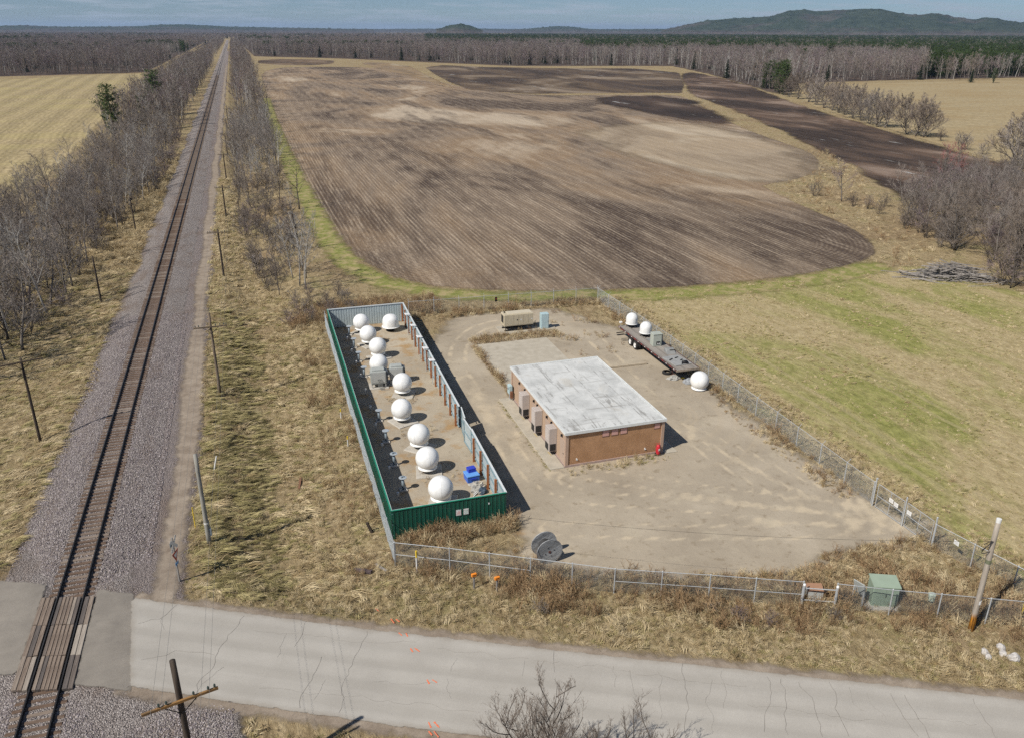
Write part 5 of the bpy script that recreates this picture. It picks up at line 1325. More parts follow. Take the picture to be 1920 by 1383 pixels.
# concrete: sidewalk, rear slab, generator pad
def slab(name, x0, y0, x1, y1, h, mat=concrete):
    m = MB(); m.cbox(((x0 + x1) / 2, (y0 + y1) / 2, h / 2 - 0.02), (x1 - x0, y1 - y0, h + 0.04), 0.015)
    return tag(m.build(name, mat), kind='structure')
sw = slab('sidewalk', 20.75, 54.85, 21.98, 69.3, 0.10)
for yy in (57.4, 61.0, 64.6):
    m = MB(); m.box((21.6, yy, 0.106), (0.07, 0.75, 0.004), R(4)); m.build('yellow_mark', M('yellow_mark', (0.48, 0.34, 0.10), (0.42, 0.34, 0.2), 12, 0.8), sw)
slab('concrete_slab', 22.3, 70.0, 30.9, 84.0, 0.14)
m = MB(); m.box((22.24, 77, 0.05), (0.1, 14.1, 0.16)); tag(m.build('slab_edge', M('rust_edge', (0.26, 0.16, 0.11), (0.36, 0.28, 0.22), 1.2, 0.9)), kind='structure')
slab('side_slab', 30.95, 54.6, 32.1, 57.2, 0.10)
slab('generator_pad', 26.3, 86.2, 33.1, 89.3, 0.12)

# ------------------------------------------------------------------ generator and pale blue cabinet
beige = M('generator_beige', (0.50, 0.44, 0.32), (0.45, 0.395, 0.285), 1.5, 0.5)
g = thing('generator', 'beige enclosed generator on a black skid behind the building', 'generator', (28.55, 87.85, 0.12), R(-1))
m = MB(); m.cbox((0, 0, 1.35), (3.6, 1.45, 1.4), 0.05); gb = m.build('enclosure', beige, g)
m = MB(); m.cbox((0.2, 0, 2.075), (2.9, 1.1, 0.07), 0.02); m.build('roof_panel', M('generator_roof', (0.56, 0.5, 0.385), (0.5, 0.45, 0.34), 1.5, 0.5), gb)
for k in range(5):
    m = MB(); m.box((-0.9 + 0.6 * k, -0.73, 1.33), (0.54, 0.02, 1.18)); dd = m.build('side_door', M('generator_door', (0.52, 0.46, 0.34), (0.48, 0.42, 0.31), 2, 0.5), gb)
    if k in (1, 2, 4):
        m = MB(); m.box((-0.9 + 0.6 * k + (0.12 if k != 2 else 0), -0.743, 1.35), (0.12, 0.01, 0.16)); m.build('plate', [white_paint, black_steel][k % 2], gb)
m = MB(); m.box((-1.805, 0, 1.4), (0.02, 0.9, 0.9)); m.build('louvre', grille, gb)
m = MB(); m.cyl((-1.5, 0.2, 2.05), (-1.5, 0.2, 2.18), 0.09, n=10); m.build('exhaust', black_steel, gb)
m = MB()
for s in (-1, 1): m.box((0, s * 0.58, 0.58), (3.4, 0.12, 0.16)); m.box((0, s * 0.58, 0.06), (3.4, 0.12, 0.12))
for k in range(6):
    for s in (-1, 1): m.box((-1.55 + 0.62 * k, s * 0.58, 0.31), (0.1, 0.1, 0.39))
m.build('skid', black_steel, g)
m = MB(); m.cbox((1.1, -0.1, 0.34), (0.5, 0.5, 0.3), 0.03); m.build('battery_box', steel_blue, g)
c = thing('transfer_cabinet', 'tall pale blue metal cabinet right of the beige generator', 'cabinet', (31.75, 87.2, 0.12), R(-2))
m = MB(); m.cbox((0, 0, 0.93), (0.95, 0.7, 1.86), 0.03); m.build('body', pale_blue, c)
m = MB(); m.box((0, -0.357, 0.93), (0.82, 0.015, 1.7)); m.build('door', M('pale_blue_door', (0.46, 0.59, 0.62), (0.42, 0.54, 0.57), 2, 0.5), c)
m = MB(); m.box((0.32, -0.375, 0.95), (0.04, 0.03, 0.2)); m.build('handle', galv, c)

# ------------------------------------------------------------------ flatbed trailer
TX, TY0, TY1, DZ = 40.35, 68.0, 82.1, 1.32
tr = thing('flatbed_trailer', 'long flatbed semi trailer with plank deck parked along the right fence', 'trailer', (TX, TY0, 0))
deck_wood = M('deck_planks', (0.40, 0.37, 0.33), (0.24, 0.215, 0.19), 1.5, 0.85, stretch=(4, 0.3, 1), bump=0.3, obj=True, rnd_v=0.35)
side_rail = M('side_rail', (0.12, 0.05, 0.045), (0.06, 0.04, 0.04), 2, 0.6)
LT = TY1 - TY0
for k in range(9):
    m = MB(); m.cbox((0, 0, 0), (0.262, LT - 0.1, 0.05), 0.008)
    link('deck_plank', m.mesh('deck_plank', deck_wood), tr, (-1.08 + 0.27 * k, LT / 2 + rnd.uniform(-0.03, 0.03), DZ + rnd.uniform(-0.006, 0.006)))
for s in (-1, 1):
    m = MB(); m.box((s * 1.27, LT / 2, DZ - 0.06), (0.07, LT, 0.18)); m.build('side_rail', side_rail, tr)
    m = MB(); m.box((s * 0.45, LT / 2, DZ - 0.3), (0.12, LT - 0.6, 0.5)); m.build('main_beam', black_steel, tr)
    for k in range(17):
        m = MB(); m.box((s * 1.315, 0.5 + k * 0.83, DZ - 0.05), (0.02, 0.22, 0.06)); m.build('reflector', [white_paint, red][k % 2], tr)
for yy in (0.0, LT):
    m = MB(); m.box((0, yy, DZ - 0.08), (2.6, 0.08, 0.2)); m.build('end_rail', M('end_rail', (0.42, 0.36, 0.28), (0.2, 0.16, 0.13), 5, 0.7), tr)
for k in range(24):
    m = MB(); m.box((0, 0.4 + k * 0.58, DZ - 0.075), (2.4, 0.06, 0.08)); m.build('cross_member', black_steel, tr)
wheel_t = MB(); wheel_t.lathe([(0.30, -0.13), (0.46, -0.13), (0.51, -0.08), (0.51, 0.08), (0.46, 0.13), (0.30, 0.13)], 28)
wheel_t = wheel_t.mesh('tyre', dark_rubber)
wheel_r = MB(); wheel_r.lathe([(0.31, 0.12), (0.28, 0.05), (0.14, 0.03), (0.12, 0.11), (0, 0.12)], 20); wheel_r.lathe([(0.31, -0.12), (0.0, -0.1)], 20)
wheel_r = wheel_r.mesh('rim', white_paint)
for yy in (9.75, 11.0):
    m = MB(); m.cyl((-1.0, yy, 0.51), (1.0, yy, 0.51), 0.07, n=8); m.build('axle', black_steel, tr)
    for s in (-1, 1):
        for off in (1.10, 0.82):
            wo = link('wheel', wheel_t, tr, (s * off, yy, 0.51), (0, R(90) * s, 0))
            link('rim', wheel_r, wo)
for s in (-1, 1):
    m = MB(); m.box((s * 0.55, 2.1, 0.62), (0.12, 0.12, 1.1)); m.box((s * 0.55, 2.1, 0.04), (0.4, 0.4, 0.08)); m.beam((s * 0.55, 2.1, 0.6), (s * 0.5, 3.2, 1.1), 0.06, 0.06); m.build('landing_leg', side_rail, tr)
for k in range(3):
    m = MB(); m.box((-1.6 - 0.1 * k, LT - 1.2 - 0.35 * k, 0.95 - 0.1 * (k % 2)), (0.9, 0.1, 0.08)); m.build('side_bar', black_steel, tr)
# things carried on the deck
for lab, x, y in (('rear capsule shaped white radome on the trailer deck', 40.35, 81.3), ('front capsule shaped white radome on the trailer deck', 40.5, 78.0)):
    t = thing('capsule_radome', lab, 'radome', (x, y, DZ + 0.03), R(20), 'capsule radomes on the trailer')
    m = MB(); m.lathe([(0.66, 0.46), (0.67, 0.6), (0.67, 1.02)] + [(0.67 * math.cos(R(a)), 1.02 + 0.67 * math.sin(R(a))) for a in range(8, 90, 7)] + [(0, 1.69)], 36); sh = m.build('shell', white_shell, t, True)
    m = MB(); m.lathe([(0.66, 0.48), (0.71, 0.46), (0.71, 0.42), (0.3, 0.4), (0, 0.4)], 36); m.build('base_flange', white_shell, t, True)
    for k in range(6):
        a = R(60 * k); m = MB(); m.tube([(0.672 * math.cos(a), 0.672 * math.sin(a), 0.48), (0.672 * math.cos(a), 0.672 * math.sin(a), 1.02)] + [(0.672 * math.cos(R(q)) * math.cos(a), 0.672 * math.cos(R(q)) * math.sin(a), 1.02 + 0.672 * math.sin(R(q))) for q in range(15, 91, 15)], 0.006, 4); m.build('seam', seam_mat, sh)
    m = MB(); m.lathe([(0.26, 0.41), (0.24, 0.16), (0.34, 0.1), (0.34, 0.0)], 14)
    for k in range(4):
        a = R(45 + 90 * k); m.beam((0.2 * math.cos(a), 0.2 * math.sin(a), 0.36), (0.62 * math.cos(a), 0.62 * math.sin(a), 0.03), 0.08, 0.06)
    m.build('stand', black_steel, t)
t = thing('deck_cabinet', 'grey green equipment cabinet with dark opening standing on the trailer', 'cabinet', (40.3, 75.1, DZ + 0.03), R(-4))
gg = M('grey_green_paint', (0.42, 0.45, 0.40), (0.36, 0.39, 0.34), 2, 0.5)
m = MB(); m.cbox((0, 0, 0.68), (1.0, 0.85, 1.3), 0.03); bd = m.build('body', gg, t)
m = MB(); m.cbox((0.02, 0, 1.37), (1.08, 0.92, 0.07), 0.02); m.build('lid', gg, bd)
m = MB(); m.box((0.12, -0.43, 0.36), (0.45, 0.015, 0.38)); m.build('opening', grille, bd)
m = MB(); m.box((0.06, -0.44, 0.3), (0.12, 0.02, 0.14)); m.box((0.24, -0.44, 0.3), (0.12, 0.02, 0.14)); m.build('socket', white_paint, bd)
m = MB(); m.box((0.57, 0, 0.7), (0.14, 0.6, 1.0)); m.build('side_unit', cab_dark, bd)
grey_ply = M('grey_plywood', (0.26, 0.265, 0.26), (0.19, 0.195, 0.19), 2, 0.8)
log('plywood_sheet', 'grey plywood sheet lying on the trailer deck behind the cabinet', (40.6, 76.0), (40.6, 77.1), 0.9, 0.05, grey_ply, 'board', DZ - 0.01)
t = thing('steel_ramp', 'dark grey wedge shaped ramp on the trailer deck', 'ramp', (40.75, 72.6, DZ + 0.03), R(-8))
m = MB(); m.add([(-0.5, -0.5, 0), (0.5, -0.5, 0), (0.5, 0.5, 0), (-0.5, 0.5, 0), (-0.3, 0.1, 0.42), (0.4, 0.1, 0.42), (0.5, 0.5, 0.42), (-0.5, 0.5, 0.42)], [(0, 3, 2, 1), (0, 1, 5, 4), (4, 5, 6, 7), (1, 2, 6, 5), (0, 4, 7, 3), (2, 3, 7, 6)]); m.build('wedge', grey_ply, t)
m = MB(); m.box((0.15, -0.1, 0.3), (0.5, 0.06, 0.1)); m.build('lip', black_steel, t)
t = thing('platform_sheet', 'large grey metal platform sheet lying at the trailer front', 'board', (40.3, 70.3, DZ + 0.03), R(6))
m = MB(); m.cbox((0, 0, 0.05), (1.9, 2.6, 0.08), 0.015); m.build('sheet', M('grey_sheet', (0.33, 0.335, 0.33), (0.25, 0.255, 0.25), 2, 0.7), t)
for xx, yy, ww, dd, rz in ((-0.5, 0.3, 0.6, 0.12, 30), (0.3, 0.5, 0.5, 0.1, 20), (0.45, -0.2, 0.35, 0.12, 25), (0.2, -0.9, 0.9, 0.14, 40)):
    m = MB(); m.box((xx, yy, 0.12), (ww, dd, 0.08), R(rz)); m.build('strut', black_steel, t)
blob('junk', black_steel, t, (0.35, -1.0, 0.15), (0.35, 0.3, 0.2), 5, 0.6, 2)
t = thing('tarp_heap', 'crumpled pale plastic sheeting on gravel under the trailer front', 'tarpaulin', (39.3, 68.9, 0))
blob('sheeting', M('pale_plastic', (0.48, 0.47, 0.44), (0.22, 0.22, 0.21), 5, 0.6), t, (0, 0, 0.1), (0.6, 0.4, 0.28), 8, 0.6)
blob('sheeting', M('grey_plastic', (0.38, 0.40, 0.42), (0.2, 0.21, 0.22), 5, 0.5), t, (1.1, -1.3, 0.1), (0.65, 0.55, 0.3), 15, 0.5)
m = MB(); m.box((0.85, -0.4, 0.2), (0.3, 0.2, 0.08)); m.build('yellow_scrap', yellow_pl, t)
t = thing('rubber_coil', 'coil of grey ducting beside the trailer front and radome', 'hose', (40.3, 67.4, 0))
m = MB()
for k in range(3): m.tube([((0.5 - 0.07 * k) * math.cos(R(a)), (0.35 - 0.04 * k) * math.sin(R(a)), 0.08 + 0.09 * k + 0.03 * math.sin(R(2 * a))) for a in range(0, 361, 15)], 0.06, 7)
m.build('coil', M('duct_grey', (0.34, 0.36, 0.38), (0.2, 0.21, 0.22), 3, 0.5), t, True)
t = thing('spare_tyre', 'black tyre lying under the front of the trailer', 'tyre', (39.35, 70.4, 0.14))
link('tyre', wheel_t, t)
t = thing('flood_lamp', 'small white flood lamp on a stem at the trailer rear', 'lamp', (39.25, 81.9, DZ))
m = MB(); m.cyl((0, 0, 0), (0, 0, 0.45), 0.02, n=6); m.build('stem', galv, t)
m = MB(); m.cbox((0, 0, 0.5), (0.32, 0.2, 0.16), 0.03); m.build('head', white_shell, t)

# ------------------------------------------------------------------ cable reel
def m_reel():
    t = NT('reel_boards')
    f = t.noise(2.5, (1, 1, 8), 6, 0.7, vec=t.objpos())
    c = t.ramp(f, [(0.3, (0.16, 0.165, 0.17)), (0.7, (0.46, 0.475, 0.48))])
    c = t.mix(1.0, c, t.ramp(t.rand(), [(0, 0.6), (1, 1.15)]), 'MULTIPLY')
    return t.done(c, 0.85, f, 0.5, 0.02, 0.15)
reel_mat = m_reel()
rl = thing('cable_reel', 'large weathered wooden cable reel standing on edge inside the front fence', 'cable reel', (16.35, 43.55, 0), R(2))
RR = 0.92
for side, yy in ((0, -0.5), (1, 0.5)):
    n = 9; bw = 2 * RR / n
    for k in range(n):
        z0 = -RR + bw * k; z1 = z0 + bw - 0.012
        def hw(z): return math.sqrt(max(0.0, RR * RR - z * z))
        zs = [z0 + (z1 - z0) * i / 4 for i in range(5)]
        poly = [(hw(z), z) for z in zs] + [(-hw(z), z) for z in reversed(zs)]
        m = MB(); nn = len(poly); th = 0.07
        vs = [(x, -th / 2, z) for x, z in poly] + [(x, th / 2, z) for x, z in poly]
        m.add(vs, [tuple(range(nn)), tuple(reversed(range(nn, 2 * nn)))] + [(i, nn + i, nn + (i + 1) % nn, (i + 1) % nn) for i in range(nn)])
        link('flange_board', m.mesh('flange_board', reel_mat), rl, (0, yy + rnd.uniform(-0.004, 0.004), RR + 0.01), (0, R(-25), 0))
m = MB(); m.cyl((0, -0.46, RR), (0, 0.46, RR), 0.42, n=24); m.build('drum', M('drum_dark', (0.06, 0.06, 0.062), (0.03, 0.03, 0.03), 4, 0.8), rl)
m = MB(); m.cyl((0, -0.56, RR), (0, -0.53, RR), 0.1, n=6); m.build('hub_plate', M('hub_rust', (0.13, 0.06, 0.05), None, 4, 0.7), rl)
for a in (20, 110, 200, 290):
    m = MB(); m.cyl((0.33 * math.cos(R(a)), -0.56, RR + 0.33 * math.sin(R(a))), (0.33 * math.cos(R(a)), -0.52, RR + 0.33 * math.sin(R(a))), 0.035, n=6); m.build('bolt', black_steel, rl)

# ------------------------------------------------------------------ utility cabinets by the front fence
sage = M('sage_green_paint', (0.27, 0.35, 0.27), (0.235, 0.305, 0.235), 1.6, 0.5)
u = thing('utility_cabinet', 'large sage green utility cabinet behind the front fence', 'utility cabinet', (34.75, 33.0, 0), R(-24))
m = MB(); m.cbox((0, 0, 0.06), (2.2, 1.7, 0.2), 0.03); m.build('pad', pad_conc, u)
m = MB(); m.cbox((0, 0, 0.86), (1.55, 1.1, 1.42), 0.04); ub = m.build('body', sage, u)
m = MB(); m.add([(-0.82, -0.6, 1.54), (0.82, -0.6, 1.54), (0.82, 0.6, 1.66), (-0.82, 0.6, 1.66), (-0.82, -0.6, 1.60), (0.82, -0.6, 1.60), (0.82, 0.6, 1.72), (-0.82, 0.6, 1.72)], [(0, 3, 2, 1), (4, 5, 6, 7), (0, 1, 5, 4), (1, 2, 6, 5), (2, 3, 7, 6), (3, 0, 4, 7)]); m.build('sloped_lid', M('sage_lid', (0.30, 0.375, 0.29), (0.27, 0.335, 0.26), 1.6, 0.5), ub)
for k in (-1, 1):
    m = MB(); m.box((k * 0.37, -0.557, 0.9), (0.7, 0.02, 1.15)); dd = m.build('door', sage, ub)
m = MB(); m.box((0, -0.575, 0.95), (0.05, 0.03, 0.16)); m.build('handle', black_steel, ub)
m = MB(); m.box((0.8, 0.1, 0.95), (0.1, 0.5, 0.7)); m.build('side_vent', black_steel, ub)
r = thing('swing_arm_panel', 'pale grey tilted panel on a post left of the green cabinet', 'panel', (33.35, 33.05, 0), R(-24))
m = MB(); m.cyl((0, 0, -0.2), (0, 0, 1.35), 0.06, n=8); m.build('post', galv, r)
m = MB(); m.box((-0.25, 0.2, 1.25), (0.75, 0.06, 1.0), mat=Matrix.Rotation(R(-50), 4, 'Z') @ Matrix.Rotation(R(18), 4, 'X')); m.build('panel', cab_grey, r)
m = MB(); m.cbox((-0.45, 0.5, 1.5), (0.16, 0.16, 0.2), 0.02); m.build('hinge_box', black_steel, r)
m = MB(); m.cyl((-0.62, 0.1, 0.6), (-0.62, 0.1, 1.5), 0.02, n=6); m.build('rod', white_paint, r)
s = thing('small_cabinet', 'small grey cabinet with rusty orange lid between two bollards', 'cabinet', (30.75, 34.35, 0), R(-20))
m = MB(); m.cbox((0, 0, 0.5), (0.95, 0.6, 1.0), 0.03); sb = m.build('body', M('cabinet_pale', (0.45, 0.46, 0.44), (0.37, 0.38, 0.36), 2, 0.6), s)
m = MB(); m.add([(-0.5, -0.32, 1.0), (0.5, -0.32, 1.0), (0.5, 0.36, 1.06), (-0.5, 0.36, 1.06), (-0.46, -0.3, 1.08), (0.46, -0.3, 1.08), (0.46, 0.3, 1.2), (-0.46, 0.3, 1.2)], [(0, 3, 2, 1), (4, 5, 6, 7), (0, 1, 5, 4), (1, 2, 6, 5), (2, 3, 7, 6), (3, 0, 4, 7)]); m.build('lid', M('rust_lid', (0.36, 0.20, 0.125), (0.28, 0.16, 0.10), 3, 0.8), sb)
m = MB(); m.box((0, -0.31, 0.35), (0.8, 0.02, 0.4)); m.build('louvre_panel', M('louvre_pale', (0.5, 0.52, 0.52), (0.25, 0.26, 0.27), 14, 0.6), sb)
m = MB(); m.box((0.62, 0.05, 0.45), (0.3, 0.4, 0.7)); m.build('side_box', black_steel, sb)
for lab, xy in (('left white capped steel bollard of the pair beside the small cabinet', (29.75, 34.15)), ('right white capped steel bollard of the pair beside the small cabinet', (31.55, 33.35))):
    t = thing('bollard', lab, 'bollard', (xy[0], xy[1], 0), 0, 'white capped bollards')
    m = MB(); m.cyl((0, 0, -0.1), (0, 0, 1.65), 0.085, n=12); m.build('post', galv, t)
    m = MB(); m.lathe([(0.09, 1.63), (0.09, 1.68), (0.06, 1.74), (0, 1.76)], 12); m.build('cap', white_shell, t, True)
t = thing('guard_rails', 'two horizontal pipes joining the white capped bollards', 'rail', (29.75, 34.15, 0))
for z in (1.42, 0.55):
    m = MB(); m.cyl((0.08, -0.036, z), (1.72, -0.765, z), 0.035, n=8); m.build('pipe', galv, t)
t = thing('telephone_pedestal', 'small pale green telephone pedestal by the front fence', 'pedestal', (37.35, 31.75, 0), R(-24))
m = MB(); m.cbox((0, 0, 0.45), (0.34, 0.28, 0.95), 0.03); m.build('body', M('pale_green', (0.42, 0.50, 0.43), (0.36, 0.43, 0.37), 2, 0.5), t)
m = MB(); m.cbox((0, 0, 0.98), (0.38, 0.32, 0.12), 0.04); m.build('cap', M('pale_green_cap', (0.48, 0.56, 0.49), None, 2, 0.5), t)

# ================================================================== VEGETATION
def m_bark(name, dark, pale, rnd_lo=0.7, green=0.0):
    t = NT(name)
    f = t.noise(1.8, (3, 3, 0.8), 5, 0.7, vec=t.objpos())
    c = t.ramp(f, [(0.3, dark), (0.7, pale)])
    c = t.mix(1.0, c, t.ramp(t.rand(), [(0, rnd_lo), (1, 1.1)]), 'MULTIPLY')
    return t.done(c, 0.9, None, spec=0.1)
bark_grey = m_bark('bark_grey', (0.115, 0.10, 0.088), (0.27, 0.245, 0.22))
bark_pale = m_bark('bark_pale', (0.30, 0.28, 0.25), (0.58, 0.56, 0.52))
bark_dark = m_bark('bark_dark', (0.055, 0.046, 0.04), (0.14, 0.12, 0.105))
twig_grey = m_bark('twigs_grey', (0.19, 0.165, 0.148), (0.36, 0.32, 0.29), 0.6)
twig_brown = m_bark('twigs_brown', (0.165, 0.132, 0.108), (0.32, 0.268, 0.225), 0.55)
twig_pale = m_bark('twigs_pale', (0.24, 0.225, 0.21), (0.42, 0.40, 0.375), 0.75)
twig_purple = m_bark('twigs_purple', (0.17, 0.13, 0.132), (0.33, 0.265, 0.268), 0.65)
twig_red = m_bark('twigs_red', (0.22, 0.085, 0.08), (0.36, 0.16, 0.15), 0.8)
needle = m_bark('needles', (0.03, 0.055, 0.016), (0.09, 0.13, 0.045), 0.6)
needle_dk = m_bark('needles_dark', (0.012, 0.024, 0.012), (0.042, 0.062, 0.028), 0.6)

def perp(d, a):
    q = Vector(d).to_track_quat('Z', 'Y')
    return q @ Vector((math.cos(a), math.sin(a), 0))
def bare_tree(seed, h, trunk_r, spread=1.0, limbs=9, sub=(5, 5, 3), start=0.28, stems=1, twig=0.011, up=0.25, droop=0.0, bare_trunk=True):
    """tapered trunk and limbs in one mesh, branches and twigs in the other"""
    rr = random.Random(seed)
    tm, cm = MB(), MB()
    def path(p, d, L, n, wob, trop):
        pts = [Vector(p)]; d = Vector(d).normalized()
        for i in range(n):
            d = (d + Vector((rr.gauss(0, wob), rr.gauss(0, wob), rr.gauss(0, wob * 0.6) + trop))).normalized()
            pts.append(pts[-1] + d * (L / n))
        return pts
    def at(pts, u):
        f = u * (len(pts) - 1); i = min(int(f), len(pts) - 2)
        return pts[i].lerp(pts[i + 1], f - i), (pts[i + 1] - pts[i]).normalized()
    def spike(p, q, r):
        d = q - p
        a = perp(d, 0) * r; b_ = perp(d, 2.1) * r; c_ = perp(d, 4.2) * r
        cm.add([p + a, p + b_, p + c_, q], [(0, 1, 3), (1, 2, 3), (2, 0, 3)])
    def twigs(pts, L, r, k, lvl):
        for i in range(k):
            u = rr.uniform(0.25, 1.0); p, d = at(pts, u)
            dd = (d * rr.uniform(0.6, 1.2) + perp(d, rr.uniform(0, 6.28)) * rr.uniform(0.5, 1.0) + Vector((0, 0, up * 0.6 - droop))).normalized()
            l = L * rr.uniform(0.5, 1.1)
            q = path(p, dd, l, 2, 0.18, up * 0.3 - droop * 0.5)
            if lvl == 0:
                spike(q[0], q[1] * 0.4 + q[2] * 0.6, r)
            else:
                cm.tube(q, r, 3, r * 0.45)
                twigs(q, L * 0.62, r * 0.75, sub[2], lvl - 1)
    for st in range(stems):
        a = rr.uniform(0, 6.28); off = 0.0 if stems == 1 else rr.uniform(0.1, 0.35)
        p0 = Vector((math.cos(a) * off, math.sin(a) * off, -0.25))
        lean = 0.05 if stems == 1 else rr.uniform(0.12, 0.4)
        hh = h * (1 if st == 0 else rr.uniform(0.65, 1.0))
        tr = path(p0, (math.cos(a) * lean, math.sin(a) * lean, 1), hh * 0.93, 8, 0.07, 0.04)
        tm.tube(tr, trunk_r * (1 if stems == 1 else 0.7), 7, trunk_r * 0.16)
        for k in range(limbs):
            u = start + (0.97 - start) * (k + rr.random() * 0.8) / limbs
            p, d = at(tr, u)
            L = hh * 0.42 * spread * (1.12 - 0.72 * u) * rr.uniform(0.75, 1.2)
            dd = (d * 0.55 + perp(d, k * 2.4 + rr.uniform(-0.5, 0.5)) * rr.uniform(0.6, 1.0)).normalized()
            lp = path(p, dd, L, 5, 0.13, up * 0.35)
            tm.tube(lp, trunk_r * (0.42 - 0.25 * u) + 0.008, 5, 0.012)
            for j in range(sub[0]):
                uu = 0.25 + 0.75 * (j + rr.random()) / sub[0]; bp, bd = at(lp, min(uu, 1.0))
                b2 = (bd * 0.8 + perp(bd, rr.uniform(0, 6.28)) * rr.uniform(0.5, 0.9) + Vector((0, 0, up))).normalized()
                bl = L * 0.5 * rr.uniform(0.6, 1.1) * (1.15 - 0.5 * uu)
                b2 = path(bp, b2, bl, 3, 0.16, up * 0.4 - droop * 0.4)
                cm.tube(b2, twig * 1.7, 3, twig)
                twigs(b2, bl * 0.62, twig, sub[1], 1)
    return tm, cm
def pine(seed, h, r, spruce=False):
    rr = random.Random(seed); tm, cm = MB(), MB()
    tm.tube([(rr.gauss(0, 0.05) * k, rr.gauss(0, 0.05) * k, h * k / 7 - 0.2) for k in range(8)], 0.03 * h * 0.7, 7, 0.03)
    tiers = int(h * (1.5 if spruce else 1.15)); base = 0.06 if spruce else 0.07
    for k in range(tiers):
        u = base + (0.98 - base) * k / tiers
        rad_ = r * ((1 - u) ** 0.85 * 1.15 if spruce else (math.sin(math.pi * min(1, (1 - u) * 0.9 + 0.12)) ** 0.7)) * rr.uniform(0.7, 1.12)
        nb = 7 if spruce else 5
        for j in range(nb):
            a = j * 6.283 / nb + k * 1.1 + rr.uniform(-0.3, 0.3)
            d = Vector((math.cos(a), math.sin(a), -0.18 if spruce else 0.18)); L = max(0.3, rad_ * rr.uniform(0.75, 1.15))
            p = Vector((0, 0, h * min(0.99, u + rr.uniform(-0.035, 0.035)))); q = p + d * L + Vector((0, 0, 0.12 * L if not spruce else -0.05 * L))
            tm.tube([p, (p + q) / 2, q], 0.04, 3, 0.012)
            nt = int(14 + 20 * L)
            for _ in range(nt):
                s = rr.uniform(0.2, 1.05); c = p.lerp(q, s) + Vector((rr.gauss(0, 0.16 * L * 0.7), rr.gauss(0, 0.16 * L * 0.7), rr.gauss(0.05, 0.11 if spruce else 0.22)))
                sz = rr.uniform(0.2, 0.42)
                e1 = Vector((rr.gauss(0, 1), rr.gauss(0, 1), rr.gauss(0, 0.5))).normalized() * sz; e2 = Vector((rr.gauss(0, 1), rr.gauss(0, 1), rr.gauss(0.3, 0.6))).normalized() * sz * 0.6
                cm.face([c - e1 * 0.5, c + e2 * 0.5, c + e1, c - e2 * 0.5])
    return tm, cm

def kind(tm, cm, bark, twig):
    j = MB(); j.add(tm.v, tm.f); j.mi = 1; j.add(cm.v, cm.f)
    return (tm.mesh('trunk', bark, True), cm.mesh('crown', twig), j, (bark, twig))
K = {}
WOOD = []                                    # plants past the countable ones: (kind, x, y, scale)
for i in range(2): K['wide%d' % i] = kind(*bare_tree(140 + i, 12, 0.24, 1.35, 15, (6, 6, 4), 0.04, 2, twig=0.03, up=0.2), bark_grey, [twig_grey, twig_brown][i])
for i in range(3): K['gray%d' % i] = kind(*bare_tree(20 + i, 12.5, 0.17, 1.0, 11, (6, 6, 4), 0.14, twig=0.0135), bark_grey, twig_grey)
for i in range(2): K['brown%d' % i] = kind(*bare_tree(40 + i, 11, 0.16, 1.1, 11, (6, 6, 4), 0.12, twig=0.0135), bark_dark, twig_brown)
for i in range(2): K['pale%d' % i] = kind(*bare_tree(60 + i, 13, 0.13, 0.66, 14, (5, 5, 3), 0.25, twig=0.012, up=0.4), bark_pale, twig_pale)
K['dark0'] = kind(*bare_tree(80, 9.5, 0.17, 1.15, 9, (4, 4, 3), 0.25, twig=0.012, up=0.1), bark_dark, twig_brown)
K['big0'] = kind(*bare_tree(90, 12, 0.24, 1.25, 15, (6, 6, 4), 0.05, twig=0.0135, up=0.15), bark_grey, twig_grey)
K['big1'] = kind(*bare_tree(91, 11, 0.22, 1.35, 15, (6, 6, 4), 0.05, 2, twig=0.0135, up=0.1), bark_grey, twig_brown)
K['red0'] = kind(*bare_tree(95, 11, 0.18, 1.05, 11, (6, 6, 4), 0.25, twig=0.012, up=0.3), bark_grey, twig_purple)
K['red1'] = kind(*bare_tree(97, 11, 0.18, 1.05, 11, (6, 6, 4), 0.25, twig=0.012, up=0.3), bark_grey, twig_red)
for i in range(3): K['shrub%d' % i] = kind(*bare_tree(100 + i, 4.2, 0.045, 1.2, 6, (4, 4, 3), 0.12, 6, twig=0.009, up=0.3), bark_dark, [twig_brown, twig_grey, twig_purple][i])
K['pine0'] = kind(*pine(5, 14, 2.9), bark_dark, needle)
K['pine1'] = kind(*pine(6, 12, 2.6), bark_dark, needle)
K['spruce0'] = kind(*pine(8, 12, 2.4, True), bark_dark, needle_dk)
def tree(kd, x, y, s, label, cat='tree', group=None, name=None, rz=None, sz=None):
    t = thing(name or ('conifer_tree' if kd[:4] in ('pine', 'spru') else 'shrub' if kd.startswith('shrub') else 'bare_tree'), label, cat, (x, y, hz1(x, y) if -60 < x < 8 else 0), rnd.uniform(0, 6.28) if rz is None else rz, group)
    t.scale = (s, s, (sz or s))
    link('trunk', K[kd][0], t); link('crown', K[kd][1], t)
    return t
def scatter(test, bbox, mind, n, seed, tries=40):
    rr = random.Random(seed); pts = []; cell = {}
    x0, y0, x1, y1 = bbox
    for _ in range(n * tries):
        x, y = rr.uniform(x0, x1), rr.uniform(y0, y1)
        if not test(x, y): continue
        md = mind(x, y) if callable(mind) else mind
        ci, cj = int(x // 6), int(y // 6); ok = True
        for a in range(ci - 1, ci + 2):
            for b_ in range(cj - 1, cj + 2):
                for qx, qy in cell.get((a, b_), ()):
                    if (qx - x) ** 2 + (qy - y) ** 2 < md * md: ok = False; break
                if not ok: break
            if not ok: break
        if ok:
            cell.setdefault((ci, cj), []).append((x, y)); pts.append((x, y))
            if len(pts) >= n: break
    return pts
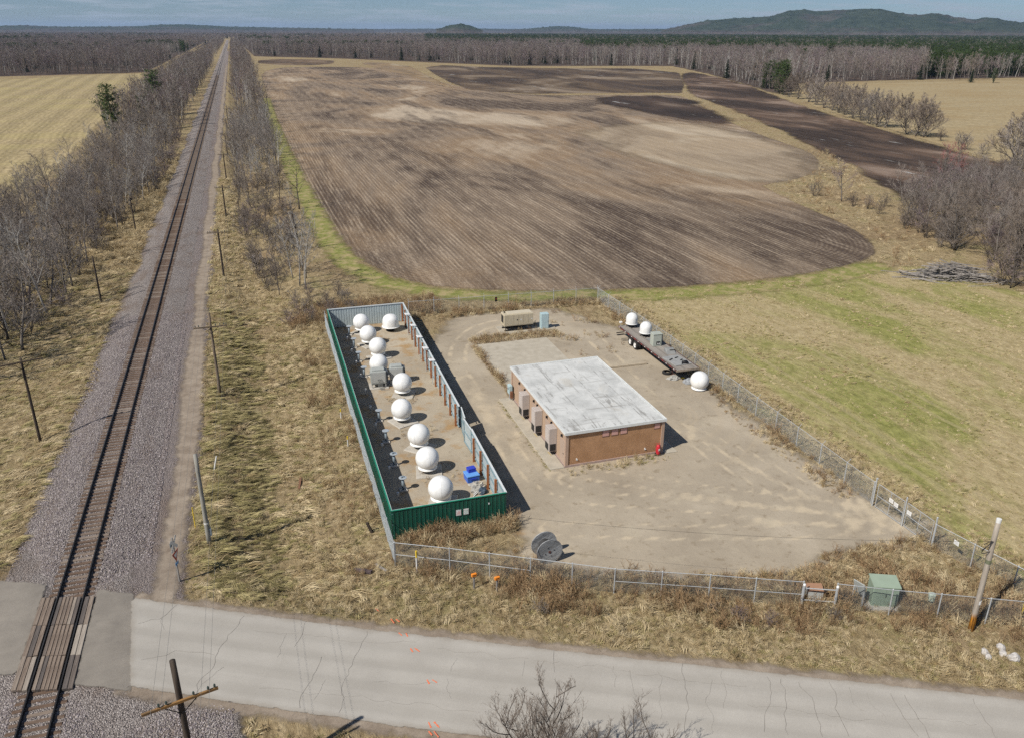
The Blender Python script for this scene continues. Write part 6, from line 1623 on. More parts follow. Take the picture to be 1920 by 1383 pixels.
def pin(x, y, poly): return bool(inside(np.array([x]), np.array([y]), poly)[0])
def psd(x, y, poly): return float(sdf(np.array([x]), np.array([y]), poly)[0])
def view_left(y, pad=6): return -0.262 * y - 4 - pad

# ---- wood left of the railway (nearest part tree by tree)
def in_left_wood(x, y):
    inner = np.interp(y, [85, 100, 140, 190, 215, 330], [-26.5, -25.5, -24.5, -20.8, -19.3, -19.5])
    return x < inner and x > view_left(y) and psd(x, y, STUBBLE) < -1.5 and x > np.interp(y, [80, 130, 160, 200, 330, 800], [-75, -62, -50, -41, -38, -45])
pts = scatter(in_left_wood, (-70, 88, -20, 330), lambda x, y: 2.3 if y < 220 else 2.7, 290, 3)
LW = 'bare trees in the wood left of the railway'
for k, (x, y) in enumerate(sorted(pts, key=lambda p: p[1])):
    kd = rnd.choice(['gray0', 'gray1', 'gray2', 'gray0', 'brown0', 'brown1', 'pale0', 'pale1' if rnd.random() < .6 else 'gray2'])
    s = rnd.uniform(0.7, 1.12) * float(np.interp(y, [90, 125, 170, 330], [1.05, 0.85, 0.72, 0.8]))
    if k >= 135: WOOD.append((kd, x, y, s)); continue
    edge = np.interp(y, [85, 100, 140, 190, 215, 330], [-26.5, -25.5, -24.5, -20.8, -19.3, -19.5])
    lab = '%s bare %s tree %s the left wood, %s' % ('tall' if s > 0.9 else 'low' if s < 0.7 else 'middling', {'g': 'grey', 'b': 'brownish', 'p': 'pale'}[kd[0]], 'at the track edge of' if x > edge - 3 else 'deep inside' if x > edge - 11 else 'at the field side of',
          'near end' if y < 108 else 'by the second pole' if y < 125 else 'past the second pole' if y < 150 else 'by the third pole' if y < 178 else 'beyond the third pole')
    tree(kd, x, y, s, lab, 'tree', lab)
for k, (x, y) in enumerate(sorted(scatter(lambda x, y: in_left_wood(x - 0.8, y), (-60, 92, -18.5, 300), 2.2, 150, 9), key=lambda p: p[1])):
    kd = 'shrub%d' % rnd.randrange(3); s = rnd.uniform(0.7, 1.25)
    if k >= 45: WOOD.append((kd, x, y, s)); continue
    lab = '%s %s brush among the trees of the left wood, %s' % ('tall' if s > 1 else 'low', ['brown', 'grey', 'purplish'][int(kd[-1])], 'near end' if y < 110 else 'by the second pole' if y < 128 else 'farther on')
    tree(kd, x, y, s, lab, 'shrub', lab)
tree('pine0', -39.5, 298, 1.25, 'tall green pine at the edge of the stubble field left of the railway')
tree('pine1', -33, 383, 1.5, 'dark green round pine just right of the tall pine by the stubble field')
tree('pine1', -34, 340, 0.9, 'small green pine half hidden among bare trees left of the railway')
tree('spruce0', -27, 520, 1.1, 'slender dark conifer in the far wood left of the railway')
# ---- strip between the railway and the plowed field
def in_right_strip(x, y):
    lo = np.interp(y, [118, 135, 160, 330, 900], [0.5, -1.6, -2.6, -2.8, -2.8]); hi = np.interp(y, [108, 120, 150, 220, 330, 900], [6.0, 6.8, 6.8, 7.6, 10.0, 14])
    return lo < x < hi and y > 112
pts = scatter(in_right_strip, (-4, 112, 12, 345), lambda x, y: 2.0 if y < 170 else 2.4, 175, 5)
for k, (x, y) in enumerate(sorted(pts, key=lambda p: p[1])):
    near = y < 165
    kd = rnd.choice(['shrub0', 'shrub1', 'shrub1', 'shrub0', 'shrub2', 'shrub1', 'brown0'] if y < 175 else ['gray0', 'shrub1', 'pale1', 'brown1', 'shrub0'] if y < 215 else ['gray0', 'gray1', 'pale0', 'pale1', 'gray2', 'shrub1', 'brown1'])
    if near and x > 3.5 and kd[0] in 'gb': kd = 'dark0'
    s = rnd.uniform(0.65, 1.15) if kd.startswith('sh') else rnd.uniform(0.42, 0.65) if near else rnd.uniform(0.5, 0.7) if y < 215 else rnd.uniform(0.65, 0.9)
    what = {'g': 'bare grey tree', 'b': 'bare brownish tree', 'p': 'bare pale trunked tree', 's': 'bushy bare shrub', 'd': 'dark crooked bare tree'}[kd[0]]
    if k >= 90: WOOD.append((kd, x, y, s)); continue
    lab = '%s %s in the railside strip, %s' % ('larger' if s > (0.9 if kd[0] == 's' else 0.6) else 'smaller', what, ('on the field side' if x > 3 else 'on the track side') + (', near end' if y < 128 else ', middle part' if y < 160 else ', farther part'))
    tree(kd, x, y, s, lab, 'shrub' if kd.startswith('sh') else 'tree', lab)
for x, y, s, kd, lab in ((5.9, 112.0, 0.86, 'pale0', 'nearest pale trunked birch at the end of the railside strip'), (5.2, 114.5, 0.9, 'pale1', 'second pale birch at the near end of the railside strip'), (6.4, 117.5, 0.8, 'pale0', 'third pale birch at the near end of the railside strip'), (4.6, 119, 0.75, 'pale1', 'fourth pale birch at the near end of the railside strip'), (6.2, 123, 0.72, 'pale0', 'fifth pale birch at the near end of the railside strip'), (6.6, 135, 0.95, 'dark0', 'dark crooked bare tree leaning over the field edge'), (9.0, 168, 0.95, 'dark0', 'dark bare tree standing alone at the field edge'), (7.4, 158, 0.6, 'pale1', 'small pale tree at the field edge')):
    tree(kd, x, y, s, lab)
# ---- thicket right of the field and lone trees
TH_ = [(113.23, 123.70), (129.46, 140.42), (160.09, 161.47), (174.66, 161.30), (175.48, 145.37), (152.06, 111.07), (108.29, 76.27), (98.98, 82.94), (100.10, 89.52), (106.92, 103.80)]
pts = scatter(lambda x, y: pin(x, y, TH_), (90, 75, 190, 170), 4.0, 70, 21)
for k, (x, y) in enumerate(sorted(pts, key=lambda p: p[0] + p[1])):
    dx = y > 132 and x < 150
    kd = rnd.choice(['red0', 'gray0'] if dx else ['big0', 'big1', 'big1', 'brown0', 'gray2'])
    what = {'r': 'purplish bare tree', 'g': 'grey bare tree', 'b': 'wide brown bare tree'}[kd[0]]
    s = rnd.uniform(0.68, 1.0) * float(np.interp(y, [95, 140], [1.05, 0.72]))
    if k >= 50: WOOD.append((kd, x, y, s)); continue
    lab = '%s %s in the right thicket, %s' % ('tall' if s > 0.82 else 'middling' if s > 0.68 else 'low', what, 'just behind the brush pile' if y < 97 else 'at its near left side' if y < 112 else 'in its middle' if y < 132 else 'at its far side')
    tree(kd, x, y, s, lab, 'tree', lab)
for k, (x, y) in enumerate(sorted(scatter(lambda x, y: pin(x, y, TH_), (90, 75, 190, 170), 2.4, 150, 22), key=lambda p: p[0] + p[1])):
    kd = 'shrub%d' % rnd.randrange(3); s = rnd.uniform(0.8, 1.4)
    if k >= 45: WOOD.append((kd, x, y, s)); continue
    lab = '%s %s undergrowth bush in the right thicket, %s' % ('tall' if s > 1.1 else 'low', ['brown', 'grey', 'purplish'][int(kd[-1])], 'behind the brush pile' if y < 97 else 'at its near left side')
    tree(kd, x, y, s, lab, 'shrub', lab)
for k, (x, y) in enumerate(scatter(lambda x, y: pin(x, y, TH_) and psd(x, y, TH_) < 4.5 and y < 128, (90, 75, 190, 170), 1.6, 34, 23)):
    kd = 'shrub%d' % rnd.randrange(3); s = rnd.uniform(0.6, 1.1)
    lab = '%s %s bush on the near rim of the right thicket, %s' % ('tall' if s > 0.85 else 'low', ['brown', 'grey', 'purplish'][int(kd[-1])], 'by the brush pile' if y < 97 else 'left of the brush pile')
    tree(kd, x, y, s, lab, 'shrub', lab)
for xy, s in (((151.13, 151.14), 0.95), ((155.18, 151.39), 0.9)):
    tree('red1', xy[0], xy[1], s, 'bare tree with reddish crown at the back of the thicket', 'tree', 'reddish trees at the back of the thicket')
tree('red0', *(118.22, 143.77), 0.78, 'lone bare tree with pinkish twigs beside the field corner ditch')
tree('shrub1', *(116.60, 150.51), 0.95, 'round grey bush left of the lone pinkish tree', 'shrub')
for xy in ((116.80, 138.32), (117.94, 135.72), (122.57, 136.59), (116.39, 130.78)):
    tree('shrub0', xy[0], xy[1], rnd.uniform(0.6, 0.8), 'low reddish brown bush between the lone tree and the thicket', 'shrub', 'low bushes by the lone tree')
# ---- tree row between dark field and pasture
row = [(272.75, 367.8), (266.53, 352.9), (258.89, 336.7), (253.58, 324.0), (249.58, 314.4), (246.01, 305.3), (240.01, 292.63), (237.29, 284.42), (230.57, 271.58), (226.93, 262.79), (226.88, 259.03), (220.08, 239.91), (218.18, 234.00), (218.57, 230.75), (216.91, 220.74), (207.38, 203.21), (206.73, 200.90), (204.99, 191.84), (195.00, 171.53), (192.12, 166.72), (285.28, 401.4), (292.05, 416.1), (280.31, 387.2)]
ORD = 'one two three four five six seven eight nine ten eleven twelve thirteen fourteen fifteen sixteen seventeen eighteen nineteen twenty twenty-one twenty-two twenty-three'.split()
rank = {k: r for r, k in enumerate(sorted(range(len(row)), key=lambda k: -row[k][1]))}
for k, (x, y) in enumerate(row):
    small = 14 <= k <= 17
    tree(rnd.choice(['shrub0', 'shrub1']) if small else rnd.choice(['wide0', 'wide1']), x, y, rnd.uniform(1.1, 1.5) if small else rnd.uniform(0.95, 1.2), ('small bare bush' if small else 'rounded bare tree') + ' in the row beside the pasture, number %s from its far end' % ORD[rank[k]], 'shrub' if small else 'tree', 'tree row by the pasture')
for xy, s, lab in (((200.70, 176.81), 0.8, 'pale bare tree of the pair at the right edge above the dark field'),):
    tree('pale0', xy[0], xy[1], s, lab)
# ---- conifers standing out at the forest edge
for xy, s, kd, lab in (((492.8, 485.6), 0.75, 'spruce0', 'left of two dark conifers at the pasture corner'), ((503.3, 476.4), 0.8, 'pine1', 'right of two dark conifers at the pasture corner'), ((352.9, 577.5), 1.15, 'spruce0', 'small dark conifer at the right edge of the far field'),
                       ((440.6, 821.4), 1.35, 'spruce0', 'narrow conifer at the far right field corner'), ((273.72, 873.1), 1.2, 'spruce0', 'dark spruce at the far field edge, middle'), ((105.19, 1146.0), 1.2, 'spruce0', 'dark spruce at the far field edge, left'),
                       ((549.0, 716.0), 1.6, 'pine0', 'broad tall pine above the far forest edge'), ((552.1, 691.1), 1.35, 'pine1', 'smaller pine right of the broad tall pine'), ((509.2, 701.1), 1.35, 'pine0', 'pine left of the broad tall pine'), ((490.4, 729.5), 1.4, 'pine1', 'pine standing apart left in the far forest'), ((-198.76, 1021.8), 1.3, 'pine1', 'dark pine in the forest left of the stubble field')):
    tree(kd, xy[0], xy[1], s, lab)
# ---- bare tree rising at the bottom edge, south of the road
nb = bare_tree(310, 5.9, 0.045, 1.15, 10, (6, 6, 4), 0.12, 11, twig=0.0042, up=0.4)
K['near'] = kind(*nb, bark_dark, twig_brown)
tree('near', 9.4, 24.5, 1.32, 'bare multi stemmed tree rising before the road at the bottom edge', rz=0.6)
K['near2'] = kind(*bare_tree(315, 4.6, 0.04, 1.15, 9, (6, 6, 4), 0.12, 10, twig=0.0042, up=0.4), bark_dark, twig_brown)
tree('near2', 11.6, 23.6, 1.35, 'smaller bare multi stemmed tree right of it at the bottom edge', rz=2.0)

# ---- brush pile
bp = thing('brush_pile', 'heap of grey cut branches in front of the thicket', 'brush pile', (*(95.93, 90.21), 0))
rr = random.Random(4)
brush_m = m_bark('brush_grey', (0.17, 0.15, 0.135), (0.44, 0.41, 0.38), 0.6)
for k in range(230):
    a = rr.gauss(R(-28), 0.4); L = rr.uniform(1.5, 5.5); u, v = rr.gauss(0, 2.6), rr.gauss(0, 1.1)
    cx = u * math.cos(R(-28)) - v * math.sin(R(-28)); cy = u * math.sin(R(-28)) + v * math.cos(R(-28))
    hgt = max(0.05, (2.1 - 0.1 * u * u - 0.45 * v * v)) * rr.uniform(0.1, 1)
    d = Vector((math.cos(a), math.sin(a), rr.gauss(0, 0.12))) * L / 2; c = Vector((cx, cy, hgt + 0.1))
    m = MB(); r0 = rr.uniform(0.035, 0.11)
    pts = [c - d, c - d * 0.3 + Vector((rr.gauss(0, .1), rr.gauss(0, .1), rr.gauss(0, .06))), c + d * 0.4 + Vector((rr.gauss(0, .15), rr.gauss(0, .15), rr.gauss(0, .1))), c + d]
    pts = [Vector((p.x, p.y, max(p.z, 0.03))) for p in pts]
    m.tube(pts, r0, 5, r0 * 0.4); m.build('branch', brush_m, bp)

# ------------------------------------------------------------------ masses nobody could count
def cloud(name, P, rot, scl, idx, protos, label, cat):
    """one object: alike small plants set on points with geometry nodes"""
    P = np.asarray(P, np.float32); n = len(P)
    me = bpy.data.meshes.new(name); me.vertices.add(n); me.vertices.foreach_set('co', P.ravel())
    for nm, ty, arr in (('rot', 'FLOAT_VECTOR', np.asarray(rot, np.float32)), ('scl', 'FLOAT_VECTOR', np.asarray(scl, np.float32))):
        a = me.attributes.new(nm, ty, 'POINT'); a.data.foreach_set('vector', arr.ravel())
    a = me.attributes.new('pick', 'INT', 'POINT'); a.data.foreach_set('value', np.asarray(idx, np.int32))
    o = link(name, me)
    pc = bpy.data.collections.new(name + '_kinds')
    for k, pm in enumerate(protos):
        pc.objects.link(bpy.data.objects.new('%s_kind_%s' % (name, 'abcdefghijkl'[k]), pm))
    ng = bpy.data.node_groups.new(name, 'GeometryNodeTree')
    ng.interface.new_socket('Geometry', in_out='INPUT', socket_type='NodeSocketGeometry'); ng.interface.new_socket('Geometry', in_out='OUTPUT', socket_type='NodeSocketGeometry')
    N, Lk = ng.nodes, ng.links
    gi, go = N.new('NodeGroupInput'), N.new('NodeGroupOutput')
    ci = N.new('GeometryNodeCollectionInfo'); ci.inputs['Collection'].default_value = pc; ci.inputs['Separate Children'].default_value = True; ci.inputs['Reset Children'].default_value = True
    ip = N.new('GeometryNodeInstanceOnPoints'); ip.inputs['Pick Instance'].default_value = True
    def na(nm, ty):
        q = N.new('GeometryNodeInputNamedAttribute'); q.data_type = ty; q.inputs['Name'].default_value = nm
        return q.outputs['Attribute']
    e2r = N.new('FunctionNodeEulerToRotation')
    Lk.new(na('rot', 'FLOAT_VECTOR'), e2r.inputs[0])
    Lk.new(gi.outputs[0], ip.inputs['Points']); Lk.new(ci.outputs[0], ip.inputs['Instance']); Lk.new(na('pick', 'INT'), ip.inputs['Instance Index'])
    Lk.new(e2r.outputs[0], ip.inputs['Rotation']); Lk.new(na('scl', 'FLOAT_VECTOR'), ip.inputs['Scale']); Lk.new(ip.outputs[0], go.inputs[0])
    md = o.modifiers.new('scatter', 'NODES'); md.node_group = ng
    tag(o, label, cat, kind='stuff')
    return o
def joined(pair, bark, twig, name):
    tm, cm = pair; m = MB(); m.add(tm.v, tm.f); m.mi = 1; m.add(cm.v, cm.f)
    return m.mesh(name, [bark, twig])
# --- far forest
forest_protos = [joined(bare_tree(200, 15, 0.17, 0.85, 9, (4, 4, 3), 0.22, twig=0.036, up=0.35), bark_grey, twig_purple, 'forest_tree'),
                 joined(bare_tree(201, 16, 0.17, 0.9, 9, (4, 4, 3), 0.22, twig=0.036, up=0.35), bark_dark, twig_grey, 'forest_tree'),
                 joined(bare_tree(202, 15, 0.17, 0.9, 9, (4, 4, 3), 0.2, twig=0.036, up=0.3), bark_grey, twig_brown, 'forest_tree'),
                 joined(bare_tree(203, 16, 0.17, 0.5, 8, (3, 2, 2), 0.45, twig=0.03, up=0.4), bark_pale, twig_pale, 'forest_birch'),
                 joined(pine(204, 15, 3.0), bark_dark, needle, 'forest_pine'),
                 joined(pine(205, 13, 2.6, True), bark_dark, needle_dk, 'forest_spruce')]
FOREST = [(-459.4, 758.9), (-168.52, 737.5), (-64.21, 782.6), (-73.25, 1251.7), (-31.03, 3481.6), (14.67, 3483.4), (27.33, 1232.6), (129.03, 1119.1), (206.01, 967.6), (267.96, 845.6), (429.4, 809.5), (379.1, 647.7), (326.9, 508.9), (287.16, 409.0), (372.4, 516.2), (472.9, 525.2), (501.3, 503.8), (569.9, 531.5), (950.1, 490.7)] + [(9000, 8000), (0, 9000), (-6000, 7000)]
rs = np.random.RandomState(5)
Ps, rots, scls, ids = [], [], [], []
def add_forest(y0, y1, density, smul, edge_only=None):
    # wedge of ground in front of the camera between two distances
    n = int(density * 0.62 * (y1 * y1 - y0 * y0))
    r = np.sqrt(rs.uniform(y0 * y0, y1 * y1, n)); th = rs.uniform(-0.30, 0.92, n)
    x, y = r * np.sin(th), r * np.cos(th)
    e = sdf(x, y, FOREST); k = e > 0
    if edge_only: k &= e < edge_only
    x, y, e = x[k], y[k], e[k]
    n = len(x)
    nz = np.array([mnoise.noise(Vector((a / 190, b_ / 190, 0))) for a, b_ in zip(x, y)])
    nb_ = np.array([mnoise.noise(Vector((a / 110, b_ / 110, 7))) for a, b_ in zip(x, y)])
    u = rs.rand(n); pk = rs.randint(0, 3, n)
    az = np.degrees(np.arctan2(x, y)); rr_ = np.hypot(x, y)
    pk = np.where((nb_ > 0.15) & (u < 0.4) & (e < 60), 3, pk)
    pk = np.where(u > 0.95, 3, pk)
    piny = ((az > 22) & (rr_ > 1250)) | ((az > 12) & (rr_ > 2100))
    dense = (az > 43) & (rr_ > 720) & (e > 25) & (rr_ < 1500)
    pk = np.where((nz > 0.3) & (u < 0.5), 4, pk)
    pk = np.where(piny & (u < 0.75), 4, pk)
    pk = np.where(dense & (u < 0.92), 4, pk)
    pk = np.where(u < 0.012, 5, pk)
    s = rs.uniform(0.8, 1.2, n) * smul * np.where(pk >= 4, 0.95, 1.0)
    Ps.append(np.stack([x, y, np.zeros(n)], -1)); rots.append(np.stack([np.zeros(n), np.zeros(n), rs.uniform(0, 6.28, n)], -1))
    scls.append(np.stack([s * (smul ** 0.5), s * (smul ** 0.5), s / max(smul, 1) * 1.05], -1)); ids.append(pk)
add_forest(340, 1000, 0.021, 1.0)
add_forest(1000, 1500, 0.013, 1.05)
add_forest(1500, 2400, 0.006, 1.15)
add_forest(2400, 5200, 0.0017, 1.5)
# the far ends of the two railside strips belong to the mass
def strip_pts(n, fx, y0, y1):
    y = rs.uniform(y0, y1, n); x = fx(y, rs.rand(n)); return x, y
x, y = strip_pts(900, lambda y, u: -21.0 - u * 25, 325, 1000)
x2, y2 = strip_pts(900, lambda y, u: -2.6 + u * np.interp(y, [330, 900], [13, 17]), 340, 2400)
x3, y3 = strip_pts(520, lambda y, u: -21.0 - u * 20, 1000, 2800)
x = np.concatenate([x, x2, x3]); y = np.concatenate([y, y2, y3]); k = sdf(x, y, STUBBLE) < -1.5; x, y = x[k], y[k]; n = len(x)
s = rs.uniform(0.65, 0.95, n)
Ps.append(np.stack([x, y, np.zeros(n)], -1)); rots.append(np.stack([np.zeros(n), np.zeros(n), rs.uniform(0, 6.28, n)], -1)); scls.append(np.stack([s, s, s], -1)); ids.append(np.where(rs.rand(n) < 0.2, 3, rs.randint(0, 3, n)))
cloud('forest', np.concatenate(Ps), np.concatenate(rots), np.concatenate(scls), np.concatenate(ids), forest_protos, 'bare leafless forest with scattered pines stretching to the horizon', 'forest')

kn = sorted({w[0] for w in WOOD})
for part, chunk in enumerate([kn[i:i + 10] for i in range(0, len(kn), 10)]):
    W = [w for w in WOOD if w[0] in chunk]; n = len(W)
    cloud('woodland' if part == 0 else 'brushwood', [(w[1], w[2], hz1(w[1], w[2]) if w[1] < 8 else 0) for w in W], [(0, 0, rnd.uniform(0, 6.28)) for w in W], [(w[3],) * 3 for w in W], [chunk.index(w[0]) for w in W],
          [K[c][2].mesh('wood_' + c[:-1], list(K[c][3])) for c in chunk], ['tangled mass of farther bare trees in the woods beside railway and field', 'tangled mass of farther bare brush in the woods beside railway and field'][part], ['wood', 'brush'][part])

# --- grass tufts, weeds
def m_blade(name, a, b_, lo=0.6):
    t = NT(name)
    c = t.ramp(t.rand(), [(0, a), (1, b_)])
    return t.done(c, 0.85, None, spec=0.1)
tan_b = m_blade('dry_blades', (0.30, 0.222, 0.115), (0.64, 0.535, 0.345))
grn_b = m_blade('green_blades', (0.16, 0.17, 0.04), (0.40, 0.36, 0.14))
brn_b = m_blade('weed_stalks', (0.15, 0.092, 0.05), (0.42, 0.29, 0.165))
olive_b = m_blade('olive_blades', (0.22, 0.195, 0.08), (0.48, 0.41, 0.215))
def tuft(seed, n, L, w, lean, bias, mat, spread):
    rr = random.Random(seed); V = []; F_ = []
    for k in range(n):
        a = rr.uniform(0, 6.28); r = rr.uniform(0, spread)
        p = Vector((r * math.cos(a), r * math.sin(a), 0))
        d = Vector((bias[0] + rr.gauss(0, lean), bias[1] + rr.gauss(0, lean), 1)).normalized()
        l = L * rr.uniform(0.5, 1.15); q = p + d * l * 0.55; d2 = (d + Vector((bias[0] * 1.2, bias[1] * 1.2, -0.35))).normalized(); e = q + d2 * l * 0.5
        s = perp(d, rr.uniform(0, 6.28)) * w
        i = len(V); V += [p - s, p + s, q - s * 0.8, q + s * 0.8, e]
        F_ += [(i, i + 1, i + 3), (i, i + 3, i + 2), (i + 2, i + 3, i + 4)]
    return np_mesh('tuft', [tuple(v) for v in V], F_, mat)
def weed(seed, h, mat, n=7, w=0.012):
    rr = random.Random(seed); m = MB()
    for k in range(n):
        a = rr.uniform(0, 6.28); l = rr.uniform(0.15, 0.75)
        p = Vector((rr.gauss(0, .1), rr.gauss(0, .1), 0)); q = p + Vector((math.cos(a) * l * 0.5, math.sin(a) * l * 0.5, h * rr.uniform(0.5, 1)))
        m.cyl(p, q, w, w * 0.4, 3, False)
        for j in range(6):
            u = rr.uniform(0.35, 1); b0 = p.lerp(q, u); b1 = b0 + Vector((rr.gauss(0, .14), rr.gauss(0, .14), rr.uniform(0.02, .25)))
            m.cyl(b0, b1, w * 0.6, w * 0.3, 3, False)
    return m.mesh('weed', mat)
tufts = [tuft(1, 26, 0.42, 0.013, 0.45, (0.7, 0.25), tan_b, 0.3), tuft(2, 26, 0.5, 0.013, 0.5, (0.9, -0.3), tan_b, 0.32), tuft(3, 24, 0.3, 0.012, 0.5, (0.3, 0.3), olive_b, 0.28),
         tuft(4, 24, 0.18, 0.012, 0.6, (0.1, 0.1), grn_b, 0.26), weed(5, 0.8, brn_b), weed(6, 1.15, brn_b, 9), weed(7, 0.6, tan_b, 8), tuft(8, 34, 0.75, 0.012, 0.35, (0.25, 0.2), tan_b, 0.2), tuft(9, 44, 1.0, 0.014, 0.35, (2.2, 0.3), tan_b, 0.42), tuft(10, 44, 0.9, 0.014, 0.35, (2.0, -0.3), olive_b, 0.42), tuft(11, 44, 0.9, 0.014, 0.35, (2.0, 0.1), m_blade('shaded_olive_blades', (0.10, 0.088, 0.04), (0.27, 0.225, 0.11)), 0.42)]
TP, TR, TS, TI = [], [], [], []
def tufts_in(n, bbox, test, picks, smin=0.7, smax=1.3, rz=None, seed=0):
    r2 = np.random.RandomState(seed); x = r2.uniform(bbox[0], bbox[2], n); y = r2.uniform(bbox[1], bbox[3], n)
    k = test(x, y); x, y = x[k], y[k]; n = len(x)
    nf = 0.5 + 0.25 * (np.sin(0.9 * x + 1.3 * np.sin(0.5 * y)) + np.sin(0.8 * y + 1.7 * np.sin(0.45 * x + 2)))
    k = r2.rand(n) < 0.45 + 0.9 * nf; x, y, nf = x[k], y[k], nf[k]; n = len(x)      # thin and thick patches
    s = r2.uniform(smin, smax, n) * (0.6 + 0.75 * nf) * (1 + 0.5 * (r2.rand(n) > 0.93))
    TP.append(np.stack([x, y, hz(x, y) + 0.005], -1)); TR.append(np.stack([np.zeros(n), np.zeros(n), r2.uniform(0, 6.28, n) if rz is None else r2.normal(rz, 0.5, n)], -1))
    TS.append(np.stack([s, s, s * r2.uniform(0.7, 1.2, n)], -1)); TI.append(r2.choice(picks, n))
rside = lambda x, y: (y - road_yc(x)) * math.cos(TH)
def fence_y(x): return np.interp(x, [6.5, 9.8, 19.2, 29.7, 39.4, 46.5], [45.8, 44.1, 38.85, 34.2, 29.5, 26.0])
# ditch between track and compound
tufts_in(6000, (-6.7, 44, 6.4, 112), lambda x, y: (rside(x, y) > 4.6), [0, 1, 2, 3, 6], 0.4, 0.9, -0.3, 1)
tufts_in(3600, (-5.4, 45, -1.0, 100), lambda x, y: (rside(x, y) > 5.2) & (np.sin(x * 2.1 + np.sin(y * 0.35) * 1.5) + np.sin(y * 0.9 + x * 0.5) > -0.3), [10, 10, 9], 0.4, 0.9, -0.2, 28)  # dark olive clumps; their tone also paints shade on this bank
tufts_in(4200, (-6.3, 44, -0.6, 106), lambda x, y: (rside(x, y) > 4.9) & (np.sin(x * 1.7 + np.sin(y * 0.7) * 2) + np.sin(y * 1.9 + x) > -0.6), [9, 9, 9, 8, 2], 0.4, 0.95, -0.25, 2)  # olive tufts whose colour adds shade to the bank turned from the sun
tufts_in(4200, (-0.8, 44, 6.4, 106), lambda x, y: (rside(x, y) > 4.9) & (np.sin(x * 1.3 + np.sin(y * 0.5) * 2) + np.sin(y * 1.5 + x) > -0.7), [8, 8, 0, 9], 0.35, 0.85, -0.6, 25)
tufts_in(5000, (-6.9, 110, 6, 210), lambda x, y: x < np.interp(y, [110, 150, 210], [2, -2.5, -3.2]), [0, 1, 2], 0.8, 1.4, 0.3, 3)
# roadside verge
tufts_in(26000, (-6.5, 22, 47, 48), lambda x, y: (rside(x, y) > 4.25) & (y < fence_y(x) + 0.8) & (x > -6.8 + 0.0 * y), [0, 1, 0, 2, 2, 6], 0.35, 0.8, None, 4)
tufts_in(6500, (6, 24, 47, 46), lambda x, y: (np.abs(y - fence_y(x)) < 1.7) & (rside(x, y) > 4.9), [4, 4, 5, 6, 0, 7], 0.6, 1.15, None, 5)
tufts_in(2600, (12, 30, 36, 44), lambda x, y: (y < fence_y(x) - 0.1) & (y > fence_y(x) - 3.2) & (rside(x, y) > 5.5) & (np.sin(x * 0.55) > -0.2), [4, 5, 5, 6], 0.6, 1.1, None, 6)
tufts_in(5200, (6.5, 27, 43, 48.6), lambda x, y: (y > fence_y(x)) & (y < fence_y(x) + 4.6) & ((x < 13) | (yard_d(x, y) < 0.4)), [4, 6, 0, 7, 0, 6, 5], 0.5, 1.0, None, 7)
tufts_in(4200, (24, 28, 43.5, 42), lambda x, y: (y > fence_y(x)) & (yard_d(x, y) < 0.6), [8, 0, 6, 7, 4], 0.5, 1.0, None, 27)
# south of the road
tufts_in(5000, (-3.2, 18, 30, 38), lambda x, y: rside(x, y) < -4.4, [2, 0, 3, 0], 0.6, 1.0, None, 8)
# left verge of the railway
tufts_in(15000, (-45, 50, -18, 130), lambda x, y: (rside(x, y) > 5) & (x > -0.27 * y - 12), [0, 8, 8, 1, 2, 9], 0.4, 0.95, 0.2, 9)
tufts_in(5000, (-32, 130, -17.6, 260), lambda x, y: x > -0.27 * y - 12, [0, 1, 0, 6], 0.9, 1.6, 0.2, 10)
# meadow right of the fence, and its dry margin
tufts_in(22000, (42.6, 27, 100, 97), lambda x, y: x < 0.98 * y + 25, [3, 3, 2, 2, 0], 0.25, 0.5, 0.2, 11)
tufts_in(2500, (43, 27, 100, 97), lambda x, y: (x < 0.98 * y + 25) & (np.sin(x * 0.23 + y * 0.11) + np.sin(y * 0.19) > 0.1), [8, 9], 0.25, 0.5, 0.0, 26)
tufts_in(5200, (42.2, 27, 47, 96), lambda x, y: x > 42.7, [0, 1, 6, 2], 0.4, 0.75, None, 12)
# yard edges: along fences, slab, building, trailer
tufts_in(700, (17, 93.2, 42, 96.4), lambda x, y: y > 94.2, [6, 0, 4], 0.6, 1.1, None, 13)
tufts_in(1300, (38.8, 44, 42.4, 95), lambda x, y: (x > 41.0) | ((y < 62) & (x > 40.2)), [0, 6, 4, 0], 0.5, 1.0, None, 14)
tufts_in(420, (30.6, 76, 39, 93), lambda x, y: np.sin(x * 1.7 + y) + np.sin(y * 1.3) > 0.5, [6, 4], 0.35, 0.7, None, 15)
tufts_in(260, (21.9, 69, 22.4, 84), lambda x, y: x > 0, [4, 6, 0], 0.4, 0.8, None, 16)
tufts_in(500, (22, 84.1, 33, 86.4), lambda x, y: x > 0, [6, 4, 6], 0.4, 0.8, None, 17)
tufts_in(160, (22, 53.4, 31.5, 54.7), lambda x, y: x > 0, [3, 6, 2], 0.3, 0.7, None, 18)
tufts_in(130, (20.45, 54.5, 20.75, 69), lambda x, y: x > 0, [2, 3], 0.3, 0.6, None, 19)
tufts_in(900, (7.0, 49.2, 16.2, 94.6), lambda x, y: np.sin(x * 1.1 + 1) + np.sin(y * 0.8) > 0.75, [0, 6, 4], 0.3, 0.6, None, 20)
tufts_in(700, (7.0, 47.4, 15.5, 48.85), lambda x, y: x > 0, [0, 6, 4, 7], 0.6, 1.0, None, 21)
tufts_in(1700, (3.4, 45, 6.7, 97), lambda x, y: (np.sin(y * 0.6) > -0.4), [6, 4, 0, 7], 0.6, 1.0, None, 22)
# brush behind the compound
tufts_in(2600, (3, 96.2, 22, 104), lambda x, y: y > 96.6, [5, 6, 7, 4, 0], 0.5, 1.0, None, 23)
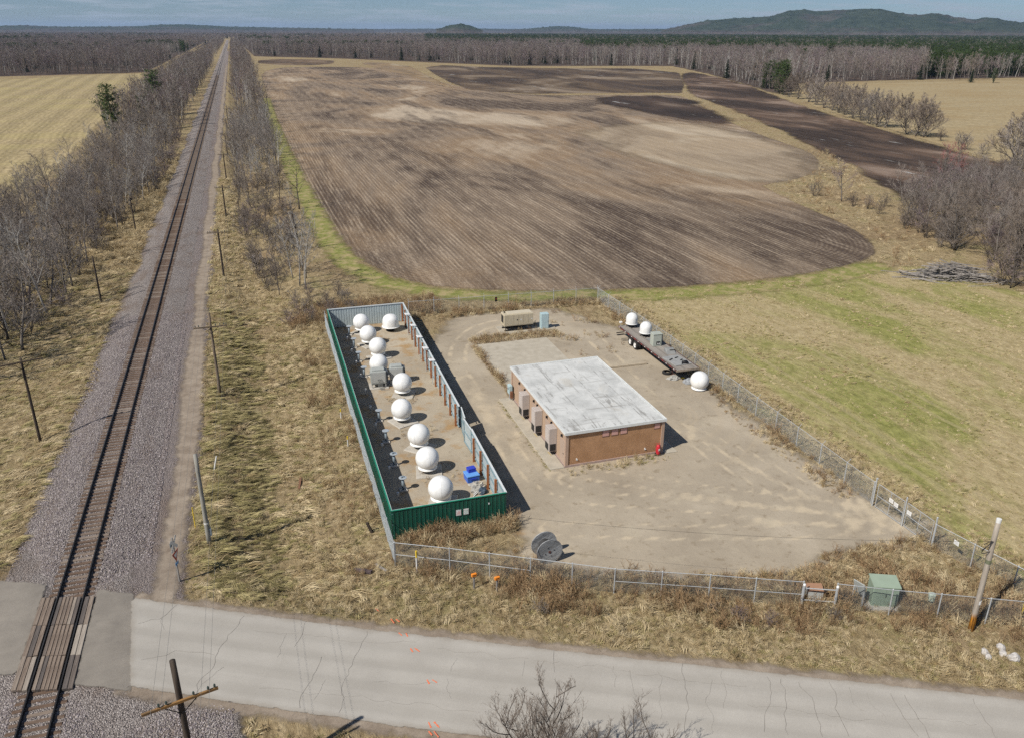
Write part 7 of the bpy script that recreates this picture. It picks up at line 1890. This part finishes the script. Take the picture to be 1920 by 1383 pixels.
# ditch grass by the far field corner
tufts_in(3500, (90, 95, 165, 215), lambda x, y: (sdf(x, y, MAIN) < -0.5) & (sdf(x, y, DARK) < -0.5) & (seg_dist(x, y, [(95, 103), (110, 132), (128, 162), (158, 205)], False) < 9), [1, 7, 0, 6, 4], 0.7, 1.25, None, 24)
cloud('grass', np.concatenate(TP), np.concatenate(TR), np.concatenate(TS), np.concatenate(TI), tufts, 'matted dry grass and weeds covering verges, ditch and meadow', 'grass')

# tall brown brush clumps behind the compound and dark bushes along the road fence
for x, y in scatter(lambda x, y: True, (2.5, 97.5, 11, 108), 1.7, 22, 31):
    kd = 'shrub%d' % rnd.randrange(3); s = rnd.uniform(0.35, 0.6)
    lab = '%s %s bush in the brush behind the metal fence, %s' % ('larger' if s > 0.47 else 'smaller', ['brown', 'grey', 'purplish'][int(kd[-1])], 'beside the fence' if y < 101 else 'back row')
    tree(kd, x, y, s, lab, 'shrub', lab)
for xy, s, lab in (((30.68, 32.38), 0.32, 'pale leafless bush outside the fence left of the small cabinet'), ((14.13, 38.32), 0.3, 'brown leafless bush in the roadside verge below the reel'), ((25.44, 34.02), 0.34, 'purplish leafless bush on the verge midway along the road fence'), ((30.22, 36.03), 0.28, 'small leafless bush inside the fence left of the small cabinet'), ((26.84, 33.33), 0.3, 'purplish leafless bush just right of the midway bush'), ((24.12, 35.20), 0.26, 'low leafless bush just left of the midway bush')):
    tree('shrub2' if 'purpl' in lab else 'shrub1', xy[0], xy[1], s, lab, 'shrub')

# --- loose ballast stones near the crossing
st = []
for k in range(4):
    bm = bmesh.new(); bmesh.ops.create_icosphere(bm, subdivisions=1, radius=0.045)
    for v in bm.verts: v.co *= 1 + 0.5 * mnoise.noise(v.co * 30 + Vector((k * 5, 0, 0))); v.co.z *= 0.8
    me = bpy.data.meshes.new('stone'); bm.to_mesh(me); bm.free()
    t = NT('stone_tone_' + 'abcd'[k]); c = t.ramp(t.rand(), [(0, (0.15, 0.128, 0.132)), (0.6, (0.27, 0.235, 0.235)), (1, (0.46, 0.42, 0.41))]); me.materials.append(t.done(c, 0.9, spec=0.15)); st.append(me)
r3 = np.random.RandomState(8); n = 60000
x = r3.uniform(-17.9, -9.0, n); y = 30 + 75 * r3.rand(n) ** 1.5
rsd = rside(x, y); keep = ((rsd > 3.6) | (rsd < -3.7)) & ((np.abs(x - RAIL_X) > 1.32) | (r3.rand(n) < 0.12))
xs2 = r3.uniform(-9, -3.8, 7000); ys2 = r3.uniform(26, 41, 7000); k2 = rside(xs2, ys2) < -3.7
x = np.concatenate([x[keep], xs2[k2]]); y = np.concatenate([y[keep], ys2[k2]]); n = len(x)
z = np.where(x < -9.3, np.interp(x, BZX, BZZ), np.interp(x, [-9.4, -6.5, -3.5], [0.26, 0.36, 0.33]) + 0.02) + 0.012
s = r3.uniform(0.6, 1.35, n)
cloud('ballast_stones', np.stack([x, y, z], -1), r3.uniform(0, 6.28, (n, 3)), np.stack([s, s, s], -1), r3.randint(0, 4, n), st, 'loose purplish grey ballast stones along the railway track', 'gravel')

# ------------------------------------------------------------------ thin haze in the air
def haze():
    m = MB(); m.box((0, 10000, 119), (64000, 64000, 242))
    mat = bpy.data.materials.new('haze_air'); mat.use_nodes = True
    n = mat.node_tree.nodes; n.clear()
    out = n.new('ShaderNodeOutputMaterial'); pv = n.new('ShaderNodeVolumePrincipled')
    pv.inputs['Color'].default_value = (0.5, 0.7, 1.0, 1); pv.inputs['Density'].default_value = 0.00004; pv.inputs['Anisotropy'].default_value = 0.1
    mat.node_tree.links.new(pv.outputs[0], out.inputs['Volume'])
    return tag(m.build('haze', mat), 'thin blue haze in the distant air', 'haze', kind='stuff')
haze()
